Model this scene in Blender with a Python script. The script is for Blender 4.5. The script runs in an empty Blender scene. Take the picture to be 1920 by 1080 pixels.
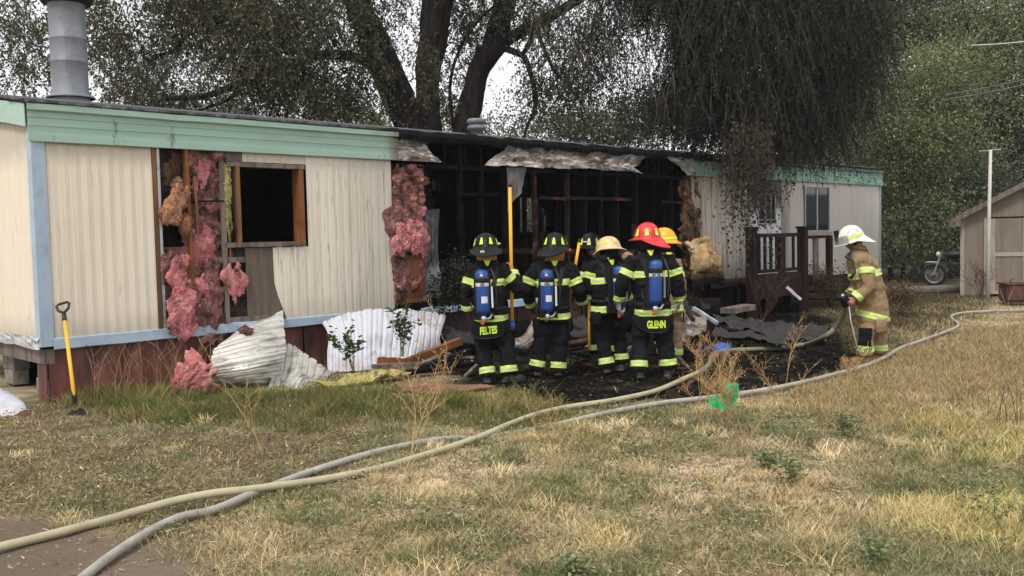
import bpy, bmesh, math, random
import numpy as np
from mathutils import Vector, Matrix, noise
rng = np.random.default_rng(7)
random.seed(7)
SC = bpy.context.scene
COL = SC.collection
R = math.radians

# ------------------------------------------------------------------ camera
F_PX, PITCH, ROLL, EYE = 1758.4, R(2.988), R(-1.3557), 1.75     # focal length in pixels of a 1920 px wide picture
cam_d = bpy.data.cameras.new('camera'); cam = bpy.data.objects.new('camera', cam_d); COL.objects.link(cam)
cam_d.sensor_width = 36.0; cam_d.lens = 36.0*F_PX/1920; cam_d.clip_end = 2000; cam_d.clip_start = .05
_F = Vector((0, math.cos(PITCH), -math.sin(PITCH))); _R = Vector((1, 0, 0)); _U = _R.cross(_F)
CR = _R*math.cos(ROLL)+_U*math.sin(ROLL); CU = -_R*math.sin(ROLL)+_U*math.cos(ROLL)
m = Matrix((CR, CU, -_F)).transposed().to_4x4(); m.translation = Vector((0, 0, EYE)); cam.matrix_world = m
SC.camera = cam

# ------------------------------------------------------------------ sky, sun, exposure
world = bpy.data.worlds.new('World'); SC.world = world; world.use_nodes = True
wn = world.node_tree; wn.nodes.clear()
wo = wn.nodes.new('ShaderNodeOutputWorld'); wb = wn.nodes.new('ShaderNodeBackground'); ws = wn.nodes.new('ShaderNodeTexSky')
ws.sky_type = 'NISHITA'; ws.sun_disc = False; ws.sun_elevation = R(52); ws.sun_rotation = R(205)
ws.dust_density = 6; ws.air_density = 1.2; ws.ozone_density = 1
wm = wn.nodes.new('ShaderNodeMix'); wm.data_type = 'RGBA'; wm.inputs[0].default_value = .8
wm.inputs[7].default_value = (12.0, 12.1, 12.4, 1)                # an even white overcast over the clear sky
wn.links.new(ws.outputs[0], wm.inputs[6]); wn.links.new(wm.outputs[2], wb.inputs[0])
wb.inputs[1].default_value = .10
wn.links.new(wb.outputs[0], wo.inputs[0])
sd = bpy.data.lights.new('sun', 'SUN'); sd.energy = 2.0; sd.angle = R(14); sd.color = (1, .93, .84)
sun = bpy.data.objects.new('sun', sd); COL.objects.link(sun)
_az, _el = R(205), R(52)                                          # behind the camera, to the left
sv = Vector((math.sin(_az)*math.cos(_el), math.cos(_az)*math.cos(_el), math.sin(_el)))
sun.rotation_euler = sv.to_track_quat('Z', 'Y').to_euler()
SC.view_settings.view_transform = 'Standard'; SC.view_settings.look = 'None'
SC.view_settings.exposure = .25; SC.view_settings.gamma = 1; SC.view_settings.use_curve_mapping = False
SC.render.engine = 'CYCLES'
SC.cycles.max_bounces = 6; SC.cycles.diffuse_bounces = 3; SC.cycles.glossy_bounces = 3
SC.cycles.transmission_bounces = 4; SC.cycles.transparent_max_bounces = 8; SC.cycles.volume_bounces = 0
SC.cycles.use_adaptive_sampling = True; SC.cycles.adaptive_threshold = .02

# ------------------------------------------------------------------ measuring helpers (photo pixel -> place in the world)
def ray(px, py): return _F*F_PX + CR*(px-960) - CU*(py-540)
def at(px, py, Y):
    d = ray(px, py); return Vector((0, 0, EYE)) + d*(Y/d.y)
def ground_at(px, py, z=0):
    d = ray(px, py); return Vector((0, 0, EYE)) + d*((z-EYE)/d.z)
HO = Vector((-5.4397, 10.8032, 0)); HA = .77768                   # near corner and heading of the mobile home
HD = Vector((math.cos(HA), math.sin(HA), 0)); HN = Vector((-HD.y, HD.x, 0)); ZUP = Vector((0, 0, 1))
def wl(px, py, v=0):                                              # point on the plane v behind the long wall -> (u, z)
    d = ray(px, py); c = Vector((0, 0, EYE)); o = HO+HN*v
    P = c + d*(((o-c).dot(HN))/d.dot(HN)); return ((P-o).dot(HD), P.z)
def hw(u, v, z): return HO + HD*u + HN*v + ZUP*z                  # home coordinates -> world
def hl(P): q = Vector(P)-HO; return Vector((q.dot(HD), q.dot(HN), q.z))

# ------------------------------------------------------------------ object helpers
def tag(o, label=None, cat=None, group=None, kind=None):
    if label: o['label'] = label
    if cat: o['category'] = cat
    if group: o['group'] = group
    if kind: o['kind'] = kind
    return o
def empty(name, loc=(0, 0, 0), rz=0, **k):
    o = bpy.data.objects.new(name, None); COL.objects.link(o); o.location = loc; o.rotation_euler = (0, 0, rz)
    o.empty_display_size = .2
    return tag(o, **k)
def link(name, me, parent=None):
    o = bpy.data.objects.new(name, me); COL.objects.link(o)
    if parent is not None: o.parent = parent
    return o
def mesh_np(name, V, Fc, mat=None, parent=None, smooth=False, col=None, mats=None, midx=None):
    """V (n,3); Fc either list of faces or (m,k) int array"""
    me = bpy.data.meshes.new(name)
    V = np.asarray(V, dtype=np.float32)
    if isinstance(Fc, np.ndarray):
        k = Fc.shape[1]; n = len(Fc)
        me.vertices.add(len(V)); me.vertices.foreach_set('co', V.ravel())
        me.loops.add(n*k); me.loops.foreach_set('vertex_index', Fc.astype(np.int32).ravel())
        me.polygons.add(n); me.polygons.foreach_set('loop_start', np.arange(0, n*k, k, dtype=np.int32))
        me.update(calc_edges=True)
    else:
        me.from_pydata([tuple(v) for v in V], [], Fc); me.update()
    if col is not None:
        a = me.color_attributes.new('Col', 'FLOAT_COLOR', 'POINT')
        c = np.ones((len(V), 4), dtype=np.float32); c[:, :3] = col; a.data.foreach_set('color', c.ravel())
    for mm in (mats or [mat]):
        if mm is not None: me.materials.append(mm)
    if midx is not None: me.polygons.foreach_set('material_index', np.asarray(midx, dtype=np.int32))
    me.polygons.foreach_set('use_smooth', np.full(len(me.polygons), smooth))
    return link(name, me, parent)
def fbm(p, o=4, s=1.0):
    return noise.fractal(Vector(p)*s, 1.0, 2.0, o, noise_basis='PERLIN_ORIGINAL')
_pt = np.random.default_rng(3).random((64, 64, 64)).astype(np.float32)
def vn(P, s=1.0, seed=0):                                          # fast value noise on an (n,3) array, -1..1
    P = np.asarray(P, dtype=np.float64)*s + seed*13.37
    i = np.floor(P).astype(int); f = P-i; f = f*f*(3-2*f); i &= 63; j = (i+1) & 63
    def g(a, b, c): return _pt[a, b, c]
    x0, y0, z0, x1, y1, z1 = i[:, 0], i[:, 1], i[:, 2], j[:, 0], j[:, 1], j[:, 2]
    fx, fy, fz = f[:, 0], f[:, 1], f[:, 2]
    a = g(x0, y0, z0)*(1-fx)+g(x1, y0, z0)*fx; b = g(x0, y1, z0)*(1-fx)+g(x1, y1, z0)*fx
    c = g(x0, y0, z1)*(1-fx)+g(x1, y0, z1)*fx; d = g(x0, y1, z1)*(1-fx)+g(x1, y1, z1)*fx
    return ((a*(1-fy)+b*fy)*(1-fz)+(c*(1-fy)+d*fy)*fz)*2-1
def vfbm(P, s=1.0, o=4, seed=0):
    r = 0; a = .5
    for k in range(o): r = r+a*vn(P, s*2**k, seed+k); a *= .5
    return r

class MB:
    """collects shapes, then becomes ONE mesh object"""
    def __init__(s): s.v = []; s.f = []; s.n = 0; s.mi = []
    def add(s, V, Fc, mi=0):
        V = [tuple(x) for x in V]; s.v += V; s.f += [tuple(i+s.n for i in q) for q in Fc]; s.mi += [mi]*len(Fc); s.n += len(V); return s
    def box(s, x0, x1, y0, y1, z0, z1, mi=0, M=None, bev=0):
        if bev:
            bm = bmesh.new(); bmesh.ops.create_cube(bm, size=1)
            for v in bm.verts: v.co = Vector((x0+(v.co.x+.5)*(x1-x0), y0+(v.co.y+.5)*(y1-y0), z0+(v.co.z+.5)*(z1-z0)))
            bmesh.ops.bevel(bm, geom=bm.edges[:], offset=bev, segments=1, affect='EDGES')
            V = [v.co.copy() for v in bm.verts]; Fc = [[v.index for v in f.verts] for f in bm.faces]; bm.free()
        else:
            V = [Vector((x, y, z)) for x in (x0, x1) for y in (y0, y1) for z in (z0, z1)]
            Fc = [(0, 1, 3, 2), (4, 6, 7, 5), (0, 4, 5, 1), (2, 3, 7, 6), (0, 2, 6, 4), (1, 5, 7, 3)]
        if M is not None: V = [M @ v for v in V]
        return s.add(V, Fc, mi)
    def bar(s, a, b, w, h, mi=0, up=(0, 0, 1), bev=0):                # board from a to b, w sideways, h along up
        a = Vector(a); b = Vector(b); d = (b-a); l = d.length; d.normalize(); up = Vector(up)
        x = d.cross(up)
        if x.length < 1e-4: x = d.cross(Vector((1, 0, 0)))
        x.normalize(); y = x.cross(d)
        Mx = Matrix((x, d, y)).transposed().to_4x4(); Mx.translation = a
        return s.box(-w/2, w/2, 0, l, -h/2, h/2, mi, Mx, bev)
    def tube(s, pts, rad, seg=8, cap=True, mi=0, flat=1.0, up=None):
        pts = [Vector(p) for p in pts]; n = len(pts)
        if not hasattr(rad, '__len__'): rad = [rad]*n
        V = []; prev = None
        for i, p in enumerate(pts):
            t = (pts[min(i+1, n-1)]-pts[max(i-1, 0)]).normalized()
            if prev is None:
                a = Vector(up) if up is not None else (Vector((0, 0, 1)) if abs(t.z) < .9 else Vector((1, 0, 0)))
                x = t.cross(a).normalized()
            else: x = (prev-t*prev.dot(t)).normalized()
            prev = x; y = t.cross(x)
            for k in range(seg):
                an = 2*math.pi*k/seg; V.append(p+x*(math.cos(an)*rad[i])+y*(math.sin(an)*rad[i]*flat))
        Fc = [(i*seg+k, i*seg+(k+1) % seg, (i+1)*seg+(k+1) % seg, (i+1)*seg+k) for i in range(n-1) for k in range(seg)]
        if cap: Fc += [tuple(range(seg-1, -1, -1)), tuple((n-1)*seg+k for k in range(seg))]
        return s.add(V, Fc, mi)
    def lathe(s, prof, c=(0, 0, 0), seg=20, mi=0, M=None):           # prof: (r, z)
        V = []; c = Vector(c)
        for r, z in prof:
            for k in range(seg):
                an = 2*math.pi*k/seg; q = Vector((r*math.cos(an), r*math.sin(an), z)); V.append((M @ q if M is not None else q)+c)
        n = len(prof)
        Fc = [(i*seg+k, i*seg+(k+1) % seg, (i+1)*seg+(k+1) % seg, (i+1)*seg+k) for i in range(n-1) for k in range(seg)]
        return s.add(V, Fc, mi)
    def ell(s, c, r, seg=14, M=None, mi=0):
        V = []; c = Vector(c); n = seg//2+1
        for i in range(n):
            ph = math.pi*(i+.02)/(n-1+.04)
            for k in range(seg):
                an = 2*math.pi*k/seg; q = Vector((r[0]*math.sin(ph)*math.cos(an), r[1]*math.sin(ph)*math.sin(an), -r[2]*math.cos(ph)))
                V.append((M @ q if M is not None else q)+c)
        Fc = [(i*seg+k, i*seg+(k+1) % seg, (i+1)*seg+(k+1) % seg, (i+1)*seg+k) for i in range(n-1) for k in range(seg)]
        Fc += [tuple(range(seg-1, -1, -1)), tuple((n-1)*seg+k for k in range(seg))]
        return s.add(V, Fc, mi)
    def build(s, name, mat=None, parent=None, smooth=False, mats=None):
        return mesh_np(name, s.v, s.f, mat, parent, smooth, mats=mats, midx=s.mi if mats else None)

def grid_obj(name, fn, nu, nv, mat, parent=None, smooth=True, thick=0, hole=None):
    """sheet: fn(s,t)->xyz with s,t in 0..1"""
    V = [fn(i/nu, j/nv) for j in range(nv+1) for i in range(nu+1)]
    Fc = []
    for j in range(nv):
        for i in range(nu):
            if hole and hole((i+.5)/nu, (j+.5)/nv): continue
            a = j*(nu+1)+i; Fc.append((a, a+1, a+nu+2, a+nu+1))
    o = mesh_np(name, V, Fc, mat, parent, smooth)
    if thick:
        md = o.modifiers.new('thickness', 'SOLIDIFY'); md.thickness = thick; md.offset = 0
    return o
def nth(i, n):
    if i == 0: return 'leftmost'
    if i == n-1: return 'rightmost'
    return ['', 'second', 'third', 'fourth', 'fifth', 'sixth', 'seventh', 'eighth', 'ninth', 'tenth', 'eleventh'][i]+' from the left'
def copy_tree(o, parent=None):
    c = o.copy(); COL.objects.link(c)
    if parent is not None: c.parent = parent
    for ch in list(o.children): copy_tree(ch, c)
    return c

# ------------------------------------------------------------------ materials
def C(*a): return (*a, 1.0)
def mat(name, base, rough=.85, metal=0.0, layers=(), bump=None, spec=.3, vcol=False, trans=0, coord='Object', alpha=1.0):
    """layers: ('n', color, scale, (sx,sy,sz), lo, hi, amt) noise patches
               ('g', color, axis, a, b, noise_amp, noise_scale, amt) gradient from a (0) to b (1) along an object axis, ragged by noise"""
    M = bpy.data.materials.new(name); M.use_nodes = True; nt = M.node_tree; N = nt.nodes; Lk = nt.links
    bs = N['Principled BSDF']; bs.inputs['Roughness'].default_value = rough; bs.inputs['Metallic'].default_value = metal
    bs.inputs['Specular IOR Level'].default_value = spec
    tc = N.new('ShaderNodeTexCoord'); cur = None
    def nz(scale, st, detail=5, rgh=.6):
        mp = N.new('ShaderNodeMapping'); mp.inputs['Scale'].default_value = st
        Lk.new(tc.outputs[coord], mp.inputs[0])
        t = N.new('ShaderNodeTexNoise'); t.inputs['Scale'].default_value = scale; t.inputs['Detail'].default_value = detail; t.inputs['Roughness'].default_value = rgh
        Lk.new(mp.outputs[0], t.inputs['Vector']); return t.outputs['Fac']
    if vcol:
        at_ = N.new('ShaderNodeAttribute'); at_.attribute_name = 'Col'; cur = at_.outputs['Color']
    for L_ in layers:
        mx = N.new('ShaderNodeMix'); mx.data_type = 'RGBA'
        if cur is not None: Lk.new(cur, mx.inputs[6])
        else: mx.inputs[6].default_value = C(*base)
        mx.inputs[7].default_value = C(*L_[1])
        mr = N.new('ShaderNodeMapRange'); mr.clamp = True
        if L_[0] == 'n':
            _, c, sc_, st, lo, hi, amt = L_
            Lk.new(nz(sc_, st), mr.inputs[0]); mr.inputs[1].default_value = lo; mr.inputs[2].default_value = hi; mr.inputs[4].default_value = amt
        else:
            _, c, ax, a, b, na, ns, amt = L_
            sx = N.new('ShaderNodeSeparateXYZ'); Lk.new(tc.outputs[coord], sx.inputs[0])
            ad = N.new('ShaderNodeMath'); ad.operation = 'MULTIPLY_ADD'; ad.inputs[1].default_value = na
            st = (1, 1, .25) if ax != 2 else (1, 1, .6)
            ofs = N.new('ShaderNodeMath'); ofs.operation = 'SUBTRACT'; ofs.inputs[1].default_value = .5
            Lk.new(nz(ns, st), ofs.inputs[0]); Lk.new(ofs.outputs[0], ad.inputs[0]); Lk.new(sx.outputs[ax], ad.inputs[2])
            Lk.new(ad.outputs[0], mr.inputs[0]); mr.inputs[1].default_value = a; mr.inputs[2].default_value = b; mr.inputs[4].default_value = amt
        Lk.new(mr.outputs[0], mx.inputs[0]); cur = mx.outputs[2]
    if cur is not None: Lk.new(cur, bs.inputs['Base Color'])
    else: bs.inputs['Base Color'].default_value = C(*base)
    if bump:
        sc_, dist = bump[0], bump[1]; st = bump[2] if len(bump) > 2 else (1, 1, 1)
        bp = N.new('ShaderNodeBump'); bp.inputs['Distance'].default_value = dist; bp.inputs['Strength'].default_value = 1
        Lk.new(nz(sc_, st, 6), bp.inputs['Height']); Lk.new(bp.outputs[0], bs.inputs['Normal'])
    if trans:                                                        # thin leaves let light through
        tr = N.new('ShaderNodeBsdfTranslucent'); ms = N.new('ShaderNodeMixShader'); ms.inputs[0].default_value = trans
        if cur is not None: Lk.new(cur, tr.inputs[0])
        else: tr.inputs[0].default_value = C(*base)
        Lk.new(bs.outputs[0], ms.inputs[1]); Lk.new(tr.outputs[0], ms.inputs[2]); Lk.new(ms.outputs[0], N['Material Output'].inputs[0])
    if alpha < 1: bs.inputs['Alpha'].default_value = alpha
    return M
BLK = (.012, .012, .013)
MT = {}
MT['siding'] = mat('cream_siding', (.68, .61, .50), .55, layers=[('n', (.55, .49, .39), 1.2, (6, 6, .35), .5, .75, .5), ('n', (.70, .64, .55), .8, (2, 2, .5), .5, .7, .35),
    ('n', (.22, .19, .16), 9, (1, 1, .15), .62, .74, .5), ('g', (.38, .33, .27), 2, 1.0, .70, .25, 7, .6), ('g', (.34, .30, .25), 2, 2.70, 3.0, .35, 6, .6), ('n', (.15, .13, .11), 30, (1, 1, .5), .72, .76, .5)], bump=(6, .004))
MT['siding_streaked'] = mat('streaked_siding', (.68, .62, .52), .6, layers=[('n', (.38, .35, .29), 3.5, (3, 3, .10), .50, .68, .42), ('g', (.25, .23, .20), 0, 3.9, 4.8, 1.2, 2.5, .35),
    ('n', (.16, .15, .14), 8, (2, 2, .2), .58, .68, .6), ('n', (.10, .09, .085), 14, (2.4, 2.4, .12), .60, .70, .6), ('g', (.28, .25, .2), 2, 1.0, .55, .3, 6, .5)], bump=(6, .004))
MT['siding_sooty'] = mat('sooty_siding', (.50, .45, .38), .65, layers=[('n', (.32, .29, .25), 2.5, (3, 3, .12), .42, .62, .6), ('n', (.09, .08, .07), 4, (3, 3, .14), .50, .66, .75),
    ('g', (.04, .037, .035), 2, 1.35, .65, .7, 2.2, .75), ('g', (.14, .12, .10), 0, 13.7, 12.9, .5, 5, .6)], bump=(5, .006))
MT['siding_far'] = mat('grey_siding', (.52, .48, .44), .6, layers=[('n', (.38, .36, .33), 2.2, (3, 3, .12), .42, .62, .5), ('g', (.03, .03, .03), 0, 17.25, 16.7, .5, 3, .8)], bump=(5, .004))
MT['green'] = mat('green_fascia_paint', (.33, .475, .40), .5, layers=[('n', (.26, .40, .33), 1.5, (1, 1, 3), .45, .65, .6), ('n', (.40, .52, .44), 3, (.5, .5, 6), .55, .7, .4),
    ('n', (.06, .07, .06), 6, (1, 1, .3), .66, .74, .7), ('g', (.16, .10, .075), 0, 4.95, 5.25, .25, 4, 1), ('n', (.13, .11, .10), 12, (1, 1, 3), .64, .72, .35)], bump=(9, .003))
MT['scorched'] = mat('scorched_fascia_metal', (.40, .37, .34), .5, .1, layers=[('n', (.17, .12, .095), 2.6, (1, 1, 1.5), .42, .56, .9), ('n', (.66, .64, .64), 5.5, (1, 1, 3), .54, .62, .9), ('n', (.04, .035, .03), 5, (1, 1, 2), .56, .66, .9),
    ('g', (.03, .03, .03), 2, 3.12, 3.36, .25, 3, .95)], bump=(14, .012))
MT['green_burnt'] = mat('burnt_green_fascia', (.24, .40, .32), .5, layers=[('n', (.15, .26, .21), 2, (1, 1, 3), .45, .65, .6), ('n', (.05, .055, .05), 4, (1, 1, .4), .6, .7, .8), ('g', (.25, .24, .23), 0, 13.4, 12.9, .3, 4, 1),
    ('g', (.06, .055, .05), 2, 3.25, 3.38, .12, 4, .8)], bump=(9, .006))
MT['blue_trim'] = mat('pale_blue_trim', (.33, .42, .52), .55, layers=[('n', (.22, .28, .36), 5, (1, 1, 1), .5, .7, .6), ('n', (.10, .09, .09), 12, (1, 1, .5), .66, .72, .8)], bump=(10, .004))
MT['metal_trim'] = mat('bent_bare_trim', (.55, .57, .60), .4, .5, layers=[('n', (.15, .14, .13), 5, (1, 1, 1), .55, .68, .8)], bump=(8, .02))
MT['skirt'] = mat('red_brown_skirting', (.115, .038, .030), .7, layers=[('n', (.20, .085, .068), 1.3, (2, 2, .5), .45, .62, .7), ('n', (.035, .018, .015), 2.2, (1.5, 1.5, .5), .5, .66, .8), ('n', (.25, .15, .12), 14, (1, 1, .4), .66, .74, .5)], bump=(10, .004))
MT['skirt_char'] = mat('charred_skirting', (.03, .016, .014), .8, layers=[('n', (.07, .025, .02), 2, (1, 1, 1), .5, .65, .7)], bump=(8, .008))
MT['char'] = mat('charred_wood', (.004, .0037, .0036), .9, layers=[('n', (.009, .008, .0075), 9, (1, 1, 1), .5, .7, .8)], bump=(25, .012), spec=.06)
MT['char_edge'] = mat('charred_roof_edge', (.012, .012, .012), .9, layers=[('n', (.06, .055, .05), 5, (1, 1, 2), .5, .66, .8)], bump=(14, .02))
MT['roof_edge'] = mat('weathered_roof_edge', (.10, .11, .10), .85, layers=[('n', (.03, .03, .03), 7, (1, 1, 1), .42, .6, .9), ('n', (.25, .33, .28), 4, (1, 1, 1), .6, .7, .5), ('g', (.010, .010, .010), 0, 4.4, 5.2, .6, 3, 1)], bump=(14, .01), spec=.1)
MT['black'] = mat('soot_black_panel', (.004, .004, .0045), .95, spec=.05, layers=[('n', (.009, .009, .010), 2, (1, 1, .4), .45, .65, .8)], bump=(6, .01))
MT['half_char'] = mat('half_burnt_wood', (.009, .008, .007), .8, spec=.15, layers=[('n', (.085, .024, .010), 2.6, (1, 1, 1.3), .52, .60, 1), ('n', (.20, .07, .02), 4, (1, 1, 1), .62, .70, .7)], bump=(20, .01))
MT['wood'] = mat('weathered_stud_wood', (.19, .09, .035), .8, layers=[('n', (.10, .05, .025), 3, (2, 2, .3), .45, .62, .9), ('n', (.40, .22, .08), 4, (2, 2, .2), .6, .72, .8)], bump=(30, .003, (1, 1, .15)))
MT['wood_orange'] = mat('orange_stained_wood', (.20, .075, .025), .75, layers=[('n', (.12, .04, .015), 2.5, (1, 1, 1), .48, .64, .9), ('n', (.42, .19, .06), 5, (2, 2, .3), .6, .7, .7)], bump=(25, .004))
MT['wood_grey'] = mat('grey_weathered_wood', (.17, .14, .12), .85, layers=[('n', (.07, .055, .045), 5, (2, 2, .3), .45, .6, .8)], bump=(30, .003))
MT['brown_panel'] = mat('brown_backing_panel', (.13, .10, .075), .75, layers=[('n', (.09, .07, .055), 4, (4, 4, .3), .45, .6, .8), ('n', (.06, .05, .04), 2, (1, 1, 1), .6, .7, .5)], bump=(20, .002))
MT['pink'] = mat('pink_insulation', (.52, .185, .19), 1, layers=[('n', (.66, .36, .35), 7, (1, 1, 1), .48, .66, .8), ('n', (.22, .085, .08), 4.5, (1, 1, 1), .50, .64, .85), ('n', (.05, .035, .03), 6, (1, 1, 1), .62, .70, .8)], bump=(30, .02), spec=0)
MT['pink_dull'] = mat('dirty_pink_insulation', (.26, .125, .11), 1, layers=[('n', (.42, .22, .20), 6, (1, 1, 1), .48, .64, .8), ('n', (.07, .045, .04), 5, (1, 1, 1), .48, .62, .9)], bump=(35, .04), spec=0)
MT['tan_fluff'] = mat('tan_scorched_insulation', (.40, .20, .12), 1, layers=[('n', (.52, .30, .20), 8, (1, 1, 1), .5, .66, .7), ('n', (.12, .06, .045), 5, (1, 1, 1), .52, .66, .9)], bump=(40, .03), spec=0)
MT['yellow_fluff'] = mat('yellow_insulation', (.46, .40, .16), 1, layers=[('n', (.58, .53, .28), 9, (1, 1, 1), .5, .66, .7), ('n', (.14, .12, .05), 6, (1, 1, 1), .55, .66, .9)], bump=(40, .03), spec=0)
MT['brown_fluff'] = mat('burnt_brown_insulation', (.13, .075, .045), 1, layers=[('n', (.25, .15, .10), 6, (1, 1, .6), .48, .64, .8), ('n', (.02, .016, .013), 5, (1, 1, 1), .5, .62, .9)], bump=(30, .04), spec=0)
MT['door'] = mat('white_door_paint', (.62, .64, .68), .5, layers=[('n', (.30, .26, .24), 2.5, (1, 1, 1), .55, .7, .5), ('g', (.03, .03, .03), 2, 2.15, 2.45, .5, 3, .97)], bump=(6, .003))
MT['glass'] = mat('dark_window_glass', (.02, .025, .03), .08, spec=.6, layers=[('n', (.035, .04, .045), 2, (1, 1, 1), .4, .6, .7)])
MT['alu'] = mat('dull_aluminium_frame', (.40, .41, .42), .45, .3, layers=[('n', (.15, .15, .15), 6, (1, 1, 1), .5, .7, .7)])
MT['galv'] = mat('galvanised_steel', (.20, .215, .24), .62, .25, layers=[('n', (.14, .155, .175), 5, (1, 1, .4), .45, .6, .7), ('n', (.27, .28, .30), 18, (1, 1, 1), .55, .65, .4), ('n', (.12, .09, .08), 8, (1, 1, .3), .68, .75, .6)], bump=(10, .002))
MT['sheet_back'] = mat('bare_aluminium_sheet', (.60, .59, .54), .42, .35, layers=[('n', (.30, .28, .25), 3, (1, 1, 5), .50, .62, .8), ('n', (.08, .07, .06), 9, (1, 1, 3), .62, .70, .8), ('n', (.66, .65, .61), 2, (1, 1, 1), .56, .68, .7)], bump=(10, .003))
MT['sheet_white'] = mat('white_corrugated_sheet', (.52, .535, .59), .5, .05, layers=[('n', (.34, .29, .26), 1.6, (1, 1, 1), .52, .64, .8), ('n', (.20, .12, .08), 2.6, (1, 1, 1), .63, .74, .8), ('n', (.13, .12, .11), 20, (1, 1, 1), .68, .74, .6)], bump=(8, .006))
MT['sheet_burnt'] = mat('burnt_sheet_metal', (.30, .27, .24), .5, .35, layers=[('n', (.12, .07, .045), 3, (1, 1, 1), .46, .6, .9), ('n', (.50, .49, .47), 5, (1, 1, 1), .58, .68, .8), ('n', (.02, .02, .02), 4, (1, 1, 1), .58, .66, .9)], bump=(12, .012))
MT['deck'] = mat('dark_red_deck_paint', (.020, .009, .008), .75, spec=.12, layers=[('n', (.038, .016, .013), 5, (1, 1, .4), .5, .66, .7), ('n', (.02, .01, .01), 3, (1, 1, 1), .5, .65, .7)], bump=(18, .003))
MT['concrete'] = mat('grey_concrete_block', (.22, .20, .18), .9, layers=[('n', (.12, .105, .09), 6, (1, 1, 1), .45, .62, .8)], bump=(40, .006))
MT['ply'] = mat('brown_plywood', (.23, .115, .07), .8, layers=[('n', (.12, .06, .04), 3, (1, 3, 1), .48, .62, .8), ('n', (.35, .21, .14), 5, (1, 3, 1), .58, .7, .6)], bump=(14, .004))
MT['yellow_paint'] = mat('yellow_fibreglass', (.80, .40, .03), .4, layers=[('n', (.55, .28, .03), 6, (1, 1, .3), .58, .7, .5)])
MT['black_plastic'] = mat('black_plastic', (.02, .02, .022), .45)
MT['blue_plastic'] = mat('blue_plastic', (.03, .12, .42), .5, layers=[('n', (.02, .06, .2), 12, (1, 1, 1), .5, .65, .6)], bump=(20, .01))
MT['hose_tan'] = mat('tan_hose_jacket', (.42, .38, .25), .85, layers=[('n', (.30, .27, .18), 2.2, (1, 1, 1), .44, .62, .8), ('n', (.16, .14, .10), 9, (1, 1, 1), .6, .72, .6)], bump=(160, .003))
MT['hose_grey'] = mat('grey_hose_jacket', (.34, .325, .28), .85, layers=[('n', (.22, .20, .165), 4, (1, 1, 1), .48, .64, .7), ('n', (.55, .53, .48), 7, (1, 1, 1), .58, .7, .5)], bump=(160, .003))
MT['hose_green'] = mat('olive_hose_jacket', (.20, .195, .12), .8, layers=[('n', (.12, .115, .08), 5, (1, 1, 1), .48, .64, .7)], bump=(140, .003))
MT['bark'] = mat('dark_bark', (.032, .027, .024), .95, layers=[('n', (.014, .012, .012), 4, (2, 2, .5), .42, .6, .9), ('n', (.06, .05, .042), 9, (2, 2, .4), .58, .7, .6)], bump=(7, .08, (2, 2, .5)), spec=.1)
MT['bark_grey'] = mat('grey_bark', (.09, .08, .07), .95, layers=[('n', (.04, .035, .03), 5, (2, 2, .4), .45, .6, .8)], bump=(12, .03), spec=.1)
MT['leaf'] = mat('leaf', (.05, .06, .03), .7, vcol=True, trans=.18, spec=.2)
MT['grass'] = mat('grass_blade', (.1, .1, .05), .85, vcol=True, trans=.22, spec=.05)
MT['shed'] = mat('tan_shed_panel', (.205, .175, .14), .8, layers=[('n', (.15, .125, .10), 3, (3, 3, .3), .45, .62, .7), ('n', (.12, .09, .07), 4, (2, 2, .4), .62, .75, .6)], bump=(20, .004, (3, 3, .3)))
MT['shed_trim'] = mat('pale_shed_trim', (.34, .31, .27), .75, layers=[('n', (.24, .21, .185), 6, (1, 1, .4), .48, .64, .7)], bump=(20, .003))
MT['shingle'] = mat('grey_shingle', (.10, .10, .11), .95, layers=[('n', (.05, .05, .055), 9, (1, 1, 1), .45, .6, .8)], bump=(40, .01))
MT['white_pole'] = mat('white_painted_pole', (.50, .50, .47), .6, layers=[('n', (.30, .29, .26), 6, (1, 1, .3), .5, .66, .7)])
MT['rust'] = mat('rusty_brown_metal', (.075, .035, .028), .75, layers=[('n', (.15, .07, .05), 7, (1, 1, 1), .5, .66, .7)], bump=(15, .006))
MT['green_rag'] = mat('bright_green_rag', (.02, .48, .17), .8, layers=[('n', (.01, .28, .10), 14, (1, 1, 1), .5, .62, .8)], bump=(30, .01))
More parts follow.
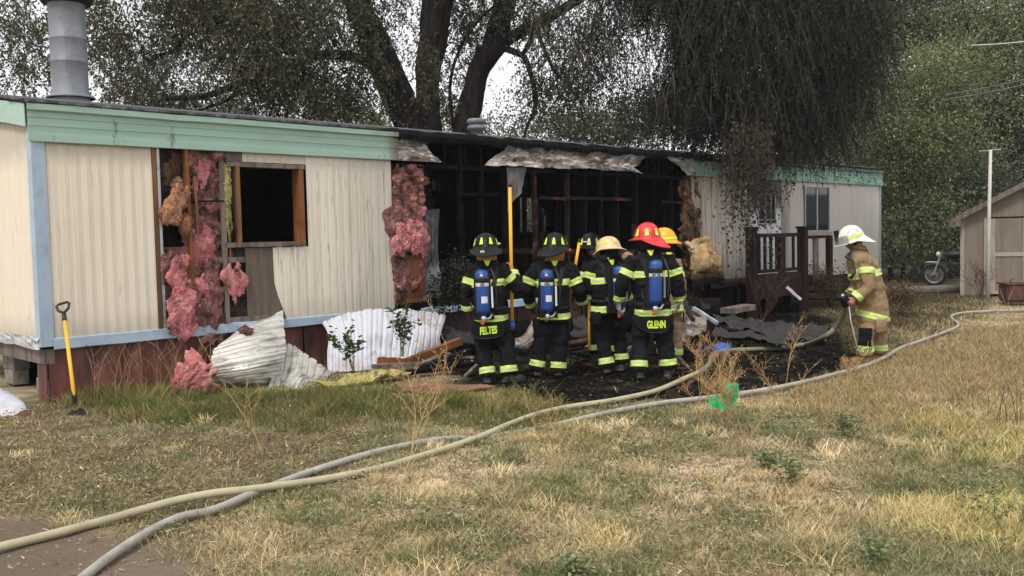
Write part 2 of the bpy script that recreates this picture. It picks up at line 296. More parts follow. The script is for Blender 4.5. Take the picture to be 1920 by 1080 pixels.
# ================================================================== the burnt mobile home (local axes: u along the long wall, v into the house, z up)
home = empty('mobile_home', HO, HA, label='long burnt-out cream mobile home with green fascia band and pink insulation torn open', cat='mobile home')
LEN, DEP, ZB, ZF, ZR = 22.2, 4.2, .72, 3.0, 3.44
def bow(v): return .26*math.sin(math.pi*min(max(v/DEP, 0), 1))
def rib(u, pitch=.128, d=.006):                                     # siding profile: flat pans with narrow grooves and a small mid bead
    f = (u/pitch) % 1.0
    return (d if f < .10 else 0) - (.0015 if .5 < f < .62 else 0)
def ribs_u(u0, u1, pitch=.128):
    us = {u0, u1}; k = math.floor(u0/pitch)
    while k*pitch < u1:
        for f in (0.0, .015, .085, .10, .50, .52, .60, .62):
            u = (k+f)*pitch
            if u0 < u < u1: us.add(u)
        k += 1
    return sorted(us)
def siding(name, u0, u1, z0, z1, mat_, left=None, right=None, hole=None, v=0.0, bottom=None, top=None, warp=0, parent=None):
    us = ribs_u(u0, u1); nz = max(2, int((z1-z0)/.16)); V = []; Fc = []
    for j in range(nz+1):
        t = j/nz
        for u in us:
            uu = u
            zz = z0+(z1-z0)*t
            if left: uu = max(uu, left(zz))
            if right: uu = min(uu, right(zz))
            b = bottom(uu) if bottom else z0; tp = top(uu) if top else z1
            zz = b+(tp-b)*t
            w = warp*fbm((uu*1.3, zz*1.1, 3.1), 3)
            V.append((uu, v+rib(u)-.0+w+.006*fbm((uu*2, zz*.7, 9)), zz))
    n = len(us)
    for j in range(nz):
        for i in range(n-1):
            a = j*n+i; q = (a, a+1, a+n+1, a+n)
            cu = (V[a][0]+V[a+1][0])/2; cz = (V[a][2]+V[a+n][2])/2
            if hole and hole(cu, cz): continue
            if abs(V[a][0]-V[a+1][0]) < 1e-5 and abs(V[a+n][0]-V[a+n+1][0]) < 1e-5: continue
            Fc.append(q)
    return mesh_np(name, V, Fc, mat_, parent or home, False)
def interp(pts):
    pts = sorted(pts)
    def f(x):
        if x <= pts[0][0]: return pts[0][1]
        for (a, b), (c, d) in zip(pts, pts[1:]):
            if x <= c: return b+(d-b)*(x-a)/(c-a)
        return pts[-1][1]
    return f
def rag(z, s=9, a=.03): return a*fbm((z*s, 2.7, 1.1), 4)

# siding on the long wall
siding('siding_panel', .09, 1.375, ZB, ZF+.02, MT['siding'])
lf = interp([(.70, 3.20), (.86, 3.16), (1.0, 3.10), (1.1, 3.04), (1.72, 3.03)])
siding('siding_panel', 3.03, 3.60, ZB, 1.715, MT['siding_streaked'], left=lambda z: lf(z)+rag(z, 14, .02), top=lambda u: 1.715+.02*fbm((u*12, 0, 4)))
siding('siding_panel', 3.60, 5.10, ZB, ZF+.02, MT['siding_streaked'])
siding('siding_panel', 2.62, 3.60, 2.87, ZF+.02, MT['siding'])
rt = interp([(.6, 13.42), (1.5, 13.36), (1.9, 13.30), (2.3, 13.12), (2.7, 13.0), (3.05, 12.98)])
siding('siding_panel', 12.98, 15.30, ZB+.02, ZF+.02, MT['siding_sooty'], left=lambda z: rt(z)+rag(z, 7, .09), warp=.02)
siding('siding_panel', 16.78, 17.84, ZB-.1, ZF+.02, MT['siding_far'])
siding('siding_panel', 17.84, 19.20, ZB-.1, 1.74, MT['siding_far'])
siding('siding_panel', 17.84, 19.20, 2.92, ZF+.02, MT['siding_far'])
siding('siding_panel', 19.20, LEN-.04, ZB-.1, ZF+.02, MT['siding_far'])
# end wall facing left
def endf(s, t):
    v = s*DEP; top = 3.28+bow(v)*.9; z = ZB+(top-ZB)*t
    return (-.004-rib(v, .11, .008), v, z)
nv = 4.2/.11; nu_ = int(DEP/.011)
grid_obj('end_siding_panel', endf, nu_, 6, MT['siding'], home, False)
grid_obj('end_siding_panel', lambda s, t: (LEN+rib(s*DEP, .11, .008), s*DEP, ZB+(3.28+bow(s*DEP)*.9-ZB)*t), 60, 4, MT['siding_far'], home, False)
# corner boards
MB().box(-.03, .115, -.022, .0, ZB-.09, ZF+.0).box(-.03, -.006, -.0, .12, ZB-.09, 3.28).build('corner_trim', MT['blue_trim'], home)
MB().box(LEN-.05, LEN+.02, -.02, .0, ZB-.2, ZF).build('corner_trim', MT['alu'], home)

# fascia: lapped green metal in pieces, the middle ones scorched and torn
def fascia(name, fu0, fu1, fz0, fz1, mat_, crumple, n=80):
    """fu0/fu1: ragged ends as functions of t; fz0/fz1: lower / upper edge as functions of u"""
    laps = [0, .02, .23, .25, .255, .48, .50, .505, .73, .75, .755, .97, 1.0]
    out = [0, .006, .010, .010, -.004, .004, .010, -.004, .004, .010, -.004, .002, .0]
    V = []; Fc = []; nj = len(laps)
    for j, t in enumerate(laps):
        for i in range(n+1):
            s = i/n; u = fu0(t)+(fu1(t)-fu0(t))*s; z0 = fz0(u); z1 = fz1(u)
            c = crumple(u)
            w = c*(fbm((u*2.2, t*2.0, 1.7), 4))
            V.append((u, -.045-out[j]*1.4-max(0, c)*.5+w*1.2, z0+(z1-z0)*t+.35*w*(1-t)))
    for j in range(nj-1):
        for i in range(n):
            a = j*(n+1)+i; Fc.append((a, a+1, a+n+2, a+n+1))
    o = mesh_np(name, V, Fc, mat_, home, False)
    md = o.modifiers.new('t', 'SOLIDIFY'); md.thickness = .004
    return o
e0 = interp([(0, 6.02), (.14, 6.15), (.2, 6.02), (.35, 5.72), (.5, 5.84), (.62, 5.70), (.8, 5.82), (1, 6.02)])
fascia('fascia_panel', lambda t: -.06, lambda t: 5.27+.05*fbm((t*9, 0, 0)), lambda u: ZF-.01, lambda u: 3.36, MT['green'], lambda u: .0, 60)
fascia('fascia_panel', lambda t: 5.22, lambda t: e0(t)+.03*fbm((t*20, 0, 0)), lambda u: ZF-.012, lambda u: 3.355, MT['scorched'], lambda u: .045*(u-5.2)/.6, 60)
pL = [wl(912, 312), wl(925, 300), wl(940, 276)]
sb = interp([wl(912, 312), wl(945, 311), wl(990, 314), wl(1040, 317), wl(1100, 316), wl(1130, 321), wl(1165, 321), wl(1195, 325), (11.35, 2.95)])
l2 = interp([(0, pL[0][0]-.1), (.5, pL[0][0]+.12), (.8, pL[1][0]+.3), (1, pL[2][0])])
r2 = interp([(0, 11.25), (.12, 11.05), (.3, 10.92), (.45, 11.12), (.6, 11.22), (.8, 11.18), (1, 11.45)])
fascia('fascia_panel', lambda t: l2(t)+.04*fbm((t*15, 2, 0)), lambda t: r2(t)+.05*fbm((t*15, 5, 0)), lambda u: sb(u)+.02*fbm((u*4, 0, 0)), lambda u: 3.33+.03*fbm((u*5, 3, 0)), MT['scorched'], lambda u: .05, 150)
l3 = interp([(0, 12.75), (.3, 12.62), (.5, 12.5), (.8, 12.15), (1, 12.05)])
fascia('fascia_panel', lambda t: l3(t)+.05*fbm((t*13, 7, 0)), lambda t: LEN+.04, lambda u: ZF-.01, lambda u: 3.36, MT['green_burnt'], lambda u: .06 if u < 13.1 else .012, 120)
# end fascia (narrow) and the lip along the roof
grid_obj('end_fascia_panel', lambda s, t: (-.07, s*DEP, 3.16+bow(s*DEP)*.9+t*.26), 20, 1, MT['green'], home, False, .01)
def lip(u0, u1, m_, sag=0):
    n = int((u1-u0)/.25); V = []; Fc = []
    for i in range(n+1):
        u = u0+(u1-u0)*i/n
        for y, z in ((-.055, 3.335), (-.095, 3.35), (-.10, 3.415), (-.05, 3.425)):
            V.append((u, y+.004*fbm((u*3, y, 0)), z+.006*fbm((u*2, 1, z))))
    for i in range(n):
        for k in range(3): a = i*4+k; Fc.append((a, a+1, a+5, a+4))
    mesh_np('fascia_lip', V, Fc, m_, home, False)
lip(-.08, 5.2, MT['green']); lip(15.2, LEN+.05, MT['green_burnt'])
# ragged roof edge (weathered, then charred)
V = []; Fc = []; n = 560
for i in range(n+1):
    u = -.1+(LEN+.16)*i/n; burnt = 1 if 5 < u < 15 else .25
    a = .05*burnt*fbm((u*3.2, 0, 0), 5)+.014*burnt*fbm((u*19, 0, 3), 2)
    zlo = 3.405-(.09 if 5.1 < u < 15 else 0)+.9*a+(.02*fbm((u*9, 4, 4)) if burnt == 1 else 0)
    for y, z in ((-.075, zlo), (-.11, (zlo+3.46)/2), (-.10, 3.46+a*.8), (.05, 3.475+a), (.5, 3.50)): V.append((u, y+a*.8, z))
for i in range(n):
    for k in range(4): a = i*5+k; Fc.append((a, a+1, a+6, a+5))
mesh_np('roof_edge', V, Fc, MT['roof_edge'], home, False)
grid_obj('roof', lambda s, t: (-.09+(LEN+.14)*s, -.03+(DEP+.1)*t, 3.45+bow(DEP*t)), 40, 12, MT['shingle'], home, True, .05)
grid_obj('ceiling', lambda s, t: (.02+(LEN-.06)*s, .12+(DEP-.2)*t, 3.32+bow(DEP*t)*.8), 10, 6, MT['black'], home, True)

# floor, back wall with burnt-out openings, inner partitions
MB().box(.05, LEN-.05, .02, DEP-.05, .60, .70).build('floor', MT['char'], home)
holes = [(*wl(811, 338, 4.1)[:1], wl(826, 338, 4.1)[0], 2.84, 3.08), (12.02, 12.62, .95, 2.72), (12.75, 13.0, 1.0, 2.3), (11.62, 11.72, 1.1, 2.5)]
us = sorted({0.02, LEN-.02, *[h[0] for h in holes], *[h[1] for h in holes]}); zs = sorted({.6, 3.5, *[h[2] for h in holes], *[h[3] for h in holes]})
bk = MB()
for a, b in zip(us, us[1:]):
    for c, d in zip(zs, zs[1:]):
        mu, mz = (a+b)/2, (c+d)/2
        if any(h[0] < mu < h[1] and h[2] < mz < h[3] for h in holes): continue
        bk.add([(a, 4.12, c), (b, 4.12, c), (b, 4.12, d), (a, 4.12, d)], [(0, 1, 2, 3)])
bk.build('back_wall', MT['black'], home)
for k in range(7): MB().box(9.45+k*.11, 9.48+k*.11, 4.05, 4.1, 2.8, 3.1).build('window_bar', MT['char'], home) if k % 3 == 0 else None
for (a, v0, v1, z1) in ((2.35, .9, 4.1, 3.4), (5.35, .25, 4.1, 3.4), (7.1, 2.0, 4.1, 3.3), (13.6, .2, 4.1, 3.3), (17.2, .2, 4.1, 3.4)):
    MB().box(a, a+.06, v0, v1, .7, z1).build('partition', MT['black'], home)
for (u0, v0, u1, z1) in ((7.9, 3.0, 8.5, 1.6), (9.0, 2.9, 9.9, 1.2), (3.0, 2.4, 3.7, 1.5), (11.2, 2.9, 11.8, 1.9)):
    MB().box(u0, u1, v0, v0+.6, .7, z1, bev=.05).build('burnt_cupboard', MT['char'], home)
siding('siding_panel', .05, 4.0, ZB, 3.3, MT['siding_far'], v=DEP); siding('siding_panel', 14.5, 22.1, ZB, 3.3, MT['siding_far'], v=DEP)

# framing: studs, plates and braces, each board its own part
def board(name, u0, z0, u1, z1, w, m_, v=.045, d=.085, wob=.0):
    if abs(u1-u0) < abs(z1-z0):
        pts = 5; Vv = []; Ff = []
        for i in range(pts):
            t = i/(pts-1); u = u0+(u1-u0)*t+wob*fbm((t*3, u0, 1)); z = z0+(z1-z0)*t; ww = w*(1+.35*wob*10*fbm((t*5, u0, 8)))
            Vv += [(u-ww/2, v-d/2, z), (u+ww/2, v-d/2, z), (u+ww/2, v+d/2, z), (u-ww/2, v+d/2, z)]
        for i in range(pts-1):
            for k in range(4): Ff.append((i*4+k, i*4+(k+1) % 4, i*4+4+(k+1) % 4, i*4+4+k))
        Ff += [(3, 2, 1, 0), (pts*4-4, pts*4-3, pts*4-2, pts*4-1)]
        return mesh_np(name, Vv, Ff, m_, home)
    return MB().bar((u0, v, z0), (u1, v, z1), d, w, up=(0, 0, 1)).build(name, m_, home)
# left opening
board('stud', 1.405, ZB, 1.405, ZF, .05, MT['wood'], .03)
MB().box(1.44, 1.475, -.012, .03, ZB, ZF).build('edge_strip', MT['alu'], home)
board('stud', 1.86, ZB, 1.83, ZF, .045, MT['wood_orange'], .02)
board('stud', 1.93, 1.9, 1.92, 2.65, .03, MT['wood'], -.03, .03)
board('stud', 2.31, ZB, 2.31, ZF, .06, MT['wood_grey'], -.005, .05)
board('stud', 2.39, 1.3, 2.40, 2.45, .03, MT['wood_orange'], .02, .05)
MB().box(1.40, 3.1, -.006, .07, ZB-.01, ZB+.075).build('sole_plate', MT['wood_grey'], home)
board('brace', 1.86, 2.33, 2.31, 2.34, .02, MT['char'], -.03, .02)
board('brace', 2.05, 1.565, 2.6, 1.56, .075, MT['wood_grey'], .03)
board('brace', 1.50, 1.05, 1.86, 1.05, .02, MT['alu'], -.02, .02)
board('brace', 2.34, 1.12, 2.56, 1.11, .02, MT['alu'], -.02, .02)
MB().box(1.45, 2.62, .14, .15, ZB, ZF+.3).build('inner_panel', MT['black'], home)
MB().box(2.50, 2.56, -.0, .09, 2.0, ZF-.05).build('inner_panel', MT['wood_grey'], home)
# window opening: rough frame of four boards
wu0, wz0, wu1, wz1 = 2.56, 1.79, 3.53, 2.80
MB().box(wu0-.055, wu0, -.03, .10, wz0, wz1).build('window_frame_board', MT['wood'], home)
MB().box(wu1-.06, wu1+.012, -.028, .16, wz0, wz1).build('window_frame_board', MT['wood_orange'], home)
MB().box(2.38, wu1+.03, -.032, .10, wz1, wz1+.06).build('window_frame_board', MT['wood_grey'], home)
MB().box(2.30, wu1+.012, -.03, .10, wz0-.065, wz0).build('window_frame_board', MT['wood_grey'], home)
MB().box(3.17, wu1+.01, -.036, -.03, wz0-.045, wz0-.002).build('window_frame_board', MT['wood'], home)
MB().box(2.34, 2.62, .01, .03, 2.87, 2.99).build('header_board', MT['wood_grey'], home)
bp = MB(); bp.box(2.62, 3.40, .012, .030, ZB-.02, 1.715); bp.build('backing_panel', MT['brown_panel'], home)
MB().box(2.835, 2.842, .004, .012, ZB, 1.715).build('panel_seam', MT['wood_grey'], home)
# burnt middle
for px, mm in ((868, 'char'), (908, 'char'), (950, 'char'), (1008, 'half_char'), (1067, 'half_char'), (1100, 'char'), (1131, 'char'), (1160, 'char'), (1196, 'char'), (1262, 'char')):
    u, _ = wl(px, 400)
    board('stud', u, ZB, u+random.uniform(-.04, .04), 3.3, .055 if px != 1196 else .08, MT[mm], .05, .09, .02)
for k, px in enumerate((793, 833, 872, 955, 1020, 1080, 1140, 1212, 1235)):
    u, _ = wl(px, 290); board('cripple_stud', u, 2.98, u, 3.34, .05, MT['char'], .03, .08, .01)
board('header_board', 5.3, 2.93, 13.1, 2.95, .07, MT['char'], .06, .09)
board('top_plate', 5.3, 3.33, 13.1, 3.33, .05, MT['char'], .02, .09)
board('brace', 9.1, 2.48, 11.0, 2.47, .06, MT['half_char'], .01, .03)
board('brace', 12.0, 2.44, 12.75, 2.43, .055, MT['half_char'], .02, .03)
board('brace', 6.45, 2.50, 7.35, 2.50, .05, MT['char'], .02, .03)
board('brace', 8.4, 2.47, 9.1, 2.46, .05, MT['half_char'], .02, .03)
u0, z0 = wl(900, 470); u1, z1 = wl(1190, 472)
board('brace', u0, z0, u1, z1, .085, MT['half_char'], -.005, .03)
board('brace', u0+1, z0-.6, u1, z1-.55, .06, MT['half_char'], .02, .03)
MB().box(5.2, 13.2, -.004, .10, ZB-.02, ZB+.07).build('sole_plate', MT['char'], home)
for px, t, z1 in ((945, 'half_char', 2.0), (985, 'char', 3.2), (1017, 'half_char', 2.3), (1045, 'char', 3.2), (1225, 'char', 3.2), (1245, 'char', 2.2), (885, 'wood_orange', 1.75)):
    u, _ = wl(px, 450, .25); board('stud', u, ZB, u+.03, z1, .055, MT[t], .27 if px != 885 else -.02, .07, .03)
for k in range(6):                                                  # charred inner studs in the depth of the house
    u = 6.4+k*1.2; board('inner_stud', u, .7, u+.05, 3.3, .06, MT['char'], 2.2+.3*(k % 3), .06, .02)
for k in range(13): MB().bar((5.6+k*.62, .1, 3.29), (5.6+k*.62, 4.0, 3.36), .04, .09).build('rafter', MT['char'], home)
def ragged(name, poly, m_, v=0, th=.012, par=None, curl=0, sub=7, noise_=.02, sc=3):
    """thin board or sheet with a traced outline in home (u,z), gently warped"""
    bm = bmesh.new(); vs = []
    n = len(poly)
    for i in range(n):
        a, b = Vector(poly[i]), Vector(poly[(i+1) % n])
        for k in range(sub):
            p = a.lerp(b, k/sub); j = noise_*fbm((p.x*9, p.y*9, v*5+2), 3); vs.append(bm.verts.new((p.x+j, 0, p.y+j*.7)))
    f = bm.faces.new(vs); bmesh.ops.triangulate(bm, faces=[f]); bmesh.ops.subdivide_edges(bm, edges=bm.edges[:], cuts=2)
    for vv in bm.verts: vv.co.y = v+curl*fbm((vv.co.x*sc, 1.3, vv.co.z*sc), 3)
    me = bpy.data.meshes.new(name); bm.to_mesh(me); bm.free(); me.materials.append(m_)
    o = link(name, me, par or home); md = o.modifiers.new('t', 'SOLIDIFY'); md.thickness = th; md.offset = 0
    return o
MT['drywall'] = mat('smoked_drywall', (.20, .185, .185), .85, layers=[('n', (.35, .22, .19), 3, (1, 1, 1), .52, .64, .7), ('g', (.05, .05, .052), 2, 2.3, 3.0, .5, 3, .7)], bump=(12, .006))
ragged('hanging_board', [wl(947, 314), wl(984, 314), wl(982, 332), wl(973, 362), wl(958, 378), wl(949, 398)], MT['drywall'], -.05, .012, curl=.05)
MT['grey_sheet'] = mat('smoked_grey_sheet', (.12, .125, .13), .6, layers=[('n', (.24, .25, .26), 2, (1, 1, 1.4), .5, .58, .9), ('g', (.012, .012, .014), 2, 1.7, 2.5, .6, 3, .98)], bump=(8, .01))
ragged('hanging_sheet', [wl(797, 395), wl(822, 392), wl(827, 560), wl(800, 556)], MT['grey_sheet'], .03, .006, curl=.12, sc=1.6)
ragged('torn_siding', [wl(1060, 300), wl(1005, 330), wl(1008, 352), wl(1028, 350)], MT['black'], .6)
# orange scorched board and dark rim beside the pink batt
u0, _ = wl(760, 500); ragged('scorched_board', [wl(763, 480), wl(794, 470), wl(797, 545), wl(790, 570), wl(762, 572)], MT['wood_orange'], .02, .02, curl=.02)
ragged('backing_board', [(5.1, ZB), (5.95, ZB), (6.0, 2.2), (5.9, 2.95), (5.1, 2.98)], MT['char'], .07, .02)
# blue bottom trim
def trim(u0, u1, z0, z1, m_, c=.004, v=-.03):
    n = max(3, int((u1-u0)/.12)); V = []; Fc = []
    for i in range(n+1):
        u = u0+(u1-u0)*i/n
        for y, z in ((v+.025, z1), (v, z1-.012), (v-.004, z0+.012), (v+.02, z0)):
            V.append((u, y+c*2*fbm((u*5, z*5, 1), 3), z+c*1.5*fbm((u*3, 2, z), 3)))
    for i in range(n):
        for k in range(3): a = i*4+k; Fc.append((a, a+1, a+5, a+4))
    o = mesh_np('bottom_trim', V, Fc, m_, home); md = o.modifiers.new('t', 'SOLIDIFY'); md.thickness = .006
trim(.11, 2.45, .585, .725, MT['blue_trim']); trim(2.455, 5.12, .585, .72, MT['blue_trim'])
trim(5.6, 7.3, .59, .70, MT['blue_trim'], .012); trim(7.5, 8.5, .56, .70, MT['blue_trim'], .012)
trim(13.35, 14.2, .55, .72, MT['metal_trim'], .02); trim(14.22, 15.25, .56, .72, MT['metal_trim'], .02)
grid_obj('end_bottom_trim', lambda s, t: (-.03-.03*abs(fbm((s*9, t*2, 0), 3)), .02+s*DEP, .60+.13*t+.02*fbm((s*8, t, 4))), 60, 4, MT['metal_trim'], home, False, .006)
# skirting and what is under the end
k = 0; u = .06
while u < LEN-.2:
    w = .86; m_ = MT['skirt'] if u < 4.6 else MT['skirt_char']
    if not (14.2 < u < 16.5):
        th = random.uniform(-.02, .02)
        V = []; Fc = []; us = [u+.005+(w-.01)*i/14 for i in range(15)]
        for i, uu in enumerate(us):
            y = .055+(.012 if i % 4 in (1, 2) else 0)+th*(uu-u)
            V += [(uu, y, .60), (uu, y-.03, -.05)]
        for i in range(14): Fc.append((2*i, 2*i+1, 2*i+3, 2*i+2))
        mesh_np('skirting_panel', V, Fc, m_, home)
    u += w
MB().box(.02, .14, .05, DEP-.05, .42, .595).build('chassis_beam', MT['wood_grey'], home)
MB().box(.3, LEN-.3, .9, 1.0, .35, .595).build('chassis_beam', MT['char'], home)
MB().box(.3, LEN-.3, 3.2, 3.3, .35, .595).build('chassis_beam', MT['char'], home)
MB().box(.2, LEN, 2.0, 2.02, -.02, .6).build('skirting_panel', MT['black'], home)
MB().box(.04, .055, .06, .34, -.05, .42).build('skirting_panel', MT['skirt'], home)
# window with two panes
du0, dz0, du1, dz1 = 17.92, 1.79, 19.13, 2.87
fr = MB().box(du0-.05, du1+.05, -.03, .03, dz1, dz1+.05).box(du0-.05, du1+.05, -.03, .03, dz0-.05, dz0).box(du0-.05, du0, -.028, .03, dz0, dz1).box(du1, du1+.05, -.028, .03, dz0, dz1).box(18.49, 18.55, -.02, .02, dz0, dz1)
fo = fr.build('window', MT['alu'], home)
for a, b in ((du0, 18.49), (18.55, du1)): MB().box(a, b, -.004, .004, dz0, dz1).build('pane', MT['glass'], fo)
MB().box(du0-.1, du1+.1, -.05, 0, dz0-.13, dz0-.055).build('window_sill', MT['shed_trim'], home)
# door with a broken window
da, db = 15.36, 16.72
dr = MB().box(da, db, -.02, .02, .72, 1.97).box(da, da+.33, -.02, .02, 1.97, 2.62).box(16.45, db, -.02, .02, 1.97, 2.62).box(da, db, -.02, .02, 2.62, ZF-.02)
do = dr.build('door', MT['door'], home)
MB().box(da+.33, 16.45, .03, .04, 1.97, 2.62).build('pane', MT['glass'], do)
MB().box(15.98, 16.01, -.025, .0, 1.97, 2.62).box(da+.33, 16.45, -.025, .0, 2.05, 2.07).box(da+.33, 16.45, -.03, 0, 1.95, 1.98).box(da+.31, da+.34, -.03, 0, 1.95, 2.64).box(16.44, 16.47, -.03, 0, 1.95, 2.64).box(16.25, 16.27, -.03, 0, 1.97, 2.62).build('door_window_frame', MT['alu'], do)
kn = MB().ell((16.50, -.07, 1.60), (.045, .04, .045), 10); kn.tube([(16.50, -.02, 1.60), (16.50, -.07, 1.60)], .02, 8); kn.ell((16.50, -.025, 1.60), (.05, .01, .05), 10)
kn.build('door_knob', MT['black_plastic'], do, True)
MB().box(15.27, 15.35, -.03, .03, .7, ZF).box(16.725, 16.78, -.03, .03, .7, ZF).build('door_frame', MT['shed_trim'], home)
# flue and roof vent
fl = hl(at(133, 188, 12.5)); fx, fy = fl.x, fl.y
prof = [(.31, 3.42), (.275, 3.60), (.25, 3.70), (.245, 3.735)]
MB().lathe(prof, (fx, fy, 0), 40).build('flue_base', MT['galv'], home, True)
p = MB()
p.lathe([(.30, 3.735), (.305, 3.748), (.29, 3.76), (.245, 3.765), (.24, 3.80), (.235, 3.815)], (fx, fy, 0), 40); p.build('flue_collar', MT['galv'], home, True)
for k, (a, b) in enumerate(((3.80, 4.20), (4.20, 4.50), (4.50, 4.96))):
    MB().lathe([(.232, a), (.232, a+.012), (.226, a+.02), (.226, b-.012), (.229, b-.006), (.229, b)], (fx, fy, 0), 40).build('flue_section', MT['galv'], home, True)
MB().lathe([(.20, 4.96), (.30, 4.97), (.33, 5.02), (.31, 5.09), (.12, 5.16), (.001, 5.17)], (fx, fy, 0), 40).build('flue_cap', MT['char_edge'], home, True)
vt = hl(at(894, 258, 17.0)); vx, vy = vt.x, vt.y; zz = 3.55
MB().lathe([(.115, zz-.1), (.115, zz+.16), (.12, zz+.16), (.125, zz+.17), (.165, zz+.18), (.17, zz+.23), (.15, zz+.25), (.12, zz+.255), (.12, zz+.28), (.165, zz+.29), (.17, zz+.35), (.15, zz+.37), (.03, zz+.385)], (vx, vy, 0), 24).build('roof_vent', MT['galv'], home, True)

# ------------------------------------------------------------------ insulation
def fluff(name, c, r, m_, parent=None, amp=.35, sc=5, seg=40, seed=0, flat_v=True, rot=0, fl_=.016):
    """torn fibre batt: an ellipsoid heavily displaced by turbulence"""
    n1, n2 = seg, int(seg*.7); P = []
    for i in range(n2+1):
        ph = math.pi*(i+.01)/(n2+.02)
        for k in range(n1):
            an = 2*math.pi*k/n1; P.append((math.sin(ph)*math.cos(an), math.sin(ph)*math.sin(an), -math.cos(ph)))
    P = np.array(P); S = P*np.array(r); mn = max(r)
    d = vfbm(S+np.array(c), sc, 4, seed)+.6*vfbm(S+np.array(c), sc*3.2, 3, seed+5)
    d2 = vfbm(S+np.array(c)+7, sc*.8, 3, seed+9); d3 = vfbm(S+np.array(c)+17, sc*1.1, 3, seed+3)
    S = S*(1+amp*1.6*d[:, None])
    S[:, 0] += mn*amp*.9*d2; S[:, 2] += mn*amp*.9*d3
    if rot: S = S @ np.array(Matrix.Rotation(rot, 3, 'Y')).T
    V = S+np.array(c)
    Fc = np.array([(i*n1+k, i*n1+(k+1) % n1, (i+1)*n1+(k+1) % n1, (i+1)*n1+k) for i in range(n2) for k in range(n1)])
    g = np.random.default_rng(seed+100); q = int(seg*seg*.75); ii = g.integers(0, len(V), q)                    # torn fibres standing off the surface
    B0 = V[ii]; d = P[ii]+g.normal(size=(q, 3))*1.2; d /= np.linalg.norm(d, axis=1)[:, None]; s = np.cross(d, g.normal(size=(q, 3))); s /= np.linalg.norm(s, axis=1)[:, None]
    Lf = (fl_*(.3+g.random(q)**2*1.6))[:, None]; w = Lf*(.22+.3*g.random((q, 1)))
    W = np.stack([B0-d*Lf*.25, B0+d*Lf*.4+s*w, B0+d*Lf, B0+d*Lf*.3-s*w], 1).reshape(-1, 3)
    o = mesh_np(name, np.concatenate([V, W]), np.concatenate([Fc, np.arange(4*q).reshape(-1, 4)+len(V)]), m_, parent, True)
    return o
def torn(c, r, m_, seed, rot=0, parent=None, name='insulation'):
    """hanging torn layer of fibre: ragged outline, deep vertical folds, tattered lower end"""
    r = (r[0]*1.12, r[1]*.48, r[2]*1.04)
    nx, ny = max(14, int(r[0]*2/.011)), max(16, int(r[2]*2/.011)); g = np.random.default_rng(seed+500)
    t = np.repeat(np.linspace(0, 1, ny+1), nx+1); s = np.tile(np.linspace(-1, 1, nx+1), ny+1); z0 = np.zeros_like(s)
    wl_ = 1+.95*vfbm(np.c_[t*r[2]*11, z0+seed, z0], 1, 5, 1); wr_ = 1+.95*vfbm(np.c_[t*r[2]*11, z0+seed+9, z0], 1, 5, 2)
    env = np.clip(np.minimum(t*5+.55, (1-t)*7+.5), 0, 1); x = r[0]*s*np.where(s < 0, wl_, wr_)*env+r[0]*.35*vfbm(np.c_[t*2.2, z0+seed, z0], 1, 2, 3)
    z = r[2]*(1-2*t)-min(r[2], .16)*t*(vfbm(np.c_[s*3.2, z0+seed, z0], 1, 5, 5)*1.8)+min(r[2], .12)*(1-t)*vfbm(np.c_[s*3.2, z0+seed+5, z0], 1, 4, 5)*1.3
    P = np.c_[x, z0, z]; dome = np.sqrt(np.clip(1-np.abs(s)**2.6, 0, 1))*np.sqrt(np.clip(np.minimum(t*6+.1, (1-t)*6+.1), 0, 1))
    Q = P+np.array(c); warp = .05*vfbm(Q, 7, 3, seed)[:, None]*np.array([1, 0, 1])
    fold = np.abs(vfbm((Q+warp)*np.array([1, 1, .42]), 11, 4, seed)); f2 = np.abs(vfbm(Q+warp*2, 24, 3, seed+2)); f3 = vfbm(Q, 60, 2, seed+4); big_ = vfbm(Q, 5, 3, seed+6)
    y = -r[1]*(dome*(.30+.8*big_)+1.25*dome*fold+.6*f2*dome)-.012*f3+.02
    Q[:, 1] += y; V = Q-np.array(c)
    if rot: V = V @ np.array(Matrix.Rotation(rot, 3, 'Y')).T
    V = V+np.array(c); Fc = np.array([(j*(nx+1)+i, (j+1)*(nx+1)+i, (j+1)*(nx+1)+i+1, j*(nx+1)+i+1) for j in range(ny) for i in range(nx)])
    q = int(len(V)*.35); ii = g.integers(0, len(V), q); B0 = V[ii]; d = np.c_[g.normal(size=q)*.8, -np.abs(g.normal(size=q)), g.normal(size=q)*.9-.4]; d /= np.linalg.norm(d, axis=1)[:, None]; sd_ = np.cross(d, g.normal(size=(q, 3))); sd_ /= np.linalg.norm(sd_, axis=1)[:, None]
    Lf = (.018*(.3+g.random(q)**2*2))[:, None]; w = Lf*.22
    W = np.stack([B0-d*Lf*.2, B0+d*Lf*.4+sd_*w, B0+d*Lf, B0+d*Lf*.3-sd_*w], 1).reshape(-1, 3)
    return mesh_np(name, np.concatenate([V, W]), np.concatenate([Fc, np.arange(4*q).reshape(-1, 4)+len(V)]), m_, parent or home, True)
def batt(px0, py0, px1, py1, m_, v=.04, dv=.08, amp=.35, sc=5, seed=0, seg=40, rot=0):
    a = wl(px0, py0, v); b = wl(px1, py1, v)
    if m_ is not MT['tan_fluff'] and abs(a[1]-b[1]) > .12: return torn(((a[0]+b[0])/2, v, (a[1]+b[1])/2), (abs(b[0]-a[0])/2, dv, abs(a[1]-b[1])/2), m_, seed, rot)
    return fluff('insulation', ((a[0]+b[0])/2, v, (a[1]+b[1])/2), (abs(b[0]-a[0])/2, dv, abs(a[1]-b[1])/2), m_, home, amp, sc, seg, seed, rot=rot)
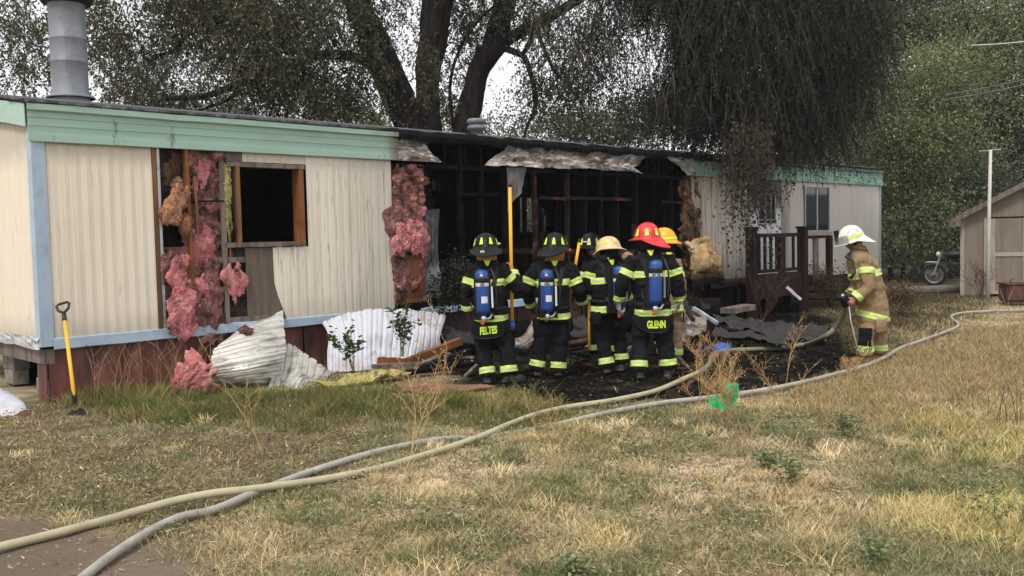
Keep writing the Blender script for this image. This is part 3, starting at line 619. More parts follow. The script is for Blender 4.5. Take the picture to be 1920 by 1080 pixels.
def underlay(u0, u1, z0, z1, m_, v=.09, amp=.06, seed=0):
    n1, n2 = max(6, int((u1-u0)/.02)), int((z1-z0)/.02); P = np.array([(u0+(u1-u0)*i/n1, v, z0+(z1-z0)*j/n2) for j in range(n2+1) for i in range(n1+1)])
    P[:, 1] -= amp*(vfbm(P, 6, 5, seed)+.7*np.abs(vfbm(P, 14, 3, seed+4)))*1.5
    Fc = np.array([(j*(n1+1)+i, j*(n1+1)+i+1, (j+1)*(n1+1)+i+1, (j+1)*(n1+1)+i) for j in range(n2) for i in range(n1)])
    return mesh_np('insulation', P, Fc, m_, home, True)
MT['mix_fluff'] = mat('smoke_stained_insulation', (.22, .10, .085), 1, layers=[('n', (.44, .18, .18), 3, (1, 1, 1), .50, .60, .9), ('n', (.05, .035, .03), 4.5, (1, 1, 1), .50, .60, .95), ('n', (.42, .30, .28), 10, (1, 1, 1), .60, .68, .7)], bump=(35, .03), spec=0)
MT['dark_fluff'] = mat('sooty_insulation', (.045, .035, .033), 1, layers=[('n', (.16, .08, .07), 3, (1, 1, 1), .54, .66, .9), ('n', (.012, .011, .012), 3, (1, 1, 1), .46, .58, .9)], bump=(35, .03), spec=0)
underlay(1.88, 2.29, ZB+.05, ZF, MT['mix_fluff'], .07, .07, 3); underlay(1.47, 1.85, ZB+.05, 1.75, MT['mix_fluff'], .09, .06, 5); underlay(1.47, 1.85, 2.2, ZF, MT['dark_fluff'], .10, .04, 7)
underlay(2.34, 2.62, ZB+.05, 1.72, MT['dark_fluff'], .05, .05, 9); underlay(2.34, 2.56, 1.8, 2.9, MT['dark_fluff'], .08, .03, 11); underlay(5.11, 5.75, ZB+.05, 2.95, MT['mix_fluff'], .04, .09, 13)
underlay(12.75, 13.35, ZB, 2.98, MT['brown_fluff'], .02, .08, 15)
batt(356, 284, 404, 330, MT['pink_dull'], .06, .08, .3, 7, 1); batt(362, 305, 392, 345, MT['pink'], .03, .06, .35, 8, 2)
batt(352, 338, 408, 412, MT['pink_dull'], .07, .07, .25, 8, 3); batt(350, 400, 408, 490, MT['pink_dull'], .06, .09, .25, 7, 4)
batt(364, 420, 404, 486, MT['pink'], .04, .08, .3, 7, 5)
batt(308, 345, 352, 425, MT['tan_fluff'], -.06, .09, .42, 6, 6, rot=.25); batt(300, 390, 330, 415, MT['tan_fluff'], -.03, .05, .4, 7, 7)
batt(322, 336, 344, 368, MT['tan_fluff'], -.04, .04, .4, 8, 8); batt(335, 395, 358, 440, MT['tan_fluff'], -.04, .05, .35, 7, 9)
batt(323, 484, 358, 570, MT['pink'], -.12, .10, .3, 6, 10, 56); batt(318, 545, 366, 622, MT['pink'], -.14, .09, .42, 6, 11, 56); batt(330, 592, 350, 628, MT['pink'], -.12, .05, .35, 8, 30)
batt(358, 545, 420, 612, MT['pink_dull'], -.03, .10, .4, 6, 12, 56); batt(362, 520, 405, 580, MT['pink'], -.02, .08, .42, 6, 13)
batt(300, 520, 340, 600, MT['pink_dull'], .05, .07, .25, 6, 14); batt(302, 478, 326, 525, MT['pink_dull'], -.04, .05, .35, 8, 15)
batt(420, 502, 458, 555, MT['pink'], -.06, .06, .42, 7, 16, 48); batt(388, 486, 410, 535, MT['pink_dull'], -.04, .04, .35, 8, 17)
batt(412, 470, 455, 500, MT['pink_dull'], .06, .05, .2, 9, 18); batt(412, 540, 455, 605, MT['pink_dull'], .06, .05, .25, 8, 19)
batt(398, 285, 425, 302, MT['pink_dull'], .0, .04, .25, 9, 20); batt(300, 285, 345, 335, MT['brown_fluff'], .09, .04, .2, 5, 21); batt(294, 345, 320, 400, MT['brown_fluff'], .09, .04, .2, 5, 22)
batt(419, 308, 437, 445, MT['yellow_fluff'], -.03, .07, .22, 9, 23, 48)
batt(385, 626, 422, 640, MT['pink_dull'], -.06, .05, .3, 8, 24)
# right-hand batt at the edge of the burnt section: stacked folds
batt(734, 330, 775, 400, MT['pink_dull'], .0, .09, .22, 5, 31, 48); batt(733, 385, 785, 440, MT['pink_dull'], -.03, .12, .25, 5, 32, 48)
batt(742, 420, 792, 452, MT['pink'], -.06, .15, .25, 5, 33, 56); batt(742, 442, 795, 472, MT['pink'], -.08, .15, .28, 5, 34, 56)
batt(736, 470, 765, 560, MT['pink_dull'], -.02, .10, .28, 6, 35, 48); batt(762, 330, 790, 440, MT['brown_fluff'], .03, .08, .3, 5, 36, 48)
batt(736, 318, 790, 345, MT['brown_fluff'], .04, .06, .3, 6, 37); batt(780, 425, 803, 470, MT['pink'], -.06, .09, .3, 6, 38)
# scorched strip and peeled batt beside the sooty siding
batt(1276, 333, 1302, 400, MT['brown_fluff'], .03, .10, .15, 4, 40, 48); batt(1278, 390, 1310, 460, MT['brown_fluff'], .0, .12, .15, 4, 41, 48)
batt(1280, 450, 1306, 545, MT['brown_fluff'], .05, .08, .2, 4, 42)
MT['peel'] = mat('scorched_yellow_batt', (.46, .34, .20), .9, layers=[('n', (.36, .17, .05), 3.2, (1, 1, 1), .46, .6, .9), ('n', (.60, .52, .38), 4, (1, 1, 1), .56, .68, .8), ('g', (.02, .014, .01), 2, 1.05, .82, .2, 3, 1)], bump=(14, .03), spec=.15)
def peel(s, t):
    a = -1.25+2.5*t; u0 = wl(1290, 450, -.35)[0]; wdt = 1.02
    z = 1.62-.95*t; u = u0+.02+wdt*s*(.62+.38*t)+.30*t-.10*math.sin(t*2)+.08*fbm((s*4, t*4, 9), 4)
    return (u, -.22-.30*math.cos(a)*(.6+.4*s)-.10*math.sin(s*3.1)+.12*fbm((s*3, t*3, 2), 5), z+.05*math.sin(s*3)+.12*fbm((s*3, t*3, 7), 5))
grid_obj('peeled_insulation', peel, 26, 26, MT['peel'], home, True, .10)
# ================================================================== entry deck with railings
dk = empty('entry_deck', hw(13.2, -1.3, 0), HA, label='dark red wooden entry deck with baluster railing below the white door', cat='deck')
def dl(u, v, z): return (u-13.2, v+1.3, z)
D0, D1, ZD = 13.25, 15.36, .72
for u in (D0, D1): MB().box(u-13.2-.09, u-13.2+.09, -.09, .09, -.05, 1.83, bev=.01).box(u-13.2-.11, u-13.2+.11, -.11, .11, 1.83, 1.88).build('post', MT['deck'], dk)
MB().box(D0-13.2+.09, D1-13.2-.09, -.03, .06, 1.66, 1.74).build('rail', MT['deck'], dk)
MB().box(D0-13.2+.09, D1-13.2-.09, -.02, .04, .92, .99).build('rail', MT['deck'], dk)
for k in range(8):
    u = D0-13.2+.30+k*.235
    if k == 4: MB().box(u-.10, u+.10, -.016, .03, .99, 1.66).build('baluster', MT['deck'], dk)
    elif k == 5: pass
    else: MB().box(u-.03, u+.03, -.014, .03, .99, 1.66).build('baluster', MT['deck'], dk)
for k in range(3): MB().box(D0-13.2, D1-13.2+.05, -.035, .01, .40+.17*k, .40+.17*k+.16).build('skirt_board', MT['deck'], dk)
for k in range(9): MB().box(D0-13.2, 16.7-13.2, .10+.13*k, .10+.13*k+.12, ZD, ZD+.035).build('deck_board', MT['deck'], dk)
# return rail on the far side and the stair rail beyond
for u, v, zt in ((16.55, -.02, 1.66), (16.05, .9, 1.62)): MB().box(u-13.2-.07, u-13.2+.07, v-.06, v+.06, -.05, zt, bev=.01).build('post', MT['deck'], dk)
MB().box(D1-13.2+.09, 16.62-13.2, -.03, .05, 1.60, 1.67).build('rail', MT['deck'], dk)
MB().box(D1-13.2+.09, 16.62-13.2, -.03, .05, .62, .69).build('rail', MT['deck'], dk)
MB().box(15.86-13.2, 16.06-13.2, -.02, .03, .69, 1.6).build('baluster', MT['wood_grey'], dk)
for k in range(3):
    MB().box(16.6-13.2+.28*k, 16.9-13.2+.28*k, 0, 1.2, .52-.2*k, .56-.2*k).build('step', MT['deck'], dk)
for (v0) in (.3, 1.1): MB().box(.1, .22, v0, v0+.1, 0, .7).box(2.0, 2.12, v0, v0+.1, 0, .7).build('post', MT['char'], dk)

# ================================================================== garden shed
S0 = ground_at(1803, 555); S1 = Vector((S0.x+1.42, S0.y-.80, 0)); ang = math.atan2(S1.y-S0.y, S1.x-S0.x)
shed = empty('garden_shed', (S0.x, S0.y, 0), ang, label='tan panelled garden shed with double doors and low gabled roof', cat='shed')
SW = 3.1; SH = 2.05; PK = 2.88; SDp = 3.4
hx = SW/2
# front gable panels either side of the doors
MB().add([(0, 0, 0), (.62, 0, 0), (.62, 0, SH+(PK-SH)*.62/hx), (0, 0, SH)], [(0, 1, 2, 3)]).build('wall_panel', MT['shed'], shed)
MB().add([(SW-.62, 0, 0), (SW, 0, 0), (SW, 0, SH), (SW-.62, 0, SH+(PK-SH)*.62/hx)], [(0, 1, 2, 3)]).build('wall_panel', MT['shed'], shed)
MB().add([(.625, 0, 2.02), (hx, 0, 2.02), (hx, 0, PK), (.625, 0, SH+(PK-SH)*.625/hx)], [(0, 1, 2, 3)]).build('wall_panel', MT['shed'], shed)
MB().add([(hx+.008, 0, 2.02), (SW-.625, 0, 2.02), (SW-.625, 0, SH+(PK-SH)*.625/hx), (hx+.008, 0, PK)], [(0, 1, 2, 3)]).build('wall_panel', MT['shed'], shed)
MB().box(0, .01, 0, SDp, 0, SH).build('wall_panel', MT['shed'], shed); MB().box(SW-.01, SW, 0, SDp, 0, SH).build('wall_panel', MT['shed'], shed)
MB().add([(0, SDp, 0), (SW, SDp, 0), (SW, SDp, SH), (hx, SDp, PK), (0, SDp, SH)], [(0, 1, 2, 3, 4)]).build('wall_panel', MT['shed'], shed)
MB().box(-.03, .06, -.03, .03, 0, SH).build('corner_trim', MT['shed_trim'], shed); MB().box(SW-.06, SW+.03, -.03, .03, 0, SH).build('corner_trim', MT['shed_trim'], shed)
for s in (1, -1):
    a = hx-s*(hx+.28); za = SH-(PK-SH)*.28/hx
    V = [(a, -.22, za), (hx, -.22, PK), (hx, SDp+.2, PK), (a, SDp+.2, za)]; V += [(x, y, z+.07) for x, y, z in V]
    MB().add(V, [(0, 1, 2, 3), (4, 7, 6, 5), (0, 4, 5, 1), (1, 5, 6, 2), (2, 6, 7, 3), (3, 7, 4, 0)]).build('roof', MT['shingle'], shed)
    MB().bar((a, -.235, za+.0), (hx, -.235, PK+.0), .03, .13).build('barge_board', MT['wood_grey'], shed)
    MB().box(min(a, a+s*.30), max(a, a+s*.30), -.24, 0.0, za-.10, za+.06).build('eave_box', MT['wood_grey'], shed)
for s, nm in ((0, 0), (1, 1)):
    x0 = .66 if s == 0 else hx+.02; x1 = hx-.02 if s == 0 else SW-.66
    d_ = MB().box(x0, x1, -.02, 0, .06, 1.98).build('door', MT['shed'], shed)
    for nme, b in (('door_stile', (x0, x0+.11, .06, 1.98)), ('door_stile', (x1-.13, x1, .06, 1.98)), ('door_rail', (x0+.11, x1-.13, 1.02, 1.12)), ('door_rail', (x0+.11, x1-.13, .06, .14))):
        MB().box(b[0], b[1], -.045, -.02, b[2], b[3]).build(nme, MT['shed_trim'], d_)
MB().box(.52, .63, -.035, -.002, .03, 2.0).build('door_jamb', MT['shed_trim'], shed)
MB().box(hx-.07, hx+.05, -.06, -.046, 1.42, 1.46).box(hx-.05, hx+.0, -.075, -.046, 1.30, 1.42).build('padlock', MT['rust'], shed)
po = empty('pole', ground_at(1852, 562), 0, label='tall slim white pole standing before the tan shed', cat='pole')
MB().tube([(0, 0, -.1), (.02, 0, 1.8), (.06, 0, 3.62)], [.045, .042, .035], 10).build('shaft', MT['white_pole'], po, True)
MB().tube([(-.22, 0, 3.60), (.30, 0, 3.64)], .012, 6).build('crossbar', MT['alu'], po)
rb = empty('metal_bin', ground_at(1884, 570), R(-8), label='low rusty brown metal bin in front of the shed doors', cat='bin')
b = MB(); b.box(-.05, 1.0, -.3, .3, .05, .48, bev=.06); b.build('tub', MT['rust'], rb)
MB().box(-.07, 1.02, -.32, .32, .45, .49).build('rim', MT['rust'], rb)
for x in (.05, .85): MB().box(x, x+.06, -.25, -.2, -.02, .06).box(x, x+.06, .2, .25, -.02, .06).build('foot', MT['rust'], rb)
MB().tube([(.0, -.31, .46), (.0, -.33, .56), (.08, -.33, .60)], .015, 6).build('handle', MT['rust'], rb)

# neighbour's roof behind the shed
hs = empty('neighbour_house', at(1860, 420, 46)*1, R(-8), label="pale neighbour's house with grey roof glimpsed above the tan shed", cat='house')
hs.location.z = 0
MB().box(-1.5, 9, 0, 8, 0, 3.6).build('wall', MT['shed_trim'], hs)
V = [(-2.4, -.6, 3.2), (9.6, -.6, 3.2), (9.6, 4, 6.0), (1.5, 4, 6.0), (-2.4, 8.6, 3.2), (9.6, 8.6, 3.2)]
MB().add(V, [(0, 1, 2, 3), (4, 3, 2, 5), (0, 3, 4)]).build('roof', MT['shingle'], hs)
# overhead wires with the pole that carries them (just outside the picture)
for nm, pa, pb, Y0, Y1 in (('upper white', (1858, 81), (1990, 66), 26, 24), ('middle', (1812, 178), (1990, 140), 27, 24), ('lower', (1816, 168), (1990, 130), 27.4, 24.2)):
    a, b = at(*pa, Y0), at(*pb, Y1); pts = []
    for i in range(25):
        t = i/24*1.6-.3; q = a.lerp(b, t); q.z -= .5*(1-(2*(i/24)-1)**2)*.12; pts.append(q)
    o = MB().tube(pts, .013 if nm != 'upper white' else .018, 5).build('overhead_wire', MT['white_pole' if nm == 'upper white' else 'galv'])
    tag(o, {'upper white': 'pale thick overhead wire, topmost at the right edge of the photo', 'middle': 'thin grey overhead wire, lower of the close pair at the right', 'lower': 'thin grey overhead wire, upper of the close pair at the right'}[nm], 'wire', 'overhead wires')

# motorcycle half hidden behind the shed
mo = empty('motorcycle', (at(1800, 520, 28.5).x, 28.5, .05), R(150), label='black and white motorcycle parked in shade left of the shed', cat='motorcycle')
def wheel(x):
    w = MB().tube([(x+.31*math.cos(a), 0, .31+.31*math.sin(a)) for a in [2*math.pi*i/28 for i in range(29)]], .055, 8, cap=False).build('wheel', MT['black_plastic'], mo, True)
    MB().tube([(x+.25*math.cos(a), 0, .31+.25*math.sin(a)) for a in [2*math.pi*i/28 for i in range(29)]], .014, 5, cap=False).build('rim', MT['alu'], w)
    sp = MB()
    for k in range(10): a = math.pi*k/10; sp.tube([(x-.25*math.cos(a), 0, .31-.25*math.sin(a)), (x+.25*math.cos(a), 0, .31+.25*math.sin(a))], .005, 4)
    sp.ell((x, 0, .31), (.05, .06, .05), 8); sp.build('spokes', MT['alu'], w)
wheel(.72); wheel(-.72)
MB().tube([(.72, .09, .31), (.50, .09, 1.0)], .025, 8).tube([(.72, -.09, .31), (.50, -.09, 1.0)], .025, 8).build('fork', MT['alu'], mo)
MB().tube([(.5, -.4, 1.06), (.52, -.2, 1.02), (.52, .2, 1.02), (.5, .4, 1.06)], .018, 6).build('handlebar', MT['black_plastic'], mo)
MB().tube([(.5, 0, .95), (.1, 0, .85), (-.3, 0, .75), (-.7, 0, .8)], .03, 8).tube([(.45, 0, .8), (.2, 0, .4), (-.3, 0, .35), (-.35, 0, .75)], .025, 8).build('frame', MT['black_plastic'], mo)
MB().ell((.15, 0, .9), (.28, .14, .13), 14).build('tank', MT['black_plastic'], mo, True)
MB().ell((-.35, 0, .86), (.36, .13, .07), 14).build('seat', MT['black_plastic'], mo, True)
MB().box(-.1, .25, -.14, .14, .35, .68, bev=.05).build('engine', MT['black_plastic'], mo)
MB().ell((.60, 0, .92), (.07, .09, .09), 12).build('headlight', MT['sheet_white'], mo, True)
MB().ell((.78, 0, .68), (.20, .06, .03), 12).build('mudguard', MT['alu'], mo, True)
o = MB().ell((.5, .2, .88), (.03, .03, .03), 8).build('indicator', mat('orange_lens', (.6, .09, .02), .3), mo, True)
o['label'] = 'orange indicator'
MB().box(-.95, -.5, -.18, .18, .86, .9).build('rack', MT['alu'], mo)
# ================================================================== people
MT['navy'] = mat('black_turnout_cloth', (.0085, .009, .011), .9, layers=[('n', (.016, .017, .020), 9, (1, 1, 1), .5, .68, .8), ('n', (.034, .030, .025), 5, (1, 1, 1), .58, .74, .6)], bump=(38, .010), spec=.1)
MT['tan'] = mat('tan_turnout_cloth', (.27, .19, .11), .9, layers=[('n', (.19, .13, .075), 5, (1, 1, 1), .46, .64, .8), ('n', (.07, .055, .04), 7, (1, 1, 1), .60, .72, .7)], bump=(38, .010), spec=.15)
MT['lime'] = mat('lime_reflective_tape', (.52, .74, .06), .5, layers=[('n', (.30, .40, .06), 14, (1, 1, 1), .58, .74, .5)])
MT['silver'] = mat('silver_reflective_tape', (.48, .49, .48), .45, layers=[('n', (.30, .30, .29), 12, (1, 1, 1), .52, .7, .6)])
MT['skin'] = mat('skin', (.42, .20, .14), .6, spec=.3)
MT['boot'] = mat('black_rubber_boot', (.016, .016, .017), .55, layers=[('n', (.05, .042, .034), 9, (1, 1, 1), .52, .66, .7)])
MT['boot_tan'] = mat('tan_leather_boot', (.20, .10, .03), .6, layers=[('n', (.08, .05, .03), 9, (1, 1, 1), .5, .64, .8)])
MT['hood'] = mat('ochre_neck_flap', (.34, .19, .05), .85, layers=[('n', (.22, .12, .035), 12, (1, 1, 1), .5, .66, .7)], bump=(40, .006))
MT['tank'] = mat('blue_air_cylinder_paint', (.017, .062, .25), .35, spec=.45, layers=[('n', (.015, .05, .22), 9, (1, 1, .5), .5, .66, .7), ('n', (.20, .24, .30), 26, (1, 1, 1), .68, .74, .6)])
MT['strap'] = mat('black_webbing', (.012, .012, .013), .8, bump=(60, .003))
MT['strap_grey'] = mat('grey_webbing', (.16, .16, .16), .7)
MT['label_white'] = mat('white_label', (.62, .63, .62), .6, layers=[('n', (.3, .3, .3), 30, (1, 1, 3), .55, .62, .7)])
MT['glove'] = mat('dark_glove', (.04, .035, .03), .8, layers=[('n', (.12, .10, .08), 12, (1, 1, 1), .52, .66, .6)])
MT['glove_pale'] = mat('pale_leather_glove', (.30, .27, .22), .8, layers=[('n', (.12, .10, .08), 14, (1, 1, 1), .5, .64, .8)])
MT['chrome'] = mat('steel_fitting', (.5, .5, .5), .3, .9)
MT['red_plastic'] = mat('red_plastic', (.70, .035, .02), .4)
MT['ink'] = mat('dark_print', (.02, .02, .025), .7)
MT['visor'] = mat('smoky_visor', (.16, .155, .15), .15, spec=.6, alpha=.62)
MT['hair'] = mat('brown_hair', (.03, .02, .014), .8)
def HM(name, c, r=.38, sp=.45): return mat(name, c, r, layers=[('n', tuple(x*.5 for x in c), 7, (1, 1, 1), .52, .72, .8), ('n', (.05, .045, .04), 16, (1, 1, 1), .62, .70, .6)], spec=sp, bump=(30, .001))
MT['h_black'] = HM('scuffed_black_helmet', (.005, .0053, .006), .42, .18); MT['h_red'] = HM('red_helmet', (.56, .025, .03)); MT['h_tan'] = HM('cream_helmet', (.60, .44, .24)); MT['h_yellow'] = HM('amber_yellow_helmet', (.85, .34, .01)); MT['h_white'] = HM('white_helmet', (.72, .68, .62))

def bake(o, voxel, smooth=6, wr=None, fac=.5):
    md = o.modifiers.new('r', 'REMESH'); md.mode = 'VOXEL'; md.voxel_size = voxel; md.use_smooth_shade = True
    sm = o.modifiers.new('s', 'SMOOTH'); sm.iterations = smooth; sm.factor = fac
    dg = bpy.context.evaluated_depsgraph_get(); dg.update(); ev = o.evaluated_get(dg); me = bpy.data.meshes.new_from_object(ev, depsgraph=dg)
    o.modifiers.clear(); old = o.data; mts = list(old.materials); o.data = me; me.name = o.name; bpy.data.meshes.remove(old)
    me.materials.clear()
    for m_ in mts: me.materials.append(m_)
    n = len(me.vertices); V = np.empty(n*3, np.float32); me.vertices.foreach_get('co', V); V = V.reshape(-1, 3)
    if wr:
        Nn = np.empty(n*3, np.float32); me.vertices.foreach_get('normal', Nn); Nn = Nn.reshape(-1, 3)
        amp, sc, seed = wr
        W1 = vfbm(V*np.array([1, 1, 1.9]), sc, 4, seed); W2 = vfbm(V*np.array([1, 1, 1.0])+W1[:, None]*.06, sc*2.3, 3, seed+3)
        rid = 1-np.abs(W2)*3.2                                                # creases
        V = V+Nn*(amp*(W1*1.6+.55*np.clip(rid, -.5, 1)))[:, None]
        me.vertices.foreach_set('co', V.astype(np.float32).ravel())
    me.polygons.foreach_set('use_smooth', np.ones(len(me.polygons), bool)); me.update()
    return o
def band(src, name, c, axis, hw_, rad, parent, off=.006, ell=None, split=True, mats=None):
    """tape around a garment: cut the garment's own surface between two planes and lift it"""
    c = Vector(c); axis = Vector(axis).normalized()
    bm = bmesh.new(); bm.from_mesh(src.data)
    def inside(p):
        if ell: s, f, a, b = ell; d = p-c; return (d.dot(s)/a)**2+(d.dot(f)/b)**2 < 1
        return (p-c).length < rad
    kill = [f for f in bm.faces if abs((f.calc_center_median()-c).dot(axis)) > hw_+.03 or not inside(f.calc_center_median())]
    bmesh.ops.delete(bm, geom=kill, context='FACES')
    for s in ((hw_, 1), (-hw_, -1)):
        bmesh.ops.bisect_plane(bm, geom=bm.verts[:]+bm.edges[:]+bm.faces[:], plane_co=c+axis*s[0], plane_no=axis*s[1], clear_outer=True)
    if split:
        for s in (hw_*.36, -hw_*.36):
            bmesh.ops.bisect_plane(bm, geom=bm.verts[:]+bm.edges[:]+bm.faces[:], plane_co=c+axis*s, plane_no=axis)
    bm.normal_update()
    for v in bm.verts: v.co += v.normal*off
    me = bpy.data.meshes.new(name); 
    for m_ in (mats or (MT['lime'], MT['silver'])): me.materials.append(m_)
    if split:
        for f in bm.faces: f.material_index = 1 if abs((f.calc_center_median()-c).dot(axis)) < hw_*.36 else 0
    for f in bm.faces: f.smooth = True
    bm.to_mesh(me); bm.free()
    return link(name, me, parent)
def torso_loft(mb, rings, side, fwd, seg=20):
    """rings: (centre, half width, half depth)"""
    V = []
    for c, a, b in rings:
        for k in range(seg):
            an = 2*math.pi*k/seg; ca, sa = math.cos(an), math.sin(an)
            ca = math.copysign(abs(ca)**.8, ca); sa = math.copysign(abs(sa)**.8, sa)
            V.append(Vector(c)+side*(a*ca)+fwd*(b*sa))
    n = len(rings); Fc = [(i*seg+k, i*seg+(k+1) % seg, (i+1)*seg+(k+1) % seg, (i+1)*seg+k) for i in range(n-1) for k in range(seg)]
    Fc += [tuple(range(seg-1, -1, -1)), tuple((n-1)*seg+k for k in range(seg))]
    mb.add(V, Fc)
def hand(mb, w, d, palm, curl=1.2, s=1.0, spread=1):
    """palm and five fingers: w wrist, d pointing direction, palm normal (where fingers curl to)"""
    d = Vector(d).normalized(); p = Vector(palm); p = (p-d*p.dot(d)).normalized(); x = d.cross(p)
    mb.tube([w-d*.04, w+d*.02, w+d*.05, w+d*.088*s], [.030*s, .034*s, .040*s, .036*s], 10, flat=.55, up=p)
    for k, (L_, o_) in enumerate(((.070, -.030), (.080, -.010), (.075, .010), (.058, .029))):
        b = w+d*.082*s+x*o_*s*spread; pts = [b-d*.02]; dd = d.copy(); q = b
        for j, fr in enumerate((.45, .32, .23)):
            a = curl*(.55+.35*j); dd = (Matrix.Rotation(a, 3, x) @ d) if True else dd
            dv = d*math.cos(a)+p*math.sin(a); q = q+dv*L_*fr*s*1.2; pts.append(q)
        mb.tube(pts, [.0105*s, .0100*s, .0092*s, .0082*s], 7)
    b = w+d*.02-x*.036*s; t1 = b+(d*.6-x*.6+p*.4).normalized()*.045*s; t2 = t1+(d*.6+p*.8+x*.2).normalized()*.035*s
    mb.tube([b+x*.015, b, t1, t2], [.015*s, .0135*s, .012*s, .010*s], 7)

def helmet(parent, c, h, tilt, matk, style='trad', roll=0, tabs=True):
    """c head centre; h heading of the face; tilt forward bow"""
    hm = Matrix.Rotation(h, 4, 'Z') @ Matrix.Rotation(roll, 4, 'Y') @ Matrix.Rotation(-tilt, 4, 'X'); hm = hm @ Matrix.Scale(1.09, 4); hm.translation = Vector(c)+Vector((0, 0, .012))
    nT = 48; V = []; Fc = []
    def rad(th):                                                     # th measured from +x; +y is the front
        f = math.sin(th)
        if style == 'trad': return (.178+.03*max(0, f)**2+.075*max(0, -f)**1.6, -.02-.105*max(0, -f)**1.2-.004*max(0, f))
        if style == 'round': return (.185+.02*max(0, -f), -.02-.03*abs(f))
        return (.158+.035*max(0, f)**2+.05*max(0, -f)**1.5, -.012-.035*max(0, -f))
    prof = [(0.02, 1), (.2, .985), (.4, .93), (.58, .84), (.74, .70), (.86, .53), (.94, .34), (.985, .16), (1.0, .04)]
    for (a, b) in prof:
        for k in range(nT):
            th = 2*math.pi*k/nT; rg = 1+(.022*math.cos(8*th) if style == 'trad' else 0)*a
            V.append(((.137*a*rg)*math.cos(th), (.158*a*rg)*math.sin(th), .162*b+.004*(1 if style == 'trad' and k % 6 == 0 else 0)))
    for q in (.0, .35, 1.0, 1.03, 1.0, .4):
        i = [.0, .35, 1.0, 1.03, 1.0, .4].index(q)
    for (q, dz) in ((.06, 0), (.45, -.004), (.92, 0), (1.0, .006), (1.01, -.006), (.9, -.010), (.1, -.012)):
        for k in range(nT):
            th = 2*math.pi*k/nT; ro, zo = rad(th)
            bx, by = .139*math.cos(th), .160*math.sin(th); ox, oy = ro*math.cos(th), (ro+.012)*math.sin(th)
            V.append((bx+(ox-bx)*q, by+(oy-by)*q, zo*q+dz))
    n = len(prof)+7
    Fc = [(i*nT+k, i*nT+(k+1) % nT, (i+1)*nT+(k+1) % nT, (i+1)*nT+k) for i in range(n-1) for k in range(nT)]+[tuple(range(nT-1, -1, -1))]
    V = [hm @ Vector(v) for v in V]
    o = mesh_np('helmet', V, Fc, MT[matk], parent, True)
    def surf(th, t, off=.004):
        a = math.cos(t); b = math.sin(t); return Vector(((.139*a+off)*math.cos(th), (.160*a+off)*math.sin(th), .162*b+off*b))
    if tabs:
        for k in range(8):
            th = 2*math.pi*(k+.5)/8
            if style == 'cap': break
            P = []
            for t, w in ((.12, .155), (.62, .075)) if style == 'trad' else ((.30, .12), (.66, .10)):
                for s in (-1, 0, 1): P.append(hm @ surf(th+s*w, t, .0055+(.003 if style == 'trad' else 0)))
            mesh_np('reflective_tab', P, [(0, 1, 4, 3), (1, 2, 5, 4)], MT['lime'], o, True)
    if style == 'cap':
        P = []
        for k in range(33):
            th = 2*math.pi*k/32
            for t in (.05, .24): P.append(hm @ surf(th, t, .005))
        mesh_np('reflective_tab', P, [(2*k, 2*k+2, 2*k+3, 2*k+1) for k in range(32)], MT['lime'], o, True)
    if style == 'trad':
        mb = MB(); mb.tube([hm @ Vector((0, .160*math.cos(a), .004+.165*math.sin(a))) for a in [math.pi*(i/14)*.8 for i in range(15)]], .006, 6)
        mb.build('crest', MT[matk], o, True)
        mb = MB(); mb.bar(hm @ Vector((0, .165, .02)), hm @ Vector((0, .155, .16)), .07, .008, up=(0, 1, 0)); mb.build('front_shield', MT['h_black'], o)
    return o, hm

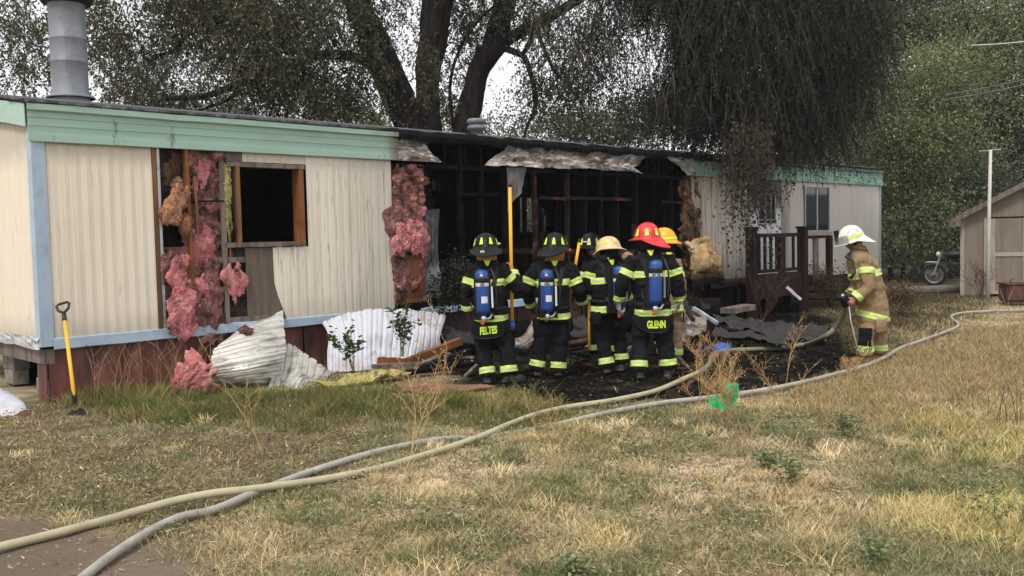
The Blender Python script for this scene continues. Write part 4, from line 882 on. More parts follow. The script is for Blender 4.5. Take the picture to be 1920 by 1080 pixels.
def airpack(parent, pos, side, fwd, up, tilt=0, text=None, labels=True, r=.078, L=.54, band_mat='strap', frame=True, valve='red'):
    """pos: centre of the cylinder"""
    up = (Vector(up)+side*tilt).normalized(); M = Matrix((side, fwd, up)).transposed()
    pk = MB(); pc = Vector(pos)
    # harness frame
    M4 = M.to_4x4(); M4.translation = pc+fwd*.105
    pk.box(-.10, .10, -.012, .012, -.30, .26, M=M4, bev=.008); pk.box(-.13, .13, -.02, .02, -.34, -.24, M=M4, bev=.01)
    o = pk.build('air_pack_frame', MT['strap'], parent)
    prof = []
    for i in range(7): a = math.pi/2*i/6; prof.append((max(.001, r*math.sin(a)), L/2-r*.75+r*.75*math.cos(a)))
    for i in range(7): a = math.pi/2*i/6; prof.append((max(.028, r*math.cos(a)), -L/2+r*.8-r*.8*math.sin(a)))
    prof += [(.024, -L/2-.03), (.001, -L/2-.03)]
    cy = MB().lathe(prof, pc, 24, M=M).build('air_cylinder', MT['tank'], o, True)
    MB().lathe([(r+.002, .115), (r+.006, .12), (r+.006, .165), (r+.002, .17)], pc, 24, M=M).build('clamp_band', MT['strap'], o, True)
    MB().lathe([(r+.0015, .07), (r+.002, .072), (r+.002, .108), (r+.0015, .11)], pc, 24, M=M).build('white_band', MT['label_white'], o, True)
    if labels:
        V = []
        for a in (-.5, -.25, 0, .25, .5):
            for z in (-.13, -.05): V.append(pc+M @ Vector(((r+.002)*math.sin(a+.25), -(r+.002)*math.cos(a+.25), z)))
        mesh_np('label', V, [(2*i, 2*i+2, 2*i+3, 2*i+1) for i in range(4)], MT['label_white'], o, True)
        V = []
        for a in (-.3, -.1, .1):
            for z in (.19, .215): V.append(pc+M @ Vector(((r*.995+.002)*math.sin(a), -(r*.995+.002)*math.cos(a), z)))
        mesh_np('label', V, [(2*i, 2*i+2, 2*i+3, 2*i+1) for i in range(2)], MT['label_white'], o, True)
    if text: lettering(text, o, pc+M @ Vector((0, -r-.0045, .074)), side, up, .036, MT['ink'], bend=r)
    v = MB(); v.lathe([(.03, -L/2-.09), (.034, -L/2-.06), (.034, -L/2-.03), (.028, -L/2-.02)], pc, 12, M=M)
    v.tube([pc+M @ Vector((0, 0, -L/2-.06)), pc+M @ Vector((.07, .03, -L/2-.05)), pc+M @ Vector((.10, .05, -L/2+.0))], .018, 8)
    v.build('valve', MT['chrome'], o, True)
    MB().ell(pc+M @ Vector((-.015, -.01, -L/2-.105)), (.026, .026, .022), 10).build('knob', MT['red_plastic'] if valve == 'red' else MT['black_plastic'], o, True)
    ho = MB()
    ho.tube([pc+M @ Vector(q) for q in ((.10, .06, -.28), (.155, .03, -.16), (.165, .0, .02), (.15, .03, .16), (.12, .08, .26), (.10, .17, .31))], .011, 7)
    ho.tube([pc+M @ Vector(q) for q in ((-.10, .06, -.28), (-.13, .05, -.20), (-.15, .08, -.12))], .010, 7)
    ho.build('air_line', MT['black_plastic'], o, True)
    MB().bar(pc+M @ Vector((.112, .0, -.19)), pc+M @ Vector((.112, .02, .06)), .022, .008, up=fwd).build('gauge_strip', MT['label_white'] if labels else MT['strap_grey'], o)
    return o
def lettering(body, parent, pos, side, up, size, m_, bend=None, bold=.004):
    cu = bpy.data.curves.new('lettering', 'FONT'); cu.body = body; cu.size = size*1.38; cu.align_x = 'CENTER'; cu.extrude = .0012; cu.offset = bold*size/.09
    t = bpy.data.objects.new('lettering', cu); COL.objects.link(t)
    dg = bpy.context.evaluated_depsgraph_get(); me = bpy.data.meshes.new_from_object(t.evaluated_get(dg), depsgraph=dg); bpy.data.objects.remove(t)
    side = Vector(side).normalized(); up = Vector(up).normalized(); nrm = side.cross(up)                # towards the reader
    for v in me.vertices:
        x, y, z = v.co.x*.57, v.co.y, v.co.z
        q = side*x+up*y+nrm*z
        if bend: a = x/bend; q = side*(bend*math.sin(a))+up*y+nrm*(z-bend*(1-math.cos(a)))
        v.co = Vector(pos)+q
    me.materials.clear(); me.materials.append(m_); return link('lettering', me, parent)

def person(label, root, J, h, style, group='firefighters gathered at the burnt wall'):
    """J: joints in world space.  h: heading (0 = facing away from the camera)."""
    P = empty('person', root, 0, label=label, cat='person', group=group)
    rt = Vector(root); J = {k: Vector(v)-rt for k, v in J.items()}
    fwd = Matrix.Rotation(h, 3, 'Z') @ Vector((0, 1, 0)); side = Matrix.Rotation(h, 3, 'Z') @ Vector((1, 0, 0)); S = style
    up = Vector((0, 0, 1)); ck = MT[S.get('cloth', 'navy')]; wd = S.get('w', 1.0)
    pel, ch, nk, hd = J['pelvis'], J['chest'], J['neck'], J['head']
    # body: one continuous figure
    b = MB()
    torso_loft(b, [(pel-up*.10, .12, .09), (pel, .15, .11), (pel.lerp(ch, .5), .13, .10), (ch, .16, .115), (ch.lerp(nk, .6), .14, .09), (nk-up*.02, .07, .06), (nk+up*.05, .058, .058), (hd, .06, .06)], side, fwd)
    hr = Matrix.Rotation(S.get('face_h', h), 3, 'Z') @ Matrix.Rotation(-S.get('tilt', .1), 3, 'X')
    b.ell(hd+hr @ Vector((0, 0, .02)), (.076, .095, .105), 18, hr); b.ell(hd+hr @ Vector((0, .035, -.06)), (.055, .055, .055), 12, hr)
    b.tube([hd+hr @ Vector((0, .085, .035)), hd+hr @ Vector((0, .118, -.01)), hd+hr @ Vector((0, .09, -.02))], [.010, .016, .012], 8)
    b.tube([hd+hr @ Vector((-.028, .084, -.050)), hd+hr @ Vector((0, .096, -.050)), hd+hr @ Vector((.028, .084, -.050))], .009, 8)
    b.tube([hd+hr @ Vector((-.045, .078, .048)), hd+hr @ Vector((0, .094, .050)), hd+hr @ Vector((.045, .078, .048))], .012, 8)
    for s in (-1, 1): b.ell(hd+hr @ Vector((s*.078, -.005, 0)), (.012, .026, .034), 10, hr)
    for s, q in ((-1, 'L'), (1, 'R')):
        sh, el, wr = J['sh'+q], J['el'+q], J['wr'+q]
        b.tube([ch.lerp(nk, .5), sh, sh.lerp(el, .5), el, el.lerp(wr, .5), wr], [.06, .055, .050, .042, .040, .030], 10)
        bare = S.get('bare', ''); dirh = J.get('ha'+q, wr+(wr-el).normalized()*.1)-wr
        if q in bare: hand(b, wr, dirh, J.get('palm'+q, fwd) if ('palm'+q) not in J else J['palm'+q]+rt, S.get('curl', 1.1))
        hp, kn, an = J['hip'+q], J['kn'+q], J['an'+q]
        b.tube([pel, hp, hp.lerp(kn, .5), kn, kn.lerp(an, .35), an, an-up*.04], [.08, .078, .068, .052, .050, .036, .04], 10)
    body = b.build('body', MT['skin'], P); bake(body, .0105, 2)
    # trousers
    t = MB()
    torso_loft(t, [(pel-up*.14, .15*wd, .125), (pel-up*.05, .185*wd, .145), (pel+up*.08, .185*wd, .14)], side, fwd)
    for q in 'LR':
        hp, kn, an = J['hip'+q], J['kn'+q], J['an'+q]
        t.tube([hp+up*.04, hp-up*.05, hp.lerp(kn, .55), kn, kn.lerp(an, .5), an+up*.03, an-up*.015], [.112*wd, .122*wd, .116*wd, .102*wd, .100*wd, .102*wd, .104*wd], 14)
    tr = t.build('trousers', ck, P); bake(tr, .0150, 4, (.0155, 5.6, S.get('seed', 1)))
    for q in 'LR':
        kn, an = J['kn'+q], J['an'+q]; ax = (kn-an).normalized(); z = S.get('cuff', .075)
        band(tr, 'cuff_stripe', an+ax*z, ax, .038, .17, tr)
    if S.get('knee'):
        kn, an = J['knL'], J['anL']; c = kn-up*.03
        bm = bmesh.new(); bm.from_mesh(tr.data)
        kl = [f for f in bm.faces if abs(f.calc_center_median().z-c.z) > .16 or (f.calc_center_median()-c).dot(fwd) < -.045 or (f.calc_center_median().xy-c.xy).length > .14]
        bmesh.ops.delete(bm, geom=kl, context='FACES'); bm.normal_update()
        for v in bm.verts: v.co += v.normal*.006
        me = bpy.data.meshes.new('knee_patch'); bm.to_mesh(me); bm.free(); me.materials.append(MT['navy']); link('knee_patch', me, tr)
    # boots
    for q in 'LR':
        an = J['an'+q]; to = J['toe'+q]; d = (to-an); d.z = 0; d.normalize(); gz = -rt.z; z0 = gz+.0
        an0 = Vector((an.x, an.y, z0)); m_ = MB()
        m_.tube([an0-d*.075+up*.045, an0-d*.02+up*.05, an0+d*.07+up*.05, an0+d*.15+up*.045, an0+d*.205+up*.035], [.042, .056, .055, .055, .032], 12, flat=.85, up=up)
        m_.tube([an0+up*.05, an0+up*.14, an+up*.05], [.056, .062, .075], 12)
        m_.box(-.052, .052, -.10, .20, 0, .028, M=Matrix.Translation(an0) @ d.to_track_quat('Y', 'Z').to_matrix().to_4x4(), bev=.012)
        bt = m_.build('boot', MT[S.get('boot', 'boot')], P); bake(bt, .010, 4)
    # coat
    c = MB(); hem = pel-up*S.get('hem', .12)
    k = S.get('depth', 1.0)
    torso_loft(c, [(hem, .215*wd, .165*k), (hem+up*.03, .218*wd, .168*k), (pel+up*.05, .205*wd, .158*k), (pel.lerp(ch, .5), .205*wd, .155*k), (ch-up*.04, .222*wd, .165*k), (ch.lerp(nk, .4), .215*wd, .150*k), (ch.lerp(nk, .78), .15*wd, .115*k), (nk-up*.03, .112, .098), (nk+up*.03, .104, .098), (nk+up*.055, .098, .095)], side, fwd, 28)
    for q in 'LR':
        sh, el, wr = J['sh'+q], J['el'+q], J['wr'+q]
        c.tube([ch.lerp(nk, .45).lerp(sh, .4), sh, sh.lerp(el, .5), el, el.lerp(wr, .5), wr-(wr-el).normalized()*.01], [.095, .098*wd, .092*wd, .082*wd, .076*wd, .070], 14)
    co = c.build('coat', ck, P); bake(co, .0145, 4, (.0165, 5.2, S.get('seed', 1)+20))
    zc = S.get('chest_stripe', ch.z-.02); sp = pel.lerp(ch, (zc-pel.z)/(ch.z-pel.z))
    axis = (ch-pel).normalized()
    band(co, 'chest_stripe', sp, axis, .040, 1, co, ell=(side, fwd, .232*wd, .24*k))
    band(co, 'hem_stripe', hem+up*.075, Vector((0, 0, 1))+side*S.get('hem_tilt', 0)+fwd*S.get('hem_tiltf', 0), .040, 1, co, ell=(side, fwd, .26*wd, .24*k))
    for q in 'LR':
        sh, el, wr = J['sh'+q], J['el'+q], J['wr'+q]; ta = S.get('arm'+q, .62)
        if q not in S.get('plain', ''): band(co, 'sleeve_stripe', sh.lerp(el, ta), (el-sh), .038, .135, co)
        if q not in S.get('plain', ''): band(co, 'sleeve_stripe', wr.lerp(el, .22), (wr-el), .034, .12, co)
        if q not in S.get('bare', ''):
            g = MB(); hand(g, wr, J.get('ha'+q, wr+(wr-el).normalized()*.1)-wr, fwd*.4-side*(1 if q == 'R' else -1), S.get('curl', .9), 1.18)
            g.tube([wr-(wr-el).normalized()*.05, wr+(wr-el).normalized()*.01], [.045, .042], 10)
            go = g.build('glove', MT[S.get('glove', 'glove')], P); bake(go, .008, 2)
    # coat pockets and a back yoke seam
    for s in (-1, 1):
        pc_ = hem-up*.0+side*s*.155*wd-fwd*(.03*k); nn = (side*s*.95-fwd*.30).normalized(); xx_ = nn.cross(up).normalized()
        V = [pc_-up*.03+nn*.055+xx_*(a*.075)+up*b+nn*(.018 if abs(a) < .9 and -.09 < b < .07 else 0) for b in (-.10, -.08, .06, .075) for a in (-1, -.8, .8, 1)]
        o = mesh_np('pocket', V, [(4*j+i, 4*j+i+1, 4*j+i+5, 4*j+i+4) for j in range(3) for i in range(3)], ck, co, True); o.modifiers.new('t', 'SOLIDIFY').thickness = .01
    # collar tab, neck flap / hood
    if S.get('tab', True):
        V = [nk-fwd*.112+side*.055+up*.035, nk-fwd*.112-side*.055+up*.035, nk-fwd*.150-up*.055-side*.012, nk-fwd*.150-up*.055+side*.012]
        o = mesh_np('collar_tab', V, [(0, 1, 2, 3)], MT['lime'], co); md = o.modifiers.new('t', 'SOLIDIFY'); md.thickness = .006
    if S.get('flap'):
        f = MB(); torso_loft(f, [(nk+up*.01-fwd*.015, .125, .112), (hd-up*.07-fwd*.02, .122, .112), (hd+up*.02-fwd*.015, .104, .108), (hd+up*.08-fwd*.01, .085, .09)], side, fwd, 20)
        fo = f.build('neck_flap', MT[S['flap']], P)
        bm = bmesh.new(); bm.from_mesh(fo.data); hf = hr @ Vector((0, 1, 0))
        bmesh.ops.delete(bm, geom=[x for x in bm.faces if (x.calc_center_median()-hd).dot(hf) > .055 or len(x.verts) > 4], context='FACES')
        bm.to_mesh(fo.data); bm.free(); fo.data.polygons.foreach_set('use_smooth', np.ones(len(fo.data.polygons), bool))
        md = fo.modifiers.new('t', 'SOLIDIFY'); md.thickness = .006
    else:
        MB().ell(hd+hr @ Vector((0, -.012, .03)), (.084, .098, .10), 14, hr).build('hair', MT['hair'], P, True)
    hm = helmet(P, hd, S.get('face_h', h), S.get('tilt', .1), S['helmet'], S.get('hstyle', 'trad'), S.get('hroll', 0), S.get('tabs', True))
    if S.get('pack'):
        kw = S['pack']; off = kw.get('off', 0)
        pc = ch.lerp(pel, .30)-fwd*(.165*k+.115)+side*off+up*kw.get('dz', 0)
        airpack(P, pc, side, fwd, up, kw.get('tilt', 0), kw.get('text'), kw.get('labels', True), valve=kw.get('valve', 'red'))
        st = MB()
        for s in (-1, 1):
            pts = [ch-fwd*(.165*k+.02)+side*s*.07-up*.05, ch.lerp(nk, .55)-fwd*.135+side*s*.10, ch.lerp(nk, .85)+side*s*.115+up*.035, ch.lerp(nk, .5)+fwd*.15+side*s*.13, ch-up*.1+fwd*.19+side*s*.13]
            st.tube(pts, .030, 8, flat=.35, up=(0, 0, 1) if False else fwd)
        st.build('shoulder_strap', MT['strap'], P)
        bt_ = MB(); torso_loft(bt_, [(pel+up*.035, .222*wd, .175*k), (pel+up*.08, .222*wd, .175*k)], side, fwd, 28); bt_.build('waist_belt', MT['strap'], P, True)
    if S.get('name'):
        cz = hem-up*.055+side*S.get('name_x', 0); y = .165*k+.035; V = []; W_ = .20; tl = S.get('name_tilt', 0)
        for i in range(13):
            x = -W_+2*W_*i/12; dy = .06*(x/W_)**2; drop = -.03*(1-(x/W_)**2)
            for z in (.085, .0+drop*.4, -.075+drop+.035*(x/W_)**4): V.append(cz+side*x-fwd*(y-dy)+up*(z+tl*x))
        o = mesh_np('name_patch', V, [(3*i+j, 3*i+3+j, 3*i+4+j, 3*i+1+j) for i in range(12) for j in (0, 1)], MT['navy'], P); md = o.modifiers.new('t', 'SOLIDIFY'); md.thickness = .008
        ed = MB().tube([V[3*i+2] for i in range(13)], .004, 6).build('piping', MT['silver'], o)
        lettering(S['name'], o, cz-fwd*(y+.010)-up*.048, (side+up*tl), up, .088, MT['lime'], bend=.9, bold=.006)
    return P, hm, J

def px_j(Y, **k):
    """joint positions from photo measurements: name=(px, py, dy) with dy metres farther than the person's own distance"""
    return {n: at(a, b, Y+d) for n, (a, b, d) in k.items()}
def grounded(px, py): g = ground_at(px, py); return Vector((g.x, g.y, 0))

# firefighter holding the tall pike pole
Y = 11.45; J = px_j(Y, pelvis=(919, 587, 0), chest=(914, 527, 0), neck=(913, 489, .02), head=(911, 466, .04), shL=(887, 508, 0), elL=(875, 545, -.03), wrL=(878, 583, .05), shR=(940, 506, 0), elR=(969, 540, .06), wrR=(961, 509, .22), haR=(958, 495, .26),
    hipL=(903, 606, 0), hipR=(938, 606, .02), knL=(907, 654, .05), knR=(950, 655, .0), anL=(914, 702, -.02), anR=(955, 699, -.05), toeL=(916, 700, .3), toeR=(985, 700, .02))
J['palmR'] = Vector((-.8, .5, 0))
P1, (h1, m1), _ = person('firefighter in black with FELTES on the coat tail, holding the tall yellow pole', grounded(919, 717), J, .05, dict(helmet='h_black', flap='hood', tilt=.12, bare='R', curl=1.0, pack=dict(off=-.075, text='AFD', tilt=-.02), name='FELTES', name_x=-.03, name_tilt=.07, seed=3, cuff=.05, depth=.95, hem=.13, hem_tilt=.0, w=.93, armR=.45, armL=.55))
MB().ell(m1 @ Vector((-.045, -.245, -.075)), (.028, .010, .017), 10).build('sticker', MT['label_white'], h1, True)
MB().ell(m1 @ Vector((-.045, -.257, -.073)), (.014, .004, .008), 8).build('sticker_print', MT['red_plastic'], h1, True)
MB().ell(m1 @ Vector((.150, -.03, .035)), (.02, .03, .02), 8).build('helmet_light', MT['chrome'], h1, True)
# second from left
Y = 11.95; J = px_j(Y, pelvis=(1038, 585, 0), chest=(1037, 525, 0), neck=(1039, 490, .02), head=(1041, 464, .04), shL=(1003, 505, 0), elL=(987, 543, -.02), wrL=(996, 575, .14), shR=(1069, 504, 0), elR=(1086, 543, -.02), wrR=(1092, 568, .14), haR=(1085, 577, .22), haL=(1001, 586, .22),
    hipL=(1021, 606, 0), hipR=(1054, 606, 0), knL=(1013, 651, .02), knR=(1049, 651, .02), anL=(1006, 692, .0), anR=(1047, 696, -.02), toeL=(1000, 700, .3), toeR=(1050, 700, .3))
P2_, (h2, m2), _ = person('firefighter in black with yellow-brown neck flap, second from the left', grounded(1028, 706), J, .0, dict(helmet='h_black', flap='hood', tilt=.05, face_h=-.5, pack=dict(off=-.09, text='AFDU', valve='black'), seed=8, cuff=.08, w=.95, armR=.6, armL=.6))
MB().ell(m2 @ Vector((.16, .02, -.045)), (.045, .03, .022), 10).build('helmet_light', MT['red_plastic'], h2, True)
# red helmet
Y = 11.55; J = px_j(Y, pelvis=(1224, 578, 0), chest=(1222, 512, 0), neck=(1217, 470, .02), head=(1214, 447, .04), shL=(1186, 490, 0), elL=(1167, 530, -.02), wrL=(1161, 566, .06), shR=(1257, 489, 0), elR=(1271, 528, -.02), wrR=(1273, 565, .06), haL=(1160, 580, .08), haR=(1271, 579, .08),
    hipL=(1205, 597, 0), hipR=(1243, 597, 0), knL=(1200, 640, .02), knR=(1247, 640, .02), anL=(1199, 692, -.05), anR=(1253, 688, .0), toeL=(1190, 700, .3), toeR=(1264, 700, .3))
person('firefighter in black with a red helmet and GLENN on the coat tail', grounded(1226, 708), J, .0, dict(helmet='h_red', flap='navy', tilt=.02, face_h=.95, hstyle='trad', pack=dict(off=.0, text='DRY DEC', tilt=.03, labels=False, dz=.03), name='GLENN', name_x=.01, seed=14, cuff=.065, w=1.0, glove='glove_pale', chest_stripe=None or (at(1222, 513, 11.55).z), armL=.55, armR=.55))
# cream helmet, turned away to the right
Y = 12.05; J = px_j(Y, pelvis=(1136, 572, 0), chest=(1132, 522, 0), neck=(1136, 488, .04), head=(1141, 470, .08), shL=(1113, 499, 0), elL=(1102, 530, -.03), wrL=(1103, 556, .10), shR=(1160, 500, .08), elR=(1172, 533, .15), wrR=(1176, 560, .3), haL=(1104, 568, .14),
    hipL=(1122, 590, 0), hipR=(1152, 590, .04), knL=(1129, 636, .02), knR=(1162, 634, .15), anL=(1138, 686, -.02), anR=(1166, 678, .12), toeL=(1140, 690, .3), toeR=(1180, 680, .35))
person('firefighter in black under a round cream helmet, left of the red-helmeted one', grounded(1145, 696), J, .5, dict(helmet='h_tan', hstyle='round', flap='navy', tilt=.25, hroll=.15, face_h=.9, pack=dict(off=.04, text='AFD', tilt=.0), seed=21, cuff=.07, w=.85))
# masked firefighter facing us, behind
Y = 12.95; J = px_j(Y, pelvis=(1126, 562, 0), chest=(1120, 515, 0), neck=(1112, 486, -.02), head=(1107, 463, -.06), shL=(1140, 495, 0), elL=(1147, 530, 0), wrL=(1145, 555, -.1), shR=(1101, 495, 0), elR=(1094, 528, 0), wrR=(1096, 552, -.1),
    hipL=(1140, 580, 0), hipR=(1114, 580, 0), knL=(1145, 622, 0), knR=(1114, 622, 0), anL=(1149, 660, 0), anR=(1116, 658, 0), toeL=(1150, 660, -.3), toeR=(1112, 660, -.3))
Pm, (hm_o, hmx), _ = person('masked firefighter in black facing the camera, behind the cream helmet', grounded(1132, 671), J, math.pi+.35, dict(helmet='h_black', flap='navy', tilt=.02, face_h=math.pi+.15, seed=30, cuff=.06, w=.85, tab=False))
hq = at(1107, 465, 12.85)-Pm.location; mr = Matrix.Rotation(math.pi+.15, 3, 'Z')
mk = MB().ell(hq+mr @ Vector((0, .075, -.01)), (.068, .052, .078), 16, mr).build('face_mask', MT['black_plastic'], Pm, True)
MB().ell(hq+mr @ Vector((0, .088, .012)), (.058, .048, .045), 16, mr).build('visor', mat('grey_mask_lens', (.34, .34, .36), .2, spec=.6), mk, True)
MB().lathe([(.001, 0), (.030, .0), (.034, .02), (.03, .04), (.02, .045)], hq+mr @ Vector((0, .125, -.055)), 14, M=mr @ Matrix.Rotation(-1.57, 3, 'X')).build('air_inlet', MT['strap_grey'], mk, True)
mesh_np('helmet_band', [hmx @ Vector((math.cos(a)*.142, math.sin(a)*.163, z)) for a in [.5+2.1*i/12 for i in range(13)] for z in (.05, .068)], [(2*i, 2*i+2, 2*i+3, 2*i+1) for i in range(12)], MT['silver'], hm_o, True)
# yellow helmet, tan coat
Y = 12.5; J = px_j(Y, pelvis=(1254, 570, 0), chest=(1250, 515, 0), neck=(1247, 474, .0), head=(1245, 453, .0), shL=(1228, 493, -.02), elL=(1190, 490, .3), wrL=(1172, 480, .5), shR=(1268, 493, 0), elR=(1277, 530, -.02), wrR=(1276, 560, .1),
    hipL=(1244, 590, 0), hipR=(1264, 590, .03), knL=(1246, 628, .02), knR=(1268, 628, .02), anL=(1246, 668, -.05), anR=(1267, 668, .02), toeL=(1235, 670, .25), toeR=(1262, 680, .3))
person('firefighter in tan coat and amber yellow helmet, behind the red-helmeted one', grounded(1258, 684), J, .25, dict(helmet='h_yellow', hstyle='cap', cloth='tan', flap='navy', tilt=.05, face_h=1.05, seed=40, cuff=.07, w=.85, boot='boot_tan', plain='L'))
# officer in white helmet with the hose
Y = 12.45; J = px_j(Y, pelvis=(1636, 580, 0), chest=(1622, 510, 0), neck=(1608, 470, 0), head=(1597, 450, 0), shL=(1624, 492, -.20), elL=(1627, 538, -.27), wrL=(1603, 560, -.24), haL=(1592, 572, -.20), shR=(1616, 492, .18), elR=(1606, 535, .22), wrR=(1590, 556, .05), haR=(1580, 562, -.06),
    hipL=(1632, 600, -.09), hipR=(1640, 600, .09), knL=(1624, 632, -.10), knR=(1649, 632, .10), anL=(1622, 664, -.10), anR=(1648, 660, .12), toeL=(1585, 670, -.12), toeR=(1625, 664, .10))
J['palmL'] = Vector((-.3, .6, -.6)); J['palmR'] = Vector((.3, -.8, -.3))
Po, (ho_, hx_), Jo = person('officer in tan turnout gear and white helmet holding the hose nozzle', grounded(1630, 680), J, math.pi/2-.10, dict(helmet='h_white', cloth='tan', tilt=.30, face_h=math.pi/2, hem=.16, seed=50, cuff=.075, w=.95, depth=1.22, boot='boot_tan', knee=True, bare='L', curl=1.5, armL=.35, armR=.4, tabs=False, flap='tan', hem_tiltf=-.28), group=None)
V = []
for i in range(9):
    a = .35+2.45*i/8
    for z in (-.045, .05): V.append(hx_ @ Vector((.175*math.cos(a), .155*math.sin(a)+.045, z+.01+ (.02 if z > 0 else 0))))
mesh_np('face_shield', V, [(2*i, 2*i+2, 2*i+3, 2*i+1) for i in range(8)], MT['visor'], ho_, True)
for s in (1, -1):
    V = []
    for i in range(7):
        a = (math.pi if s > 0 else 0)+(-.75+1.6*i/6)*1
        for t in (.05+.02*i, .20+.02*i): V.append(hx_ @ Vector(((.1425*math.cos(t))*math.cos(a), (.1635*math.cos(t))*math.sin(a), .165*math.sin(t))))
    mesh_np('reflective_tab', V, [(2*i, 2*i+2, 2*i+3, 2*i+1) for i in range(6)], MT['lime'], ho_, True)
V = []                                                                # faded red print arching on the helmet side
for i in range(9):
    a = math.pi-.55+1.1*i/8; t = .50+.35*math.sin(math.pi*i/8)
    for dt in (0, .07): V.append(hx_ @ Vector((.143*math.cos(t+dt)*math.cos(a), .164*math.cos(t+dt)*math.sin(a), .1655*math.sin(t+dt))))
mesh_np('helmet_print', V, [(2*i, 2*i+2, 2*i+3, 2*i+1) for i in range(8)], mat('faded_red_print', (.55, .22, .24), .6), ho_, True)
MB().tube([hx_ @ Vector((-.145, .0, -.01)), hx_ @ Vector((-.12, .0, -.05)), hx_ @ Vector((-.10, .03, -.07))], [.022, .02, .015], 8).build('ear_flap', MT['black_plastic'], ho_, True)
nq = Jo['neck']; r0 = Vector((-1, 0, 0))
MB().tube([nq+Vector((-.14, -.10, -.03)), nq+Vector((-.20, -.14, -.07)), nq+Vector((-.13, -.17, -.13)), nq+Vector((-.10, -.18, -.28)), nq+Vector((-.16, -.18, -.36))], [.018, .026, .014, .012, .028], 8).build('radio_microphone', MT['black_plastic'], Po, True)
# straps hanging from the nozzle hand
nz_ = at(1583, 556, 12.35)
noz = empty('hose_nozzle', nz_, 0, label='black hose nozzle with round white-centred tip in the officer\'s hand', cat='nozzle')
mb = MB(); mb.tube([(-.045, -.04, .03), (-.03, -.03, .0), (.0, .0, -.05), (.02, .02, -.13)], [.068, .066, .045, .045], 14); mb.build('barrel', MT['black_plastic'], noz, True)
MB().ell((-.045, -.075, .02), (.020, .01, .020), 10).build('tip', MT['label_white'], noz, True)
MB().tube([(.03, .0, -.05), (.09, -.02, .0), (.09, -.04, .06), (.02, -.04, .09)], .010, 8).build('bail_handle', MT['black_plastic'], noz, True)
st = MB(); pts = [at(1592, 575, 12.25), at(1595, 600, 12.2), at(1602, 630, 12.2), at(1607, 650, 12.25), at(1615, 664, 12.3)]; st.tube(pts, .012, 6, flat=.5)
tag(st.build('webbing_strap', MT['label_white']), 'pale webbing strap hanging from the officer\'s hand to his boot', 'strap')

# tools they hold
def pole(name, a, b, r, label, tipm=None, tip=.1, hook=False):
    a, b = Vector(a), Vector(b); P = empty(name, b, 0, label=label, cat='pole', group='long yellow tool handles'); a = a-b
    MB().tube([a, a*.5, Vector((0, 0, 0))], r, 12).build('shaft', MT['yellow_paint'], P, True)
    d = a.normalized()
    MB().tube([a-d*.03, a+d*.012], r*1.12, 12).build('end_cap', MT['black_plastic'], P, True)
    if tipm: MB().tube([d*.0, -d*tip*.6, -d*tip], [r*1.5, r*1.6, r*1.3], 12).tube([Vector((0, 0, 0)), d*.03], r*1.3, 12).build('lower_end', MT[tipm], P, True)
    if hook: MB().tube([Vector((0, 0, 0)), -d*.12, -d*.16+Vector((.05, .0, 0)), -d*.10+Vector((.08, 0, 0))], [.012, .012, .01, .006], 6).build('hook', MT['char'], P, True)
    return P
pole('pike_pole', at(956, 346, 11.68), at(960.5, 604, 11.66), .021, 'tall yellow pole with blue lower end held upright by the leftmost firefighter', 'blue_plastic', .09)
pole('pike_pole', at(1087, 450, 12.12), at(1064, 585, 12.2), .019, 'slanted yellow pole with its top above the second firefighter\'s right shoulder', hook=True)
pole('pike_pole', at(1104, 540, 12.12), at(1105, 654, 12.12), .017, 'yellow pole hanging upright below the cream-helmeted firefighter\'s left hand', hook=True)
# ================================================================== shovel, hoses, debris
sa, sb_ = at(118, 563, 10.9), ground_at(143, 775); sb_ = Vector((sb_.x, sb_.y, 0))
sh_ = empty('shovel', sb_, 0, label='yellow-handled shovel with black D-grip leaning on the left corner of the home', cat='shovel')
sa = at(121, 597, hw(.36, -.04, 1).y-.32)-sb_; d = sa.normalized()
MB().tube([d*.22, sa], .021, 12).build('handle', MT['yellow_paint'], sh_, True)
xx = Vector((1, 0, 0)); xx = (xx-d*xx.dot(d)).normalized(); g = MB()
g.tube([sa-d*.04, sa+d*.09], [.026, .022], 10)
g.tube([sa+d*.08, sa+d*.13-xx*.055, sa+d*.20-xx*.072, sa+d*.225-xx*.05, sa+d*.225+xx*.05, sa+d*.20+xx*.072, sa+d*.13+xx*.055, sa+d*.08], .0155, 8)
g.build('grip', MT['black_plastic'], sh_, True)
bl = MB(); bl.tube([d*.30, d*.22, d*.14], [.022, .026, .020], 10, flat=.8)
for i in range(1): pass
yv = xx.cross(d); V = []
for j, (t, w) in enumerate(((.05, .035), (.02, .085), (-.06, .10), (-.16, .09), (-.22, .03))):
    for i in range(7): s = -1+2*i/6; V.append(d*t+xx*w*s+yv*(-.03*(1-s*s)+.01))
bl.build('socket', MT['char_edge'], sh_, True)
o = mesh_np('blade', V, [(j*7+i, j*7+i+1, j*7+i+8, j*7+i+7) for j in range(4) for i in range(6)], MT['char_edge'], sh_, True); o.modifiers.new('t', 'SOLIDIFY').thickness = .004

